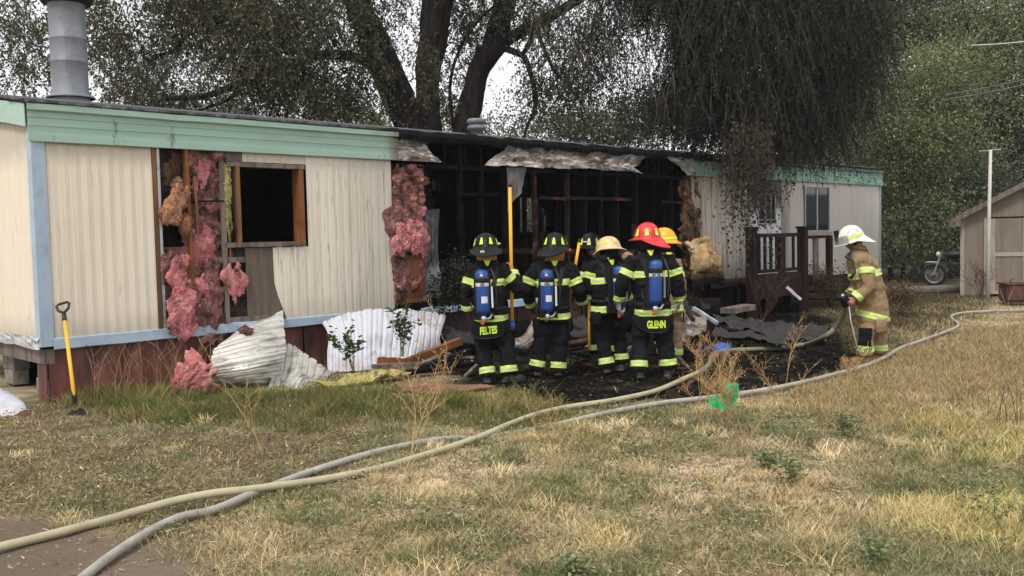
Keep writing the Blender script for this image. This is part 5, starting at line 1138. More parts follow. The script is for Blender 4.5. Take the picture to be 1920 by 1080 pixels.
def catmull(pts, n=10):
    P = [Vector(p) for p in pts]; P = [P[0]*2-P[1]]+P+[P[-1]*2-P[-2]]; out = []
    for i in range(1, len(P)-2):
        for k in range(n):
            t = k/n; a, b, c, d_ = P[i-1], P[i], P[i+1], P[i+2]
            out.append(.5*((2*b)+(-a+c)*t+(2*a-5*b+4*c-d_)*t*t+(-a+3*b-3*c+d_)*t*t*t))
    out.append(P[-2]); return out
def hose(pts, r, m_, label, zs=None, extra=()):
    P = []
    for i, p in enumerate(pts):
        g_ = ground_at(p[0], p[1]+0, r); g_.z = r*.9+(p[2] if len(p) > 2 else 0); P.append(g_)
    P += [Vector(e) for e in extra]
    Q = catmull(P, 12); o = MB().tube(Q, [r*(1+.05*fbm((i*.21, 0, 0))) for i in range(len(Q))], 14).build('fire_hose', m_, None, True)
    return tag(o, label, 'hose', 'fire hoses lying across the grass')
hose([(-260, 1075), (-60, 1040), (0, 1025), (90, 1003), (200, 974), (320, 950, .035), (400, 938, .05), (460, 927, .035), (560, 905), (640, 892), (720, 875), (830, 842), (900, 818), (960, 793), (1010, 775), (1070, 762), (1150, 750), (1230, 732), (1290, 706), (1316, 695)], .0275, MT['hose_tan'],
     'long tan fire hose running from the lower left corner across the yard')
hose([(1314, 695.5), (1324, 688), (1331, 678), (1334, 668), (1345, 660), (1370, 656.5), (1400, 655), (1460, 652), (1510, 645)], .034, MT['hose_green'],
     'olive attack hose bending over the burnt ground and rising to the officer\'s nozzle', extra=[at(1543, 633, 12.9), at(1566, 615, 12.75), at(1580, 592, 12.55), at(1586, 572, 12.4), at(1585, 560, 12.36)])
g_ = ground_at(1315, 696, .03); ga = ground_at(1309, 698, .03); cpl = MB().tube([ga, ga.lerp(g_, .5), g_, g_+(g_-ga)], [.037, .040, .036, .037], 14).build('hose_coupling', MT['galv'], None, True); tag(cpl, 'metal hose coupling at the edge of the burnt ground', 'coupling')
hose([(100, 1130), (168, 1072), (230, 1026), (290, 990), (340, 968), (400, 955), (470, 926), (540, 899), (600, 878), (700, 848), (790, 829), (850, 820, -.005), (900, 815, -.035), (960, 803, -.045), (1040, 790, -.035), (1125, 775, -.01), (1230, 757), (1330, 745), (1400, 736), (1480, 722), (1560, 703), (1630, 683), (1662, 672, .03), (1690, 652), (1740, 634), (1790, 615), (1796, 606), (1786, 598), (1786, 591), (1810, 586), (1860, 583), (1920, 581), (2000, 579)], .027, MT['hose_grey'],
     'pale grey hose passing under the tan hose and curling off behind the officer')

# crumpled sheet metal
def patch(name, rows, m_, label, cat, nu=70, nv=40, corr=(0, .1, .02), crumple=.03, th=.004, group=None, par=None, back=None, seed=0, flat=False):
    """rows: list of lists of control points, top to bottom; corr = (direction 0 along rows / 1 across, pitch, depth)"""
    Rr = [[Vector(p) for p in r] for r in rows]
    def ev(pts, t):
        n = len(pts)-1; x = min(t*n, n-1e-6); i = int(x); f = x-i
        a = pts[max(i-1, 0)]; b = pts[i]; c = pts[i+1]; d_ = pts[min(i+2, n)]
        return .5*((2*b)+(-a+c)*f+(2*a-5*b+4*c-d_)*f*f+(-a+3*b-3*c+d_)*f**3)
    def fn(s, t): return ev([ev(r, s) for r in Rr], t)
    nrm = None; V = []
    for j in range(nv+1):
        for i in range(nu+1):
            s, t = i/nu, j/nv; p = fn(s, t); e = .01
            n_ = (fn(min(s+e, 1), t)-fn(max(s-e, 0), t)).cross(fn(s, min(t+e, 1))-fn(s, max(t-e, 0)))
            if n_.length > 0: n_.normalize()
            c = (s if corr[0] else t)/corr[1]; fr = c % 1
            w = corr[2]*(1 if fr < .22 else (0 if fr > .30 else .5))+corr[2]*.35*(1 if .58 < fr < .66 else 0)
            cr = crumple*fbm((p.x*2.1, p.y*2.1, p.z*2.1+seed), 4)+crumple*.5*abs(fbm((p.x*5, p.z*5, seed+5), 2))
            V.append(p+n_*(w+cr)+Vector((0, 0, 1))*(.02*fbm((s*9, t*9, seed), 3) if (i in (0, nu) or j in (0, nv)) else 0))
    Fc = [(j*(nu+1)+i, j*(nu+1)+i+1, (j+1)*(nu+1)+i+1, (j+1)*(nu+1)+i) for j in range(nv) for i in range(nu)]
    o = mesh_np(name, V, Fc, m_, par, False)
    o.data.polygons.foreach_set('use_smooth', np.full(len(Fc), not flat))
    md = o.modifiers.new('t', 'SOLIDIFY'); md.thickness = th
    return tag(o, label, cat, group)
A = at
patch('crumpled_siding_sheet', [[A(430, 634, 12.2), A(470, 606, 12.7), A(505, 588, 13.0), A(530, 574, 13.1)],
    [A(402, 655, 11.8), A(440, 640, 11.9), A(490, 628, 12.1), A(534, 620, 12.5)],
    [A(393, 690, 11.35), A(440, 682, 11.3), A(490, 672, 11.45), A(536, 662, 11.9)],
    [A(396, 716, 11.45), A(440, 712, 11.3), A(480, 706, 11.35), A(520, 700, 11.7)],
    [A(402, 738, 11.9), A(440, 738, 11.8), A(480, 738, 11.7), A(508, 738, 11.75)]], MT['sheet_back'], 'curled silver siding sheet leaning on the wall below the pink insulation', 'metal sheet', 60, 110, (0, .10, .034), .018, seed=1, flat=True)
patch('bent_siding_sheet', [[A(518, 640, 12.5), A(548, 648, 12.6), A(580, 668, 12.5), A(624, 700, 12.4)],
    [A(512, 676, 12.0), A(545, 676, 12.15), A(575, 700, 11.9), A(606, 712, 12.0)],
    [A(506, 722, 11.45), A(536, 712, 11.8), A(560, 706, 11.5), A(585, 722, 11.6)],
    [A(500, 736, 11.3), A(530, 742, 11.2), A(545, 738, 11.15), A(566, 737, 11.2)]], MT['sheet_back'], 'bent silver sheet folded over the grass, right of the curled one', 'metal sheet', 90, 40, (1, .11, .020), .02, seed=7, flat=True)
patch('white_siding_sheet', [[A(604, 604, 13.1), A(640, 590, 13.3), A(700, 581, 13.6), A(760, 578, 14.0), A(800, 584, 14.2), A(836, 592, 14.4)],
    [A(616, 628, 12.9), A(650, 625, 13.0), A(700, 620, 13.2), A(760, 618, 13.5), A(800, 622, 13.7), A(826, 628, 13.9)],
    [A(614, 662, 12.7), A(650, 660, 12.8), A(700, 656, 13.0), A(756, 652, 13.3), A(796, 650, 13.5), A(826, 652, 13.8)],
    [A(615, 698, 12.5), A(650, 697, 12.6), A(700, 693, 12.8), A(752, 688, 13.1), A(792, 680, 13.4), A(818, 672, 13.7)]], MT['sheet_white'], 'long white corrugated sheet stood against the skirting beside green seedlings', 'metal sheet', 170, 30, (1, .065, .02), .03, seed=3)
patch('rusty_siding_sheet', [[A(1252, 588, 14.0), A(1285, 584, 14.2), A(1318, 590, 14.4)], [A(1254, 604, 13.3), A(1290, 600, 13.4), A(1325, 604, 13.5)], [A(1262, 620, 12.9), A(1295, 622, 12.8), A(1322, 613, 12.9)]], MT['sheet_burnt'], 'small scorched corrugated sheet right of the yellow-helmeted firefighter', 'metal sheet', 50, 30, (0, .25, .03), .10, seed=9)
patch('white_siding_scrap', [[A(966, 634, 14.2), A(984, 622, 14.3), A(996, 596, 14.6)], [A(966, 644, 13.9), A(984, 640, 14.0), A(1000, 624, 14.2)], [A(968, 652, 13.9), A(984, 654, 14.0), A(996, 648, 14.1)]], MT['sheet_burnt'], 'torn pale siding scrap between the two leftmost firefighters', 'metal sheet', 30, 24, (0, .3, .02), .06, seed=11)
patch('white_end_sheet', [[A(-60, 712, 10.9), A(0, 728, 10.9), A(30, 742, 10.9)], [A(-60, 750, 10.3), A(0, 752, 10.4), A(48, 760, 10.5)], [A(-70, 790, 9.8), A(0, 780, 10.0), A(66, 775, 10.1)]], MT['sheet_white'], 'dirty white sheet lying at the far left below the end wall', 'metal sheet', 40, 20, (0, .5, .01), .04, seed=13)
patch('red_panel_scrap', [[A(-60, 786, 10.0), A(0, 782, 10.1), A(60, 776, 10.2)], [A(-60, 800, 9.7), A(0, 795, 9.8), A(58, 790, 9.9)]], MT['skirt'], 'flat red-brown panel scrap at the far left edge of the grass', 'panel', 20, 8, (0, .5, .0), .04, th=.02, seed=17)
def bd(name, p, q, w, h, m_, label, cat='board', group='charred boards and scraps on the ground', up=(0, 0, 1)):
    a, b = A(*p), A(*q); root = empty if False else None
    mb = MB(); n = 6; d_ = (b-a); l = d_.length; d_.normalize(); x = d_.cross(Vector(up)).normalized(); y = x.cross(d_); V = []; Ff = []
    for i in range(n+1):
        t = i/n; c = a.lerp(b, t)+y*.012*fbm((t*4, w*50, 3)); ww = w*(1+.25*fbm((t*6, h*90, 1))); hh = h*(1+.25*fbm((t*6, h*70, 5)))
        V += [c-x*ww/2-y*hh/2, c+x*ww/2-y*hh/2, c+x*ww/2+y*hh/2, c-x*ww/2+y*hh/2]
    for i in range(n):
        for k in range(4): Ff.append((i*4+k, i*4+(k+1) % 4, i*4+4+(k+1) % 4, i*4+4+k))
    Ff += [(3, 2, 1, 0), tuple(n*4+k for k in range(4))]
    return tag(mesh_np(name, V, Ff, m_), label, cat, group)
bd('wooden_beam', (764, 679, 12.6), (862, 640, 13.6), .09, .10, MT['wood_orange'], 'orange-brown beam slanting up beside the white sheet, the longest there')
bd('wooden_beam', (708, 676, 12.8), (768, 678, 12.8), .10, .09, MT['wood_orange'], 'short orange beam lying level in front of the white sheet')
bd('wooden_beam', (790, 690, 12.4), (880, 658, 13.0), .10, .07, MT['half_char'], 'half-burnt beam just below the long orange beam')
bd('wooden_beam', (700, 688, 12.4), (840, 678, 12.8), .16, .05, MT['wood_grey'], 'weathered grey plank under the short orange beam')
bd('wooden_beam', (760, 700, 12.0), (905, 680, 12.5), .14, .05, MT['char'], 'black charred plank left of the leftmost firefighter\'s feet')
bd('wooden_beam', (872, 706, 11.9), (894, 684, 12.3), .04, .03, MT['wood_grey'], 'thin grey stick slanting beside the leftmost firefighter\'s leg')
tag(ragged('plywood_sheet', [(0, 0), (1.25, .0), (.9, .62), (.1, .5)], MT['ply'], 0, .015), 'flat brown plywood sheet on the grass before the leftmost firefighter', 'board', 'charred boards and scraps on the ground')
ply = bpy.data.objects['plywood_sheet']; ply.parent = None
c0, c1, c2, c3 = ground_at(738, 718, .03), ground_at(930, 724, .05), ground_at(856, 744, .03), ground_at(742, 734, .02)
for v in ply.data.vertices:
    s, t = v.co.x/1.25, v.co.z/.62; p = (c0.lerp(c1, s)).lerp(c3.lerp(c2, s), t); v.co = p+Vector((0, 0, .02*fbm((s*4, t*4, 0))))
o = fluff('insulation_strip', (0, 0, 0), (1.0, .24, .055), MT['yellow_fluff'], None, .14, 3, 64, 5); p0, p1 = ground_at(612, 724), ground_at(745, 712)
o.location = (p0+p1)/2+Vector((0, 0, .05)); o.rotation_euler = (0, -.02, math.atan2(p1.y-p0.y, p1.x-p0.x)); o.scale = (.62, .8, 1)
tag(o, 'yellow insulation strip lying on the grass under the white sheet', 'insulation')
bd('wooden_beam', (640, 704, 12.2), (742, 705, 12.3), .2, .03, MT['ply'], 'thin brown board on top of the yellow insulation strip')
g0 = ground_at(360, 742)
o = torn((0, 0, 0), (.20, .12, .24), MT['pink'], 77, 1.0, name='insulation_clump'); o.parent = None; o.location = (g0.x-.02, g0.y+.10, .19); tag(o, 'pink insulation clump fallen on the grass by the red skirting', 'insulation')
o = fluff('insulation_clump', (0, 0, 0), (.10, .10, .06), MT['pink_dull'], None, .4, 7, 36, 9); o.location = ground_at(395, 742)+Vector((0, 0, .08)); tag(o, 'small dull pink insulation scrap beside the curled silver sheet', 'insulation')
o = fluff('insulation_clump', (0, 0, 0), (.08, .05, .06), MT['pink_dull'], None, .3, 8, 36, 12); o.location = A(464, 621, 12.25)-Vector((0, .08, 0)); tag(o, 'small pink scrap stuck on top of the curled silver sheet', 'insulation')
# flat charred siding and scraps to the right of the crew
patch('charred_siding_sheet', [[A(1335, 584, 17.0), A(1400, 600, 16.6), A(1470, 604, 16.4), A(1552, 618, 16.0)], [A(1345, 604, 15.6), A(1420, 622, 15.0), A(1480, 632, 14.6), A(1550, 632, 14.6)]], MT['sheet_char'] if 'sheet_char' in MT else MT.setdefault('sheet_char', mat('charred_sheet_metal', (.030, .028, .027), .7, .0, layers=[('n', (.11, .105, .10), 4, (1, 1, 1), .52, .64, .7), ('n', (.015, .015, .015), 4, (1, 1, 1), .5, .62, .9)], bump=(12, .01))), 'long charred siding sheet flat on the ground left of the officer', 'metal sheet', 80, 16, (0, .33, .02), .16, seed=19)
patch('charred_siding_sheet', [[A(1345, 610, 15.0), A(1400, 622, 14.6), A(1460, 636, 14.0), A(1490, 642, 13.9)], [A(1335, 618, 14.4), A(1395, 634, 14.0), A(1440, 640, 13.7), A(1480, 646, 13.6)]], MT['sheet_char'], 'narrower charred siding sheet in front of the long one left of the officer', 'metal sheet', 60, 12, (0, .5, .02), .10, seed=23)
bd('wooden_beam', (1300, 578, 14.5), (1345, 606, 14.0), .05, .05, MT['metal_trim'], 'shiny bent trim strip slanting right of the small scorched sheet', 'trim strip')
bd('wooden_beam', (1282, 575, 14.2), (1300, 600, 13.6), .05, .04, MT['peel'], 'pale scorched stick leaning beside the yellow-helmeted firefighter', 'stick')
bd('wooden_beam', (1292, 566, 15.6), (1350, 566, 15.4), .10, .12, MT['half_char'], 'half-burnt timber in the rubble against the blackened skirting')
bd('wooden_beam', (1362, 583, 17.4), (1405, 575, 17.8), .30, .10, MT['wood_grey'], 'grey board fallen flat before the entry deck')
patch('pale_panel_scrap', [[A(1312, 562, 15.2), A(1333, 566, 15.2)], [A(1316, 578, 15.0), A(1332, 578, 15.0)]], MT['peel'], 'small pale pinkish panel scrap standing in the rubble', 'panel', 12, 10, (0, .5, 0), .08, seed=31)
bd('wooden_beam', (1475, 538, 18.3), (1502, 562, 18.2), .05, .05, MT['sheet_white'], 'thin white post slanting beneath the entry deck', 'post')
rr = random.Random(5)
for k in range(46):                                                    # charred bits strewn where the siding came down
    px = rr.choice((rr.uniform(780, 1000), rr.uniform(1260, 1540), rr.uniform(1000, 1300))); py = rr.uniform(612, 700) if px < 1300 else rr.uniform(585, 640)
    g_ = ground_at(px, py, .03); a_ = rr.uniform(0, 3.1); L_ = rr.uniform(.12, .65)
    e_ = g_+Vector((math.cos(a_)*L_, math.sin(a_)*L_, rr.uniform(-.0, .10)))
    mb = MB().bar(g_, e_, rr.uniform(.03, .12), rr.uniform(.015, .05)); o = mb.build('charred_scrap', MT[rr.choice(['char', 'char', 'half_char', 'sheet_burnt', 'wood_grey', 'char', 'brown_fluff'])])
    tag(o, 'small charred scrap of board strewn on the burnt ground', 'scrap', 'charred scraps on the burnt ground')
for k in range(8):                                                     # heaps under the burnt wall
    u = 5.7+k*1.0; z = .12+.1*rr.random(); o = fluff('ash_heap', (0, 0, 0), (.45, .35, .22), MT['sheet_char'] if k % 3 == 0 else MT['char'], None, .4, 4, 30, 60+k); o.location = hw(u, -.45-.3*rr.random(), z)
    tag(o, 'low heap of black ash along the foot of the burnt wall, '+nth(k, 8), 'ash heap', 'ash heaps along the burnt wall')
# blue cloth
o = patch('blue_cloth', [[ground_at(1296, 649, .08), ground_at(1330, 647, .11), ground_at(1352, 645, .10), ground_at(1368, 641, .16)], [ground_at(1298, 654, .06), ground_at(1332, 654, .06), ground_at(1354, 656, .07), ground_at(1366, 655, .06)]], MT['blue_plastic'], 'crumpled blue plastic strip on the burnt ground behind the hose', 'plastic strip', 50, 12, (0, .5, .0), .12, seed=27)
# blocks holding up the left end
for k, (u, v, z) in enumerate(((.25, .55, 0), (.25, .55, .2), (.27, 1.9, 0), (.27, 1.9, .2))):
    mb = MB(); Mx = Matrix.Translation(hw(u, v, z)) @ Matrix.Rotation(HA+rr.uniform(-.1, .1), 4, 'Z')
    mb.box(-.1, .1, -.2, .2, 0, .195, M=Mx, bev=.008); tag(mb.build('concrete_block', MT['concrete']), ('upper' if z else 'lower')+(' grey concrete block of the near pier under the left end' if v < 1 else ' grey concrete block of the far pier under the left end'), 'concrete block', 'blocks under the home')
# bright green rag in the dry weed
V = []
rg = [(1329, 762), (1331, 742), (1341, 739), (1348, 742), (1356, 744), (1356, 727), (1368, 717), (1384, 719), (1386, 735), (1381, 752), (1374, 766), (1352, 768)]
gY = ground_at(1357, 812).y; bm = bmesh.new(); vs = []
for i in range(len(rg)):
    a, b = rg[i], rg[(i+1) % len(rg)]
    for k in range(4): t = k/4; vs.append(bm.verts.new(at(a[0]+(b[0]-a[0])*t+rr.uniform(-1.5, 1.5), a[1]+(b[1]-a[1])*t+rr.uniform(-1.5, 1.5), gY)))
f = bm.faces.new(vs); bmesh.ops.triangulate(bm, faces=[f]); bmesh.ops.subdivide_edges(bm, edges=bm.edges[:], cuts=2)
for v in bm.verts: v.co.y += .05*fbm((v.co.x*7, 0, v.co.z*7), 3)
me = bpy.data.meshes.new('green_rag'); bm.to_mesh(me); bm.free(); me.materials.append(MT['green_rag']); o = link('green_rag', me); o.modifiers.new('t', 'SOLIDIFY').thickness = .004
tag(o, 'bright green rag caught in the dry tumbleweed', 'rag')
# ================================================================== ground
def poly_w(pts): return np.array([(ground_at(x, y).x, ground_at(x, y).y) for x, y in pts])
def sdist(P, poly):
    """signed distance (positive inside)"""
    n = len(poly); d = np.full(len(P), 1e9); ins = np.zeros(len(P), bool)
    for i in range(n):
        a = poly[i]; b = poly[(i+1) % n]; e = b-a; w = P-a
        t = np.clip((w@e)/(e@e), 0, 1); d = np.minimum(d, np.hypot(*(w-np.outer(t, e)).T))
        c = ((a[1] <= P[:, 1]) & (b[1] > P[:, 1])) | ((b[1] <= P[:, 1]) & (a[1] > P[:, 1]))
        xi = a[0]+(P[:, 1]-a[1])*e[0]/(e[1] if e[1] != 0 else 1e-9); ins ^= c & (P[:, 0] < xi)
    return np.where(ins, d, -d)
PL = dict(
    char=poly_w([(815, 690), (850, 722), (930, 728), (990, 742), (1080, 760), (1200, 748), (1290, 752), (1420, 738), (1500, 722), (1600, 688), (1640, 672), (1600, 640), (1570, 620), (1560, 596), (1500, 575), (1400, 555), (1200, 560), (900, 590), (800, 640)]),
    dirt=poly_w([(-300, 935), (0, 952), (140, 962), (270, 985), (330, 1020), (390, 1080), (360, 1160), (-300, 1160)]),
    green=poly_w([(120, 735), (400, 745), (640, 735), (830, 745), (1000, 745), (1080, 775), (960, 800), (840, 800), (700, 800), (520, 810), (420, 800), (160, 790)]),
    litter=poly_w([(-300, 760), (120, 760), (300, 800), (640, 800), (760, 830), (640, 900), (400, 950), (250, 975), (0, 950), (-300, 940)]),
    tan=poly_w([(1440, 740), (1560, 700), (1680, 655), (1800, 620), (2300, 570), (2300, 790), (1920, 800), (1700, 815), (1500, 800)]),
    yel1=poly_w([(1700, 800), (1800, 775), (2200, 740), (2200, 880), (1920, 870), (1760, 855)]), yel2=poly_w([(1680, 950), (1800, 925), (2200, 900), (2200, 1050), (1900, 1030), (1720, 1000)]),
    dim=poly_w([(1380, 640), (1560, 648), (1640, 655), (1760, 600), (1800, 575), (1840, 560), (1800, 528), (1500, 515), (1380, 560)]),  # dark dirt and weeds by the deck, shade included in the colour
    green2=poly_w([(960, 790), (1130, 775), (1250, 770), (1300, 820), (1220, 850), (1000, 840)]),
    soil=poly_w([(1240, 850), (1420, 830), (1560, 860), (1500, 960), (1330, 990), (1240, 940)]), soil2=poly_w([(660, 860), (920, 830), (960, 880), (820, 960), (640, 960)]))
def mask(P, k, w=.35, amp=.5, sc=1.4, seed=0):
    P3 = np.c_[P, np.zeros(len(P))]; return np.clip((sdist(P, PL[k])+amp*vfbm(P3, sc, 4, seed+hash_(k)))/w+.5, 0, 1)
def hash_(k): return sum(ord(c) for c in k) % 17
def gz(P):
    P3 = np.c_[P, np.zeros(len(P))]; near = np.clip((60-np.abs(P[:, 1]))/40, 0, 1)
    return (.045*vfbm(P3, .5, 3, 2)+.022*vfbm(P3, 2.4, 3, 4)+.010*vfbm(P3, 9, 2, 6))*near-.01
xs = np.concatenate([-np.geomspace(600, 9, 26), np.arange(-8.5, 9, .07), np.arange(9, 19, .22), np.geomspace(19.2, 600, 26)])
ys = np.concatenate([-np.geomspace(600, 3, 20), np.arange(-2, 3.5, .5), np.arange(3.6, 15, .07), np.arange(15, 30, .2), np.geomspace(30.3, 900, 30)])
GX, GY = np.meshgrid(xs, ys); P2 = np.c_[GX.ravel(), GY.ravel()]; P3 = np.c_[P2, np.zeros(len(P2))]
gh = gz(P2)
def mixc(c, k, m_): return c*(1-m_[:, None])+np.array(k)*m_[:, None]
n1, n2, n3 = vfbm(P3, 1.1, 4, 1), vfbm(P3, 5, 4, 3), vfbm(P3, 18, 2, 5)
base = np.tile(np.array((.20, .165, .10)), (len(P2), 1)); base = mixc(base, (.44, .36, .23), np.clip(.6+n2*1.6, 0, 1)*.8); base = mixc(base, (.07, .06, .035), np.clip(n1*2, 0, 1)*.6)
base = mixc(base, (.072, .054, .034), mask(P2, 'litter')*.85*np.clip(.6+n2*2, 0, 1)); base = mixc(base, (.09, .085, .04), mask(P2, 'green')*.7)
base = mixc(base, (.60, .46, .33), np.maximum(mask(P2, 'soil', .6), .8*mask(P2, 'soil2', .6))*np.clip(.8+n2*1.5, 0, 1))
base = mixc(base, (.19, .15, .09), mask(P2, 'tan')*.8)
dm = mask(P2, 'dirt', .55, .6, 2.4); base = mixc(base, (.138, .106, .076), dm); base = mixc(base, (.18, .145, .11), dm*np.clip(n1*2+.2, 0, 1)*.6)
base = mixc(base, (.085, .062, .04), mask(P2, 'dim', 1.5, .8)*.9)  # brown dirt, with the shade lying there mixed into its colour
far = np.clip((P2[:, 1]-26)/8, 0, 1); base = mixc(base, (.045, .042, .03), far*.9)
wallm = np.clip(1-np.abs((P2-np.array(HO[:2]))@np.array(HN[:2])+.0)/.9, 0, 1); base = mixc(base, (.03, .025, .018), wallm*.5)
cm = mask(P2, 'char', .3, .35, 1.6); base = mixc(base, (.007, .0065, .0055), cm*np.clip(1.05+n2*.5, 0, 1)); base = mixc(base, (.025, .022, .018), cm*np.clip(n3*2-.5, 0, 1)*.5)
MT['ground'] = mat('dry_soil', (.1, .1, .1), .95, vcol=True, layers=[('n', (.05, .04, .03), 22, (1, 1, 1), .60, .72, .45)], bump=(26, .02), spec=.02)
nx = len(xs); ny = len(ys); idx = np.arange(nx*ny).reshape(ny, nx)
Fq = np.c_[idx[:-1, :-1].ravel(), idx[:-1, 1:].ravel(), idx[1:, 1:].ravel(), idx[1:, :-1].ravel()]
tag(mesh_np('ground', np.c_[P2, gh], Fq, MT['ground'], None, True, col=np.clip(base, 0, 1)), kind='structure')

# ------------------------------------------------------------------ grass and litter
def blades(name, P, hgt, wid, lean, colr, label, cat, tipc=None, z0=None):
    """curved three-facet blades. P (n,2)"""
    n = len(P); z = gz(P)-.005 if z0 is None else z0
    a = rng.random(n)*2*np.pi; fa = rng.random(n)*2*np.pi; dx, dy = np.cos(a), np.sin(a); wx, wy = np.cos(fa), np.sin(fa)
    l = lean*(.4+rng.random(n)); V = np.zeros((n, 5, 3), np.float32)
    for k, (t, w) in enumerate(((0, 1), (0, -1), (.55, .8), (.55, -.8), (1, 0))):
        off = l*t**1.7
        V[:, k, 0] = P[:, 0]+dx*off*hgt+wx*w*wid/2; V[:, k, 1] = P[:, 1]+dy*off*hgt+wy*w*wid/2; V[:, k, 2] = z+hgt*t*np.sqrt(np.clip(1-(l*.5)**2, .2, 1))
    i = np.arange(n)*5; Ft = np.concatenate([np.c_[i, i+1, i+3], np.c_[i, i+3, i+2], np.c_[i+2, i+3, i+4]])
    cc = np.repeat(colr[:, None, :], 5, 1); cc[:, :2] *= .85; 
    if tipc is not None: cc[:, 4] = cc[:, 4]*.4+tipc*.6
    return tag(mesh_np(name, V.reshape(-1, 3), Ft, MT['grass'], None, False, col=cc.reshape(-1, 3)), label, cat, kind='stuff')
def field(n, y0, y1, pw=1.0, ang=.66):
    u = rng.random(n); y = (y0**(1-pw)+u*(y1**(1-pw)-y0**(1-pw)))**(1/(1-pw)) if pw != 1 else y0*(y1/y0)**u
    x = (rng.random(n)*2-1)*ang*y; return np.c_[x, y]
def infront(P): return ((P-np.array(HO[:2]))@np.array(HN[:2]) < -.12) | ((P-np.array(HO[:2]))@np.array(HD[:2]) > 22.4)
def keep(P, pr):
    s = rng.random(len(P)) < pr; return P[s]
def N2(P, sc, o=4, sd=0): return vfbm(np.c_[P, np.zeros(len(P))], sc, o, sd)
def pick(P, cols, jit=.22):
    c = np.array(cols)[rng.integers(0, len(cols), len(P))]; return np.clip(c*(1+jit*(rng.random((len(P), 1))*2-1)), 0, 1)
GRN = [(.115, .135, .042), (.150, .160, .052), (.085, .105, .036), (.22, .20, .075)]; STR = [(.68, .54, .31), (.74, .62, .40), (.52, .42, .24), (.40, .34, .19)]
TAN = [(.42, .31, .16), (.52, .40, .22), (.32, .24, .12), (.28, .25, .11)]; YEL = [(.56, .49, .18), (.66, .56, .24), (.43, .41, .15), (.74, .60, .32)]; GGR = [(.22, .25, .12), (.30, .31, .17), (.17, .20, .09), (.40, .37, .21)]
A_ = field(365000, 4.0, 26, 1.15, .72); A_ = A_[infront(A_)]
ch_, di_, gr_, li_, ta_ = mask(A_, 'char', .3, .35, 1.6), mask(A_, 'dirt', .55, .6, 2.4), mask(A_, 'green'), mask(A_, 'litter'), mask(A_, 'tan')
ye_ = np.maximum(mask(A_, 'yel1', .5), mask(A_, 'yel2', .5)); g2_ = mask(A_, 'green2', .5); so_ = np.maximum(mask(A_, 'soil', .6), .8*mask(A_, 'soil2', .6))*.9
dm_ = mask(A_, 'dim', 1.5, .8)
free = np.clip(1-di_*1.02, 0, 1)*np.clip(1-ch_*.985, 0, 1)
dist = A_[:, 1]; W0 = np.clip(.0032+.00042*dist, 0, .016)
c1, c2, c3, c4 = N2(A_, 1.6, 4, 40), N2(A_, 4.5, 3, 41), N2(A_, 1.0, 4, 42), N2(A_, 2.6, 4, 43)
def mk(name, pr, h, lean, cols, label, cat, jit=.22, tip=None):
    s = rng.random(len(A_)) < np.clip(pr, 0, 1)*free; P = A_[s]
    hh = (h[s] if hasattr(h, '__len__') else h)*(.45+.8*rng.random(len(P)))
    return blades(name, P, hh, W0[s], lean, pick(P, cols, jit), label, cat, tip)
cl = np.clip(c4*3+.3, 0, 1)
gr2 = gr_*np.clip(.5+c2*3, 0, 1)
wallg = np.clip(1-np.abs((A_-np.array(HO[:2]))@np.array(HN[:2]))/1.8, 0, 1)
mk('green_grass', gr_*.45+g2_*.6+wallg*.5*(1-li_)+np.clip(c1*2.6-.05, 0, 1)*.85*(1-li_*.3)*(1-ta_*.7)*(1-so_), .035+.07*gr_+.04*np.clip(c3*2, 0, 1)+.10*wallg, .7, GRN, 'green grass growing along the home and in patches over the yard', 'grass')
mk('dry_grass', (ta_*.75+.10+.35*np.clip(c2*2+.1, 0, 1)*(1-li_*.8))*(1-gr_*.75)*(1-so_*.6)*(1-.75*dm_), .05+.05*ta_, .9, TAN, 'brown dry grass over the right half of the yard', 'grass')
mk('straw_grass', np.clip(-c1*3-.1, 0, 1)*.55*(1-gr_*.85)*(1-ta_*.7)*(1-li_*.85)*(1-so_*.5)*(.3+.7*cl), .04+.05*cl, 1.1, STR, 'pale straw-coloured grass tufts in the foreground', 'grass')
mk('yellow_grass', ye_*.8+np.clip(c3*3-1.0, 0, 1)*.4*(1-li_)*(1-gr_*.5), .08+.03*cl, .9, YEL, 'yellow-green grass patches at the lower right', 'grass')
mk('grey_green_grass', np.clip(c1*2.6+.55, 0, 1)*.85*np.clip((10.5-dist)/3, 0, 1)*(1-li_*.6)*(1-ye_)*(1-so_*.7), .045+.03*cl, 1.1, GGR, 'grey-green short grass and weeds in the foreground', 'grass')
mk('mixed_grass', gr_*.22+.10*(1-li_), .09, .9, [(.30, .25, .11), (.22, .19, .08), (.38, .31, .16), (.16, .13, .06)], 'olive and straw grass blades mixed into the green strip', 'grass', .3)
mk('dim_grass', dm_*.9, .10, .8, [(.10, .08, .045), (.09, .095, .04), (.14, .09, .05), (.06, .06, .03)], 'brown-green weeds with shade put into their colour, round the deck and behind the officer', 'grass', .3)
mk('dead_grass', li_*.9+.14+.30*gr_, .035, 1.3, [(.15, .105, .062), (.20, .15, .09), (.10, .07, .04), (.14, .14, .055), (.30, .23, .15)], 'short dead brown grass on the bare strip before the home', 'grass', .3)
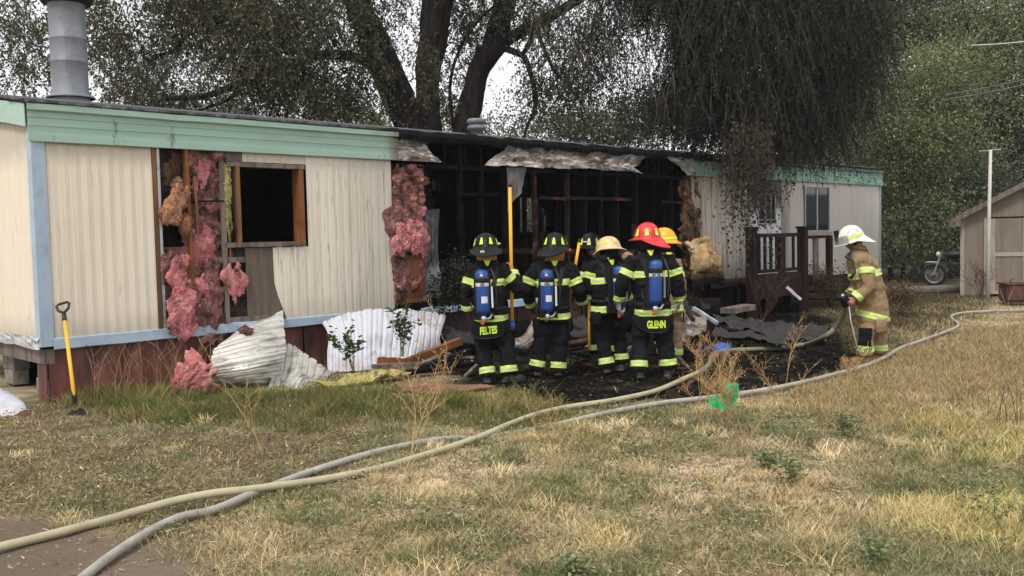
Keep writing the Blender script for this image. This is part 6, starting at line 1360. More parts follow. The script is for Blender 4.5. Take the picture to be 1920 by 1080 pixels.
# grass tufts that read as tufts, near the camera
def tufts(name, n, y0, y1, cols, nb, r, h, label, pr):
    T = field(n*4, y0, y1, 1.0); T = T[infront(T)]; T = keep(T, pr(T))[:n]
    Q = np.repeat(T, nb, 0); a = rng.random(len(Q))*6.283; q = np.sqrt(rng.random(len(Q)))*r*np.repeat(.5+rng.random(len(T)), nb); Q = Q+np.c_[np.cos(a)*q, np.sin(a)*q]
    hh = h*np.repeat(.6+.7*rng.random(len(T)), nb)*(.5+.7*rng.random(len(Q)))
    cc = pick(T, cols, .2); cc = np.repeat(cc, nb, 0)*(1+.25*(rng.random((len(Q), 1))*2-1))
    return blades(name, Q, hh, np.clip(.0030+.0004*Q[:, 1], 0, .012), 1.0, cc, label, 'grass')
def opn(P): return (1-mask(P, 'dirt', .3, .45, 2.2))*(1-mask(P, 'char', .3, .35, 1.6))*(1-.93*mask(P, 'litter'))*(1-.8*mask(P, 'green'))
tufts('straw_tufts', 210, 4.2, 10, STR, 80, .12, .095, 'bushy straw-yellow grass tufts in the foreground', lambda P: opn(P)*(N2(P, 1.2, 3, 77) > .02))
tufts('green_tufts', 260, 4.2, 9.5, [(.15, .19, .08), (.20, .23, .10), (.12, .15, .07)], 70, .12, .07, 'bushy green grass tufts in the foreground', lambda P: opn(P)*(N2(P, 1.2, 3, 88) > .05))
tufts('wall_tufts', 90, 9.3, 12.2, GRN+[(.28, .24, .10)], 90, .16, .20, 'long green and straw grass tufts under the left half of the home', lambda P: mask(P, 'green'))
# leafy ground weeds: many small leaves near the ground
def leaflets(P, z, size, cols, tilt=.9, jit=.25):
    n = len(P); a = rng.random(n)*6.283; d = np.c_[np.cos(a), np.sin(a), (rng.random(n)-.4)*tilt]; d /= np.linalg.norm(d, axis=1)[:, None]
    r = rng.normal(size=(n, 3)); s = np.cross(d, r); s /= np.linalg.norm(s, axis=1)[:, None]
    C0 = np.c_[P, z]; L = (size*(.6+.8*rng.random(n)))[:, None]; w = L*.30
    V = np.stack([C0, C0+d*L*.5+s*w, C0+d*L, C0+d*L*.5-s*w], 1); return V.reshape(-1, 3), np.repeat(pick(P, cols, jit), 4, 0)
def leafobj(name, parts, m_, parent=None):
    V = np.concatenate([p[0] for p in parts]); Cc = np.concatenate([p[1] for p in parts]); return mesh_np(name, V, np.arange(len(V)).reshape(-1, 4), m_, parent, False, col=Cc)
B_ = field(60000, 4.0, 11, 1.2); B_ = B_[infront(B_)]; cw = N2(B_, 2.2, 4, 61)
B_ = B_[rng.random(len(B_)) < np.clip(cw*4-.1, 0, 1)*(1-mask(B_, 'dirt', .3, .45, 2.2))*(1-mask(B_, 'char', .3, .35, 1.6))*(1-.6*mask(B_, 'litter'))*(1-.8*mask(B_, 'tan'))]
tag(leafobj('ground_weeds', [leaflets(B_, gz(B_)+.01+.05*rng.random(len(B_)), .026, GGR+[(.09, .13, .06)])], MT['grass']), 'low leafy grey-green weeds among the foreground grass', 'weeds', kind='stuff')
# straw and twig litter lying flat
S_ = field(110000, 4.0, 14, 1.2); S_ = S_[infront(S_)]
S_ = S_[rng.random(len(S_)) < (.25-.02*mask(S_, 'litter')+.45*mask(S_, 'soil', .6)+.4*mask(S_, 'soil2', .6))*(1-.93*mask(S_, 'dirt', .3, .45, 2.2))*(1-.93*mask(S_, 'char', .3, .35, 1.6))]
n = len(S_); a = rng.random(n)*6.283; L = (.012+.075*rng.random(n)**3); w = .0015+.0004*S_[:, 1]; z = gz(S_)+.006+.012*rng.random(n); tl = (rng.random(n)-.5)*.35
dx, dy = np.cos(a)*L, np.sin(a)*L; px_, py_ = -np.sin(a)*w, np.cos(a)*w
V = np.stack([np.c_[S_[:, 0]+px_, S_[:, 1]+py_, z], np.c_[S_[:, 0]-px_, S_[:, 1]-py_, z], np.c_[S_[:, 0]+dx-px_, S_[:, 1]+dy-py_, z+tl*L], np.c_[S_[:, 0]+dx+px_, S_[:, 1]+dy+py_, z+tl*L]], 1)
tag(mesh_np('straw_litter', V.reshape(-1, 3), np.arange(4*n).reshape(-1, 4), MT['grass'], None, False, col=np.repeat(pick(S_, STR+TAN+[(.12, .08, .05), (.09, .065, .045), (.55, .46, .33), (.16, .11, .07)]), 4, 0)), 'bits of straw, bark and dead stems littering the yard', 'litter', kind='stuff')
K_ = field(9000, 4.0, 9, 1.2, .7); K_ = K_[rng.random(len(K_)) < .15+.85*mask(K_, 'dirt', .5, .45, 2.2)][:2600]
n = len(K_); V = []; base_ = np.array([(1, 0, 0), (-.5, .87, 0), (-.5, -.87, 0), (0, 0, .8)]); sc_ = .003+.011*rng.random(n)**4; z = gz(K_)
V = (base_[None]*sc_[:, None, None]*(1+.5*rng.random((n, 4, 1))))+np.c_[K_, z][:, None, :]
i = np.arange(n)*4; Ft = np.concatenate([np.c_[i, i+1, i+3], np.c_[i+1, i+2, i+3], np.c_[i+2, i, i+3]])
tag(mesh_np('gravel', V.reshape(-1, 3), Ft, MT['grass'], None, False, col=np.repeat(pick(K_, [(.25, .21, .18), (.16, .13, .11), (.35, .31, .28)]), 4, 0)), 'small stones on the bare dirt at the lower left', 'gravel', kind='stuff')
D_ = field(60000, 9, 17, 1.0, .55); D_ = D_[infront(D_)]; D_ = D_[rng.random(len(D_)) < mask(D_, 'char', .3, .35, 1.6)*.5]
n = len(D_); sc_ = .008+.04*rng.random(n)**3; V = (base_[None]*np.array([1, 1, .55])*sc_[:, None, None]*(.5+rng.random((n, 4, 3))))+np.c_[D_, gz(D_)][:, None, :]; i = np.arange(n)*4
tag(mesh_np('char_bits', V.reshape(-1, 3), np.concatenate([np.c_[i, i+1, i+3], np.c_[i+1, i+2, i+3], np.c_[i+2, i, i+3]]), MT['grass'], None, False, col=np.repeat(pick(D_, [(.006, .0055, .005), (.009, .008, .007), (.007, .006, .0055), (.018, .016, .013), (.04, .036, .03), (.006, .006, .006)]), 4, 0)), 'small bits of charcoal and ash covering the burnt ground', 'charcoal', kind='stuff')
# ================================================================== single plants
def weed(label, root, h, spread, m_, n=14, seed=0, lean=(0, 0), leaf=None, cat='weed', r=.004, depth=3, name='dry_weed', buds=None):
    rd = random.Random(seed); P = empty(name, root, 0, label=label, cat=cat); mb = MB(); tips = []
    def grow(p, d, L, r_, k):
        pts = [p]; q = p.copy(); dd = d.copy()
        for i in range(4):
            dd = (dd+Vector((rd.uniform(-.22, .22), rd.uniform(-.22, .22), rd.uniform(-.05, .12)))).normalized(); q = q+dd*L/4; pts.append(q.copy())
            if k > 0 and i >= (1 if k == depth else 0):
                for j in range(rd.choice((1, 1, 2))):
                    a = rd.uniform(0, 6.283); o = Vector((math.cos(a), math.sin(a), rd.uniform(.1, .9))).normalized()
                    grow(q.copy(), (dd*.55+o*.8).normalized(), L*rd.uniform(.35, .6), r_*.65, k-1)
        mb.tube(pts, [r_*(1-.15*i) for i in range(5)], 4, cap=False)
        tips.extend(pts[2:])
    for k in range(n):
        a = rd.uniform(0, 6.283); s = rd.uniform(.1, spread); d = Vector((math.cos(a)*s+lean[0], math.sin(a)*s+lean[1], 1)).normalized()
        grow(Vector((rd.uniform(-.02, .02), rd.uniform(-.02, .02), 0)), d, h*rd.uniform(.6, 1), r, depth)
    mb.build('stem', m_, P)
    T = np.array([tuple(t) for t in tips])
    if leaf:
        rep, size, cols, jitr = leaf; Q = np.repeat(T, rep, 0)+rng.normal(size=(len(T)*rep, 3))*jitr; v, c = leaflets(Q[:, :2], Q[:, 2], size, cols); tag(leafobj('leaves', [(v, c)], MT['grass'], P), kind='stuff')
    if buds:
        size, cols = buds; Q = T+rng.normal(size=(len(T), 3))*.008; v, c = leaflets(Q[:, :2], Q[:, 2], size, cols, 2.0); tag(leafobj('seed_heads', [(v, c)], MT['grass'], P), kind='stuff')
    return P
MT['dry_stem'] = mat('dry_weed_stem', (.42, .29, .14), .9, layers=[('n', (.26, .15, .07), 8, (1, 1, 1), .48, .64, .7)])
MT['green_stem'] = mat('green_stem', (.09, .11, .04), .8)
BR = [(.36, .22, .10), (.28, .16, .08), (.44, .30, .15)]
def gp(px, py): g_ = ground_at(px, py); return Vector((g_.x, g_.y, 0))
weed('large dry tumbleweed with the green rag caught in it', gp(1394, 845), .72, .75, MT['dry_stem'], 4, 2, (-.2, 0), r=.0055, depth=3, buds=(.012, BR))
weed('dry tumbleweed in front of the burnt ground, left of the green rag', gp(1310, 800), .58, .8, MT['dry_stem'], 3, 5, (-.1, 0), r=.0045, depth=3, buds=(.012, BR))
weed('dry brown weed in front of the officer\'s boots', gp(1600, 712), .22, .9, MT['dry_stem'], 3, 11, r=.004, depth=2, buds=(.02, BR))
weed('tall pale dry weed at the middle of the grass strip', gp(775, 850), .95, .35, MT['dry_stem'], 3, 8, (.12, .1), r=.005, depth=2, buds=(.018, BR))
weed('thin pale weed stalk leaning left of the curled sheet', gp(487, 846), .75, .15, MT['dry_stem'], 2, 17, (-.32, 0), r=.0045, depth=2, buds=(.012, [(.30, .28, .12)]))
weed('single bent pale weed stalk in the grass near the shovel', gp(370, 806), .42, .1, MT['dry_stem'], 1, 19, (-.5, 0), r=.004, depth=1)
weed('slender dry stalk standing in the tan grass at the right', gp(1585, 790), .55, .12, MT['dry_stem'], 2, 23, r=.004, depth=2)
weed('tall dry stalk with pale seed head near the right edge', gp(1868, 655), .5, .06, MT['dry_stem'], 2, 29, r=.006, depth=1, buds=(.03, [(.5, .45, .2)]))
weed('upright dry stalk in front of the shed', gp(1898, 640), 1.0, .04, MT['dry_stem'], 1, 31, r=.006, depth=1, buds=(.02, BR))
weed('branching dry weed in the middle foreground', gp(1045, 900), .55, .3, MT['dry_stem'], 3, 37, (-.1, 0), r=.004, depth=2, buds=(.012, [(.34, .30, .12)]))
for k, (px, py, h, lab) in enumerate(((1590, 820, .22, 'small green bush weed in the centre right of the yard'), (1490, 905, .22, 'low green bush weed at the middle of the dry patch'), (1895, 1010, .42, 'leafy dark green plant at the lower right corner'), (1440, 880, .14, 'little green weed left of the low bush weed'), (1075, 1085, .14, 'bushy green weed at the bottom centre edge'), (1640, 1060, .16, 'grey-green weed at the bottom right'))):
    weed(lab, gp(px, py), h*.7, 1.3, MT['green_stem'], 4, 60+k, leaf=(1, .028, [(.18, .21, .10), (.23, .25, .13), (.14, .17, .08)], .04), r=.0025, depth=2, name='green_weed')
SD = [(.055, .085, .03), (.075, .11, .04), (.04, .065, .025)]
weed('young leafy seedling before the white sheet, the shorter left one', at(663, 694, 12.0), .50, .22, MT['green_stem'], 4, 71, leaf=(2, .085, SD, .03), r=.006, depth=1, name='seedling', cat='seedling')
weed('taller young leafy seedling before the white sheet, right of the shorter one', at(755, 668, 12.5), .60, .28, MT['green_stem'], 5, 75, leaf=(3, .075, SD, .03), r=.006, depth=1, name='seedling', cat='seedling')
for k in range(11):
    px = 1855+k*9+random.uniform(-3, 3); weed('dark dry stalk in the grass at the right edge, '+nth(k, 11), gp(px, 795+random.uniform(-8, 12)), random.uniform(.3, .6), .08, MT['bark_grey'], 1, 90+k, r=.0045, depth=0, name='dark_stalk')['group'] = 'dark stalks at the right edge'
for k, (px, py) in enumerate(((180, 752), (215, 750), (235, 745), (270, 738), (300, 742), (320, 735), (345, 740))):
    weed('cluster of thin straw stalks against the red skirting, '+nth(k, 7), gp(px, py+6), .68, .22, MT['dry_stem'], 3, 120+k, r=.0022, depth=1, name='straw_stalks')['group'] = 'straw stalks against the red skirting'
weed('burnt leafy bush at the foot of the open wall', hw(5.9, -.5, .3), 1.0, .45, MT['bark'], 4, 140, leaf=(3, .06, [(.035, .045, .025), (.05, .05, .03), (.018, .02, .014)], .07), r=.012, depth=2, name='bush', cat='bush')
weed('bramble of dead stems beside the entry deck', hw(13.0, -1.7, .0), .9, .8, MT['rust'], 6, 143, r=.010, depth=2, name='bush', cat='bush')
weed('dead grey-brown brush growing right of the entry deck', hw(16.0, -1.5, .0), .75, .9, MT['rust'], 10, 145, leaf=(2, .05, [(.10, .07, .04), (.06, .06, .03)], .08), r=.007, depth=2, name='bush', cat='bush')
weed('brown dead weeds behind the officer', gp(1690, 592), .6, 1.1, MT['rust'], 12, 147, leaf=(1, .05, [(.14, .09, .05), (.10, .08, .04)], .06), r=.006, depth=2, name='bush', cat='bush')
weed('dry bush against the left side of the shed door', gp(1838, 560), .75, .6, MT['rust'], 8, 149, r=.010, depth=2, name='bush', cat='bush')

# ================================================================== trees
def strands(boxes, size, cols, droop, seed=0, thr=-1, nsc=.6, per=22, step=.05, spread=.35, conv=None, var=.55):
    """drooping twigs with leaves; boxes: (centre, half extents, count)"""
    g = np.random.default_rng(seed); Vs, Cs, Sv = [], [], []
    for c, hx, n in boxes:
        q = g.normal(size=(n*2, 3)); q /= np.maximum(np.linalg.norm(q, axis=1)[:, None], 1e-6); rad = g.random((n*2, 1))**.42; S0 = np.array(c)+q*rad*np.array(hx)*1.15
        S0 = S0[vfbm(S0, nsc, 3, seed) > thr][:n]; n_ = len(S0)
        if n_ == 0: continue
        a = g.random(n_)*6.283; d = np.c_[np.cos(a)*spread, np.sin(a)*spread, -.25-g.random(n_)*.4] if droop else np.c_[np.cos(a), np.sin(a), g.random(n_)*1.2-.5]
        Lf = (.5+g.random(n_))*per*step; tone = 1+var*(vfbm(S0, .75, 3, seed+7)); 
        kk = (np.arange(per)+.5)/per
        t = kk[None, :, None]; D = d[:, None, :]*np.array([1, 1, 1]); 
        Pp = S0[:, None, :]+D*(t*Lf[:, None, None])
        if droop: Pp[:, :, 2] -= droop*(t[:, :, 0]**1.6)*Lf[:, None]*.9
        sp = Pp[:, ::max(1, per//3)][:, :4]
        Pp = Pp+g.normal(size=Pp.shape)*step*.45; Q = Pp.reshape(-1, 3); m_ = len(Q)
        dd = g.normal(size=(m_, 3)); dd[:, 2] -= .8*(1 if droop else 0); dd /= np.linalg.norm(dd, axis=1)[:, None]; s = np.cross(dd, g.normal(size=(m_, 3))); s /= np.linalg.norm(s, axis=1)[:, None]
        L = (size*(.6+.8*g.random(m_)))[:, None]; w = L*.26
        Vs.append(np.stack([Q, Q+dd*L*.5+s*w, Q+dd*L, Q+dd*L*.5-s*w], 1).reshape(-1, 3))
        cc = np.array(cols)[g.integers(0, len(cols), m_)]*(.75+.5*g.random((m_, 1)))*np.repeat(np.clip(tone, .45, 1.7), per)[:, None]; Cs.append(np.repeat(cc, 4, 0))
        # the twig itself
        if droop:
            for j in range(sp.shape[1]-1):
                A0, A1 = sp[:, j], sp[:, j+1]; wv = np.array([.004, .0, 0]); Vs.append(np.stack([A0-wv, A0+wv, A1+wv, A1-wv], 1).reshape(-1, 3)); Cs.append(np.tile(np.array((.035, .028, .022)), (n_*4, 1)))
    return np.concatenate(Vs), np.clip(np.concatenate(Cs), 0, 1)
def crown(name, parent, boxes, size, cols, droop, seed, **k):
    V, Cc = strands(boxes, size, cols, droop, seed, **k); return mesh_np(name, V, np.arange(len(V)).reshape(-1, 4), MT['leaf'], parent, False, col=Cc)
def PB(px, py, rx, ry, Y, rY, n):                                       # ellipsoid measured in the photo -> world
    c = at(px, py, Y); k = Y/F_PX; return ((c.x, c.y, c.z), (rx*k, rY, ry*k), n)
def limb(name, pts, rads, m_, parent, rough=.12):
    P = catmull([at(*p) if len(p) == 3 else Vector(p[0]) for p in pts], 6); n = len(P); rr_ = [np.interp(i/(n-1), np.linspace(0, 1, len(rads)), rads) for i in range(n)]
    mb = MB(); seg = 12 if max(rads) > .1 else 7; mb.tube(P, rr_, seg)
    mb.v = [tuple(Vector(v)*(1)+Vector((fbm((v[0]*1.5, v[1]*1.5, v[2]*1.5), 3), fbm((v[0]*1.5+9, v[1]*1.5, v[2]*1.5), 3), 0))*rough*max(rads)*1.4) for v in mb.v]
    return mb.build(name, m_, parent, True)
T0 = at(795, 250, 21.6)
big = empty('willow_tree', (0, 0, 0), 0, label='huge dark willow-like tree with several trunks and drooping branches behind the home', cat='tree')
big.location = (T0.x, T0.y, 0); BO = Vector(big.location)
_link = link
class Off:                                                            # children built in world space, re-based on the tree's foot
    pass
def rebase(o, P):
    V = np.empty(len(o.data.vertices)*3, np.float32); o.data.vertices.foreach_get('co', V); V = V.reshape(-1, 3)-np.array(P.location, dtype=np.float32); o.data.vertices.foreach_set('co', V.ravel()); o.data.update(); return o
B = MT['bark']
for args in (('trunk', [(772, 560, 21.6), (772, 300, 21.6), (768, 235, 21.6), (742, 180, 21.5), (718, 130, 21.4), (700, 90, 21.3), (684, 40, 21.2), (668, -10, 21.1), (640, -100, 21)], [.46, .40, .36, .33, .31, .30, .29, .27, .22]),
             ('trunk', [(800, 560, 21.9), (802, 300, 21.9), (803, 230, 21.9), (802, 170, 21.9), (806, 110, 21.9), (814, 50, 21.9), (824, -10, 21.9), (836, -120, 22)], [.44, .38, .30, .29, .31, .34, .38, .36]),
             ('trunk', [(866, 560, 22.6), (868, 330, 22.6), (872, 250, 22.6), (886, 180, 22.6), (900, 130, 22.6), (924, 85, 22.6), (938, 45, 22.6), (948, 0, 22.6), (955, -110, 22.6)], [.44, .36, .31, .29, .28, .29, .27, .25, .2]),
             ('limb', [(770, 180, 21.7), (745, 130, 21.5), (725, 80, 21.4), (700, 30, 21.2), (650, -30, 21)], [.10, .12, .10, .08, .06]),
             ('limb', [(930, 85, 22.6), (955, 72, 22.5), (985, 55, 22.4), (1010, 42, 22.3), (1050, 20, 22.2), (1090, -4, 22), (1150, -40, 21.8)], [.15, .15, .14, .13, .12, .11, .09]),
             ('limb', [(945, 90, 22.5), (970, 100, 22.3), (985, 112, 22.2), (997, 145, 22), (1003, 180, 22), (1002, 210, 22), (990, 235, 21.9), (982, 262, 21.8)], [.09, .075, .07, .06, .055, .05, .04, .03]),
             ('limb', [(1005, 50, 22.3), (1015, 80, 22.1), (1028, 110, 22), (1045, 140, 21.9), (1075, 170, 21.8)], [.06, .05, .045, .04, .02]),
             ('limb', [(1000, 60, 22.3), (990, 85, 22.3), (978, 104, 22.3)], [.06, .06, .05]),
             ('limb', [(705, 120, 21.3), (665, 108, 21.0), (625, 102, 20.8), (590, 106, 20.6), (545, 118, 20.4), (500, 135, 20.2), (455, 155, 20), (410, 172, 19.8), (370, 182, 19.6), (325, 184, 19.5), (290, 192, 19.4)], [.15, .12, .11, .10, .09, .085, .08, .07, .06, .05, .03]),
             ('limb', [(565, 118, 20.5), (572, 150, 20.4), (580, 180, 20.4), (595, 205, 20.4), (606, 236, 20.3)], [.05, .045, .04, .035, .03]),
             ('limb', [(580, 185, 20.4), (615, 196, 20.3), (660, 198, 20.3)], [.03, .025, .015]),
             ('limb', [(455, 157, 20), (430, 185, 19.9), (395, 200, 19.8), (350, 215, 19.8)], [.05, .04, .03, .02]),
             ('limb', [(345, 65, 20), (333, 90, 20), (315, 100, 20), (295, 105, 20), (284, 116, 20)], [.05, .05, .045, .035, .02]),
             ('limb', [(850, 240, 22.4), (845, 150, 22.3), (880, 60, 22.2), (960, -20, 22)], [.04, .04, .035, .03]),
             ('limb', [(1150, -40, 21.8), (1250, -20, 21), (1330, 60, 20.5), (1380, 160, 20.2), (1400, 260, 20)], [.12, .10, .08, .06, .03]),
             ('limb', [(1250, -20, 21), (1290, 100, 21.5), (1310, 200, 21.5), (1300, 290, 21.5)], [.08, .06, .05, .03])):
    rebase(limb(args[0], args[1], args[2], B, big), big)
DK = [(.024, .031, .018), (.033, .041, .022), (.017, .022, .014), (.044, .043, .026)]
bx = [PB(330, -30, 150, 60, 20, 2.2, 420), PB(250, 60, 80, 60, 20, 1.8, 170), PB(420, 30, 140, 80, 20, 2.0, 560), PB(540, 60, 90, 90, 20.2, 1.8, 420), PB(480, 150, 120, 50, 19.8, 1.5, 300),
      PB(600, 190, 70, 40, 20.2, 1.4, 150), PB(300, 185, 110, 30, 19.8, 1.2, 130), PB(220, 120, 50, 60, 20.5, 1.5, 60), PB(90, 60, 110, 80, 21, 2, 200), PB(60, 150, 70, 50, 21, 1.6, 70), PB(-120, 40, 150, 120, 21, 2, 260),
      PB(640, 20, 60, 60, 20.6, 1.5, 170), PB(650, 150, 50, 80, 20.6, 1.2, 110), PB(695, 120, 34, 120, 20.4, .8, 110), PB(740, 20, 80, 60, 22.5, 1.5, 90), PB(800, 140, 24, 60, 20.6, .5, 55), PB(860, 60, 50, 100, 23, 1.2, 110), PB(850, 200, 40, 60, 23.4, 1.2, 70),
      PB(900, 20, 60, 60, 23, 1.5, 110), PB(1000, 20, 70, 50, 22.5, 1.8, 150), PB(1090, 80, 90, 90, 22, 1.8, 300), PB(1020, 170, 60, 70, 22.4, 1.2, 110), PB(1120, 190, 60, 70, 22, 1.4, 110), PB(1170, 100, 60, 120, 21.5, 1.8, 260),
      PB(700, -110, 500, 60, 22, 3.5, 900), PB(1250, -110, 450, 70, 21, 3.5, 1200),
      PB(1250, 60, 80, 130, 21, 2, 600), PB(1250, 210, 70, 90, 21, 1.8, 330), PB(1340, 100, 110, 150, 20.5, 2.2, 1300), PB(1340, 260, 110, 80, 20.5, 1.5, 600), PB(1450, 80, 120, 150, 20.3, 2.4, 1300), PB(1450, 240, 110, 90, 20.2, 1.6, 750), PB(1560, 60, 90, 150, 21, 2.2, 800), PB(1560, 200, 80, 110, 21, 1.8, 520), PB(1590, 60, 60, 120, 22, 1.8, 250)]
bl = [((c[0], c[1], c[2]+.22), h_, int(n_*1.5)) for c, h_, n_ in bx if c[0] <= 2.0]; bx = [((c[0], c[1], c[2]+.85+(.35 if 2.6 < c[0] < 4.6 else 0)), h_, int(n_*1.5)) for c, h_, n_ in bx if c[0] > 2.0]
DL = [(.060, .070, .034), (.084, .088, .042), (.042, .050, .028), (.115, .105, .052)]  # lighter leaves for the left part: brighter light put into the colour
o = crown('crown', big, bl, .072, DL, .45, 13, thr=-.20, nsc=.75, per=16, step=.04, spread=.8); rebase(o, big)
o = crown('crown', big, bx, .062, DK, .75, 11, thr=-.08, nsc=.9, per=22, step=.038, spread=.55, var=1.1); rebase(o, big)
hang = [PB(1385, 265, 35, 34, 17.6, .5, 40), PB(1405, 255, 35, 40, 17.9, .6, 70), PB(1420, 315, 20, 25, 18.2, .4, 14), PB(1380, 320, 26, 16, 17.8, .3, 6), PB(1460, 345, 22, 12, 18.6, .2, 3)]
o = crown('drooping_branches', big, hang, .075, [(.055, .046, .032), (.04, .037, .026), (.075, .058, .038)], 1.3, 12, per=18, step=.05); rebase(o, big)

tw = MB(); rd = random.Random(41)
for k in range(170):
    px = rd.choice((rd.uniform(1200, 1600), rd.uniform(200, 640), rd.uniform(960, 1200))); py = rd.uniform(-20, 170 if px > 1200 else 90); Y = rd.uniform(18.6, 20.5); p = at(px, py, Y); a = rd.uniform(0, 6.28); dx = Vector((math.cos(a)*.35, math.sin(a)*.35, 0)); L_ = rd.uniform(.6, 1.7)
    tw.tube([p, p+dx*L_*.3+Vector((0, 0, -.2*L_)), p+dx*L_*.6+Vector((0, 0, -.6*L_)), p+dx*L_*.75+Vector((0, 0, -L_))], [.011, .009, .006, .003], 4, cap=False)
rebase(tag(tw.build('twigs', MT['bark_grey'], big), kind='stuff'), big)
def tree(label, px, Y, rads, boxes, size, cols, seed, m_='bark_grey', h=None, thr=-.2, lean=0, per=14, step=.12, name='tree', top=None):
    g0 = at(px, 450, Y); P = empty(name, (g0.x, g0.y, 0), 0, label=label, cat='tree', group='trees beyond the home')
    topz = h or max(b[0][2] for b in boxes); mb = MB(); rd = random.Random(seed)
    pts = [Vector((0, 0, -.2))]
    for i in range(1, 7): pts.append(Vector((rd.uniform(-.15, .15)*i*.5+lean*i/6, rd.uniform(-.1, .1)*i, topz*i/6)))
    mb.tube(pts, [rads*(1-.13*i) for i in range(7)], 9); mb.build('trunk', MT[m_], P, True)
    mb = MB()
    for b in boxes:
        c = Vector(b[0])-Vector(P.location)
        for k in range(5):
            s = pts[min(5, max(1, int(6*max(.1, c.z-1.5)/topz)))]; e = c+Vector((rd.uniform(-.8, .8)*b[1][0], rd.uniform(-.8, .8)*b[1][1], rd.uniform(-.6, .9)*b[1][2])); md = s.lerp(e, .5)+Vector((0, 0, -.1*(e-s).length))
            mb.tube([s, md, e], [rads*.35, rads*.22, rads*.06], 5, cap=False)
    mb.build('limbs', MT[m_], P, True)
    boxes = [(c_, r_, int(n_*(2.4 if px > 1500 else 1.4))) for c_, r_, n_ in boxes]; size = size*(.66 if px > 1500 else .8)
    o = crown('crown', P, boxes, size, cols, 0, seed, thr=thr, per=per, step=step, nsc=.45, var=.95 if px > 1500 else .55); rebase(o, P); return P
G1 = [(.14, .17, .075), (.18, .21, .095), (.105, .13, .065)]; G2 = [(.085, .110, .068), (.12, .145, .085), (.062, .082, .054)]; G3 = [(.10, .115, .075), (.12, .13, .09), (.08, .09, .06)]  # greens made paler: the distant smoke haze is put into the leaf colour
tree('fresh green tree between the home and the shed, the brightest one', 1715, 31, .14, [PB(1715, 400, 60, 60, 31, 1.3, 200), PB(1700, 470, 60, 40, 31.5, 1.2, 70), PB(1700, 210, 70, 80, 31, 1.4, 480), PB(1760, 150, 60, 60, 31, 1.3, 300), PB(1680, 300, 50, 60, 31, 1.2, 240), PB(1760, 260, 60, 60, 31.5, 1.3, 300), PB(1650, 240, 30, 60, 30.5, 1, 140)], .13, G1, 21)
tree('tall dark tree filling the upper right corner', 1840, 37, .3, [PB(1850, 60, 110, 90, 37, 2.5, 620), PB(1880, 180, 90, 70, 37, 2.2, 420), PB(1800, 130, 60, 90, 37, 2, 300), PB(1930, 40, 90, 120, 37, 2.5, 350), PB(2050, 60, 120, 200, 37, 2.5, 400)], .17, [(.10, .14, .06), (.13, .17, .075), (.07, .10, .045), (.16, .17, .09)], 23, 'bark')
tree('dark broad tree behind the far end of the home', 1630, 40, .3, [PB(1640, 40, 110, 80, 40, 3, 600), PB(1720, 30, 90, 70, 40, 2.6, 420), PB(1600, 170, 90, 110, 40, 2.6, 500), PB(1520, 250, 70, 70, 40, 2.4, 300), PB(1560, 120, 90, 120, 40, 2.4, 300)], .18, G2, 25, 'bark')
tree('low dark tree with bare trunks right of the home', 1745, 34, .12, [PB(1740, 375, 80, 40, 34, 1.8, 330), PB(1690, 340, 60, 40, 34, 1.6, 230), PB(1820, 340, 60, 45, 34, 1.8, 240), PB(1700, 440, 60, 50, 34.5, 1.5, 230), PB(1780, 440, 60, 50, 34.5, 1.5, 200), PB(1660, 420, 40, 60, 34.5, 1.5, 160)], .15, G2, 27, 'bark')
tree('dim tree just behind the shed roof', 1880, 41, .2, [PB(1880, 290, 80, 50, 41, 2.4, 330), PB(1820, 260, 60, 60, 40, 2.2, 300), PB(1930, 230, 60, 60, 41, 2.4, 220), PB(1960, 330, 80, 90, 41, 2.4, 250)], .18, G2+[(.07, .085, .05)], 29, 'bark')
tree('pale grey-green tree seen over the middle of the burnt roof', 960, 46, .18, [PB(950, 255, 70, 28, 46, 2.4, 130), PB(1030, 240, 50, 30, 46, 2, 80)], .18, G3, 31, thr=-.05)
tree('hazy olive tree over the roof right of the vent', 1130, 40, .16, [PB(1120, 250, 80, 34, 40, 2, 330), PB(1200, 230, 60, 50, 40, 2, 280), PB(1080, 215, 40, 40, 40, 2, 120)], .16, [(.07, .075, .04), (.09, .09, .05), (.05, .055, .035)], 33, thr=-.1)
tree('thin bare-topped sapling over the burnt roof', 1170, 38, .07, [PB(1170, 160, 30, 50, 38, 1, 14), PB(1190, 110, 30, 40, 38, 1, 8)], .13, G3, 35)
tree('small added tree with smoke haze in its leaf colour, between the left branches', 300, 44, .15, [PB(300, 150, 60, 50, 44, 2, 150), PB(350, 100, 40, 50, 44, 2, 70), PB(600, 215, 60, 30, 44, 2, 90)], .2, [(.13, .15, .14), (.11, .13, .12)], 37, thr=-.1)  # added tree; its grey-blue leaf colour stands in for drifting smoke
tree('low tree behind the left part of the roof', 480, 42, .15, [PB(460, 215, 90, 26, 42, 2, 200), PB(330, 210, 70, 22, 42, 2, 110), PB(680, 240, 50, 24, 42, 2, 90)], .17, G2, 39)
tree('mid-green tree between the two big trunks', 845, 33, .1, [PB(840, 225, 30, 40, 33, 1.2, 90), PB(720, 235, 40, 30, 33, 1.4, 80)], .14, G1, 41)
tree('pale shrubby tree behind the home, seen through the burnt-out wall', 1000, 27.5, .06, [((at(1000, 430, 27.5).x+dx_, 27.5, z_), (1.3, .7, 1.0), 260) for dx_, z_ in ((-.6, 1.3), (.8, 1.6), (-.3, 2.7), (1.6, 2.8))], .09, [(.17, .20, .12), (.22, .25, .16), (.12, .15, .09)], 43, top=3)
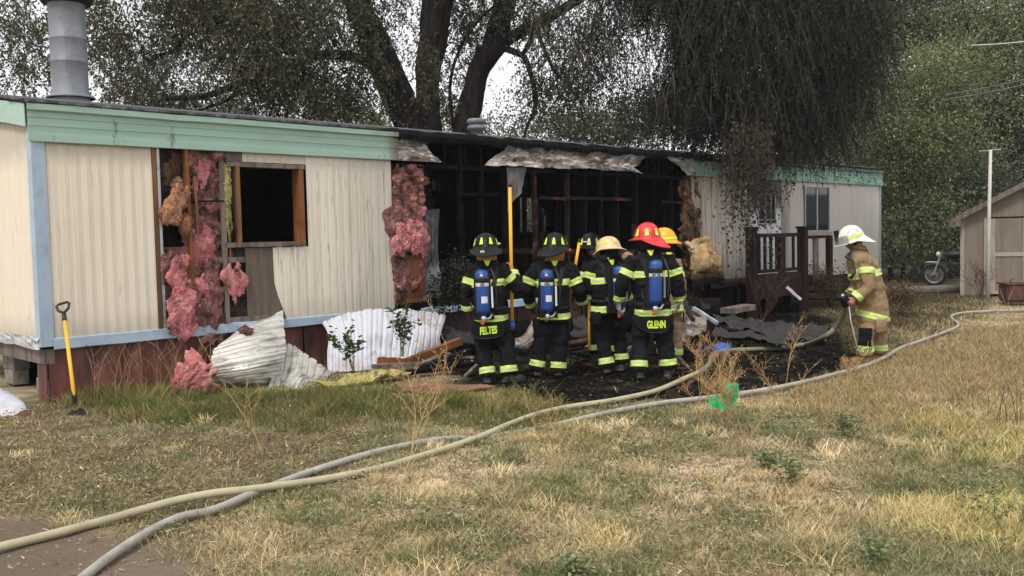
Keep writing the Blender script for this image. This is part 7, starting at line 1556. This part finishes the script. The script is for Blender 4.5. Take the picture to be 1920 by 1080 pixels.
for k, (px, Y, r_) in enumerate(((1668, 33, .10), (1692, 34, .07), (1712, 32.5, .12), (1730, 35, .06), (1757, 34, .09), (1782, 33, .07), (1796, 35, .1))):
    g0 = at(px, 450, Y); o = MB().tube([(g0.x, g0.y, -.1), (g0.x+random.uniform(-.15, .15), g0.y, 1.5), (g0.x+random.uniform(-.3, .3), g0.y, 3.6), (g0.x+random.uniform(-.5, .5), g0.y, 5.0)], [r_, r_*.9, r_*.7, r_*.4], 8).build('slim_tree', MT['bark_grey' if k in (2, 5) else 'bark'], None, True)
    tag(o, 'slim dark trunk in the shade between the home and the shed, '+nth(k, 7), 'tree', 'slim trunks between home and shed')
# distant wood closing the view
g = np.random.default_rng(5); n = 26000; X = g.random(n)*95-25; Yv = 46+g.random(n)*14+.12*np.abs(X); hh = 6.2+2.0*vfbm(np.c_[X, Yv, X*0], .12, 3, 3); Zv = g.random(n)**.8*hh
Qp = np.c_[X, Yv, Zv]; keepm = ~((X < 12) & (Zv > 4.4+1.2*vfbm(np.c_[X, Yv, X*0], .3, 2, 8))); Qp = Qp[keepm]
v, c = leaflets(Qp[:, :2], Qp[:, 2], .75, G2+[(.05, .055, .04)], 2.0, .3); tag(leafobj('distant_wood', [(v, c)], MT['leaf']), 'dim wood closing the view behind the home and the shed', 'wood', kind='stuff')
fn_ = empty('board_fence', at(1640, 500, 44), R(-6), label='weathered grey board fence in deep shade behind the trunks', cat='fence'); fn_.location.z = 0
for k in range(70): MB().box(-4+k*.19, -4+k*.19+.175, 0, .02, .03, 1.75+.03*math.sin(k*3)).build('board', MT['wood_grey'], fn_)
for z in (.4, 1.4): MB().box(-4, 9.3, .02, .06, z, z+.09).build('rail', MT['wood_grey'], fn_)
sl = tag(MB().box(-1.2, 1.6, -.5, .5, .0, .14, M=Matrix.Translation(gp(1700, 548)) @ Matrix.Rotation(.1, 4, 'Z'), bev=.03).build('concrete_slab', MT['concrete']), 'low grey slab on the ground left of the motorcycle', 'slab')
# ================================================================== thin smoke hanging in the air
hz = MB().box(-14, 30, -2, 70, -1.3, 13.5).build('haze', None); tag(hz, 'thin grey smoke hanging over the whole yard', 'haze', kind='stuff')
hm_ = bpy.data.materials.new('thin_smoke'); hm_.use_nodes = True; hm_.node_tree.nodes.clear(); ho2 = hm_.node_tree.nodes.new('ShaderNodeOutputMaterial'); pv = hm_.node_tree.nodes.new('ShaderNodeVolumePrincipled')
pv.inputs['Color'].default_value = (.80, .84, .90, 1); pv.inputs['Density'].default_value = .0005; pv.inputs['Anisotropy'].default_value = 0
hm_.node_tree.links.new(pv.outputs[0], ho2.inputs['Volume']); hz.data.materials.append(hm_)
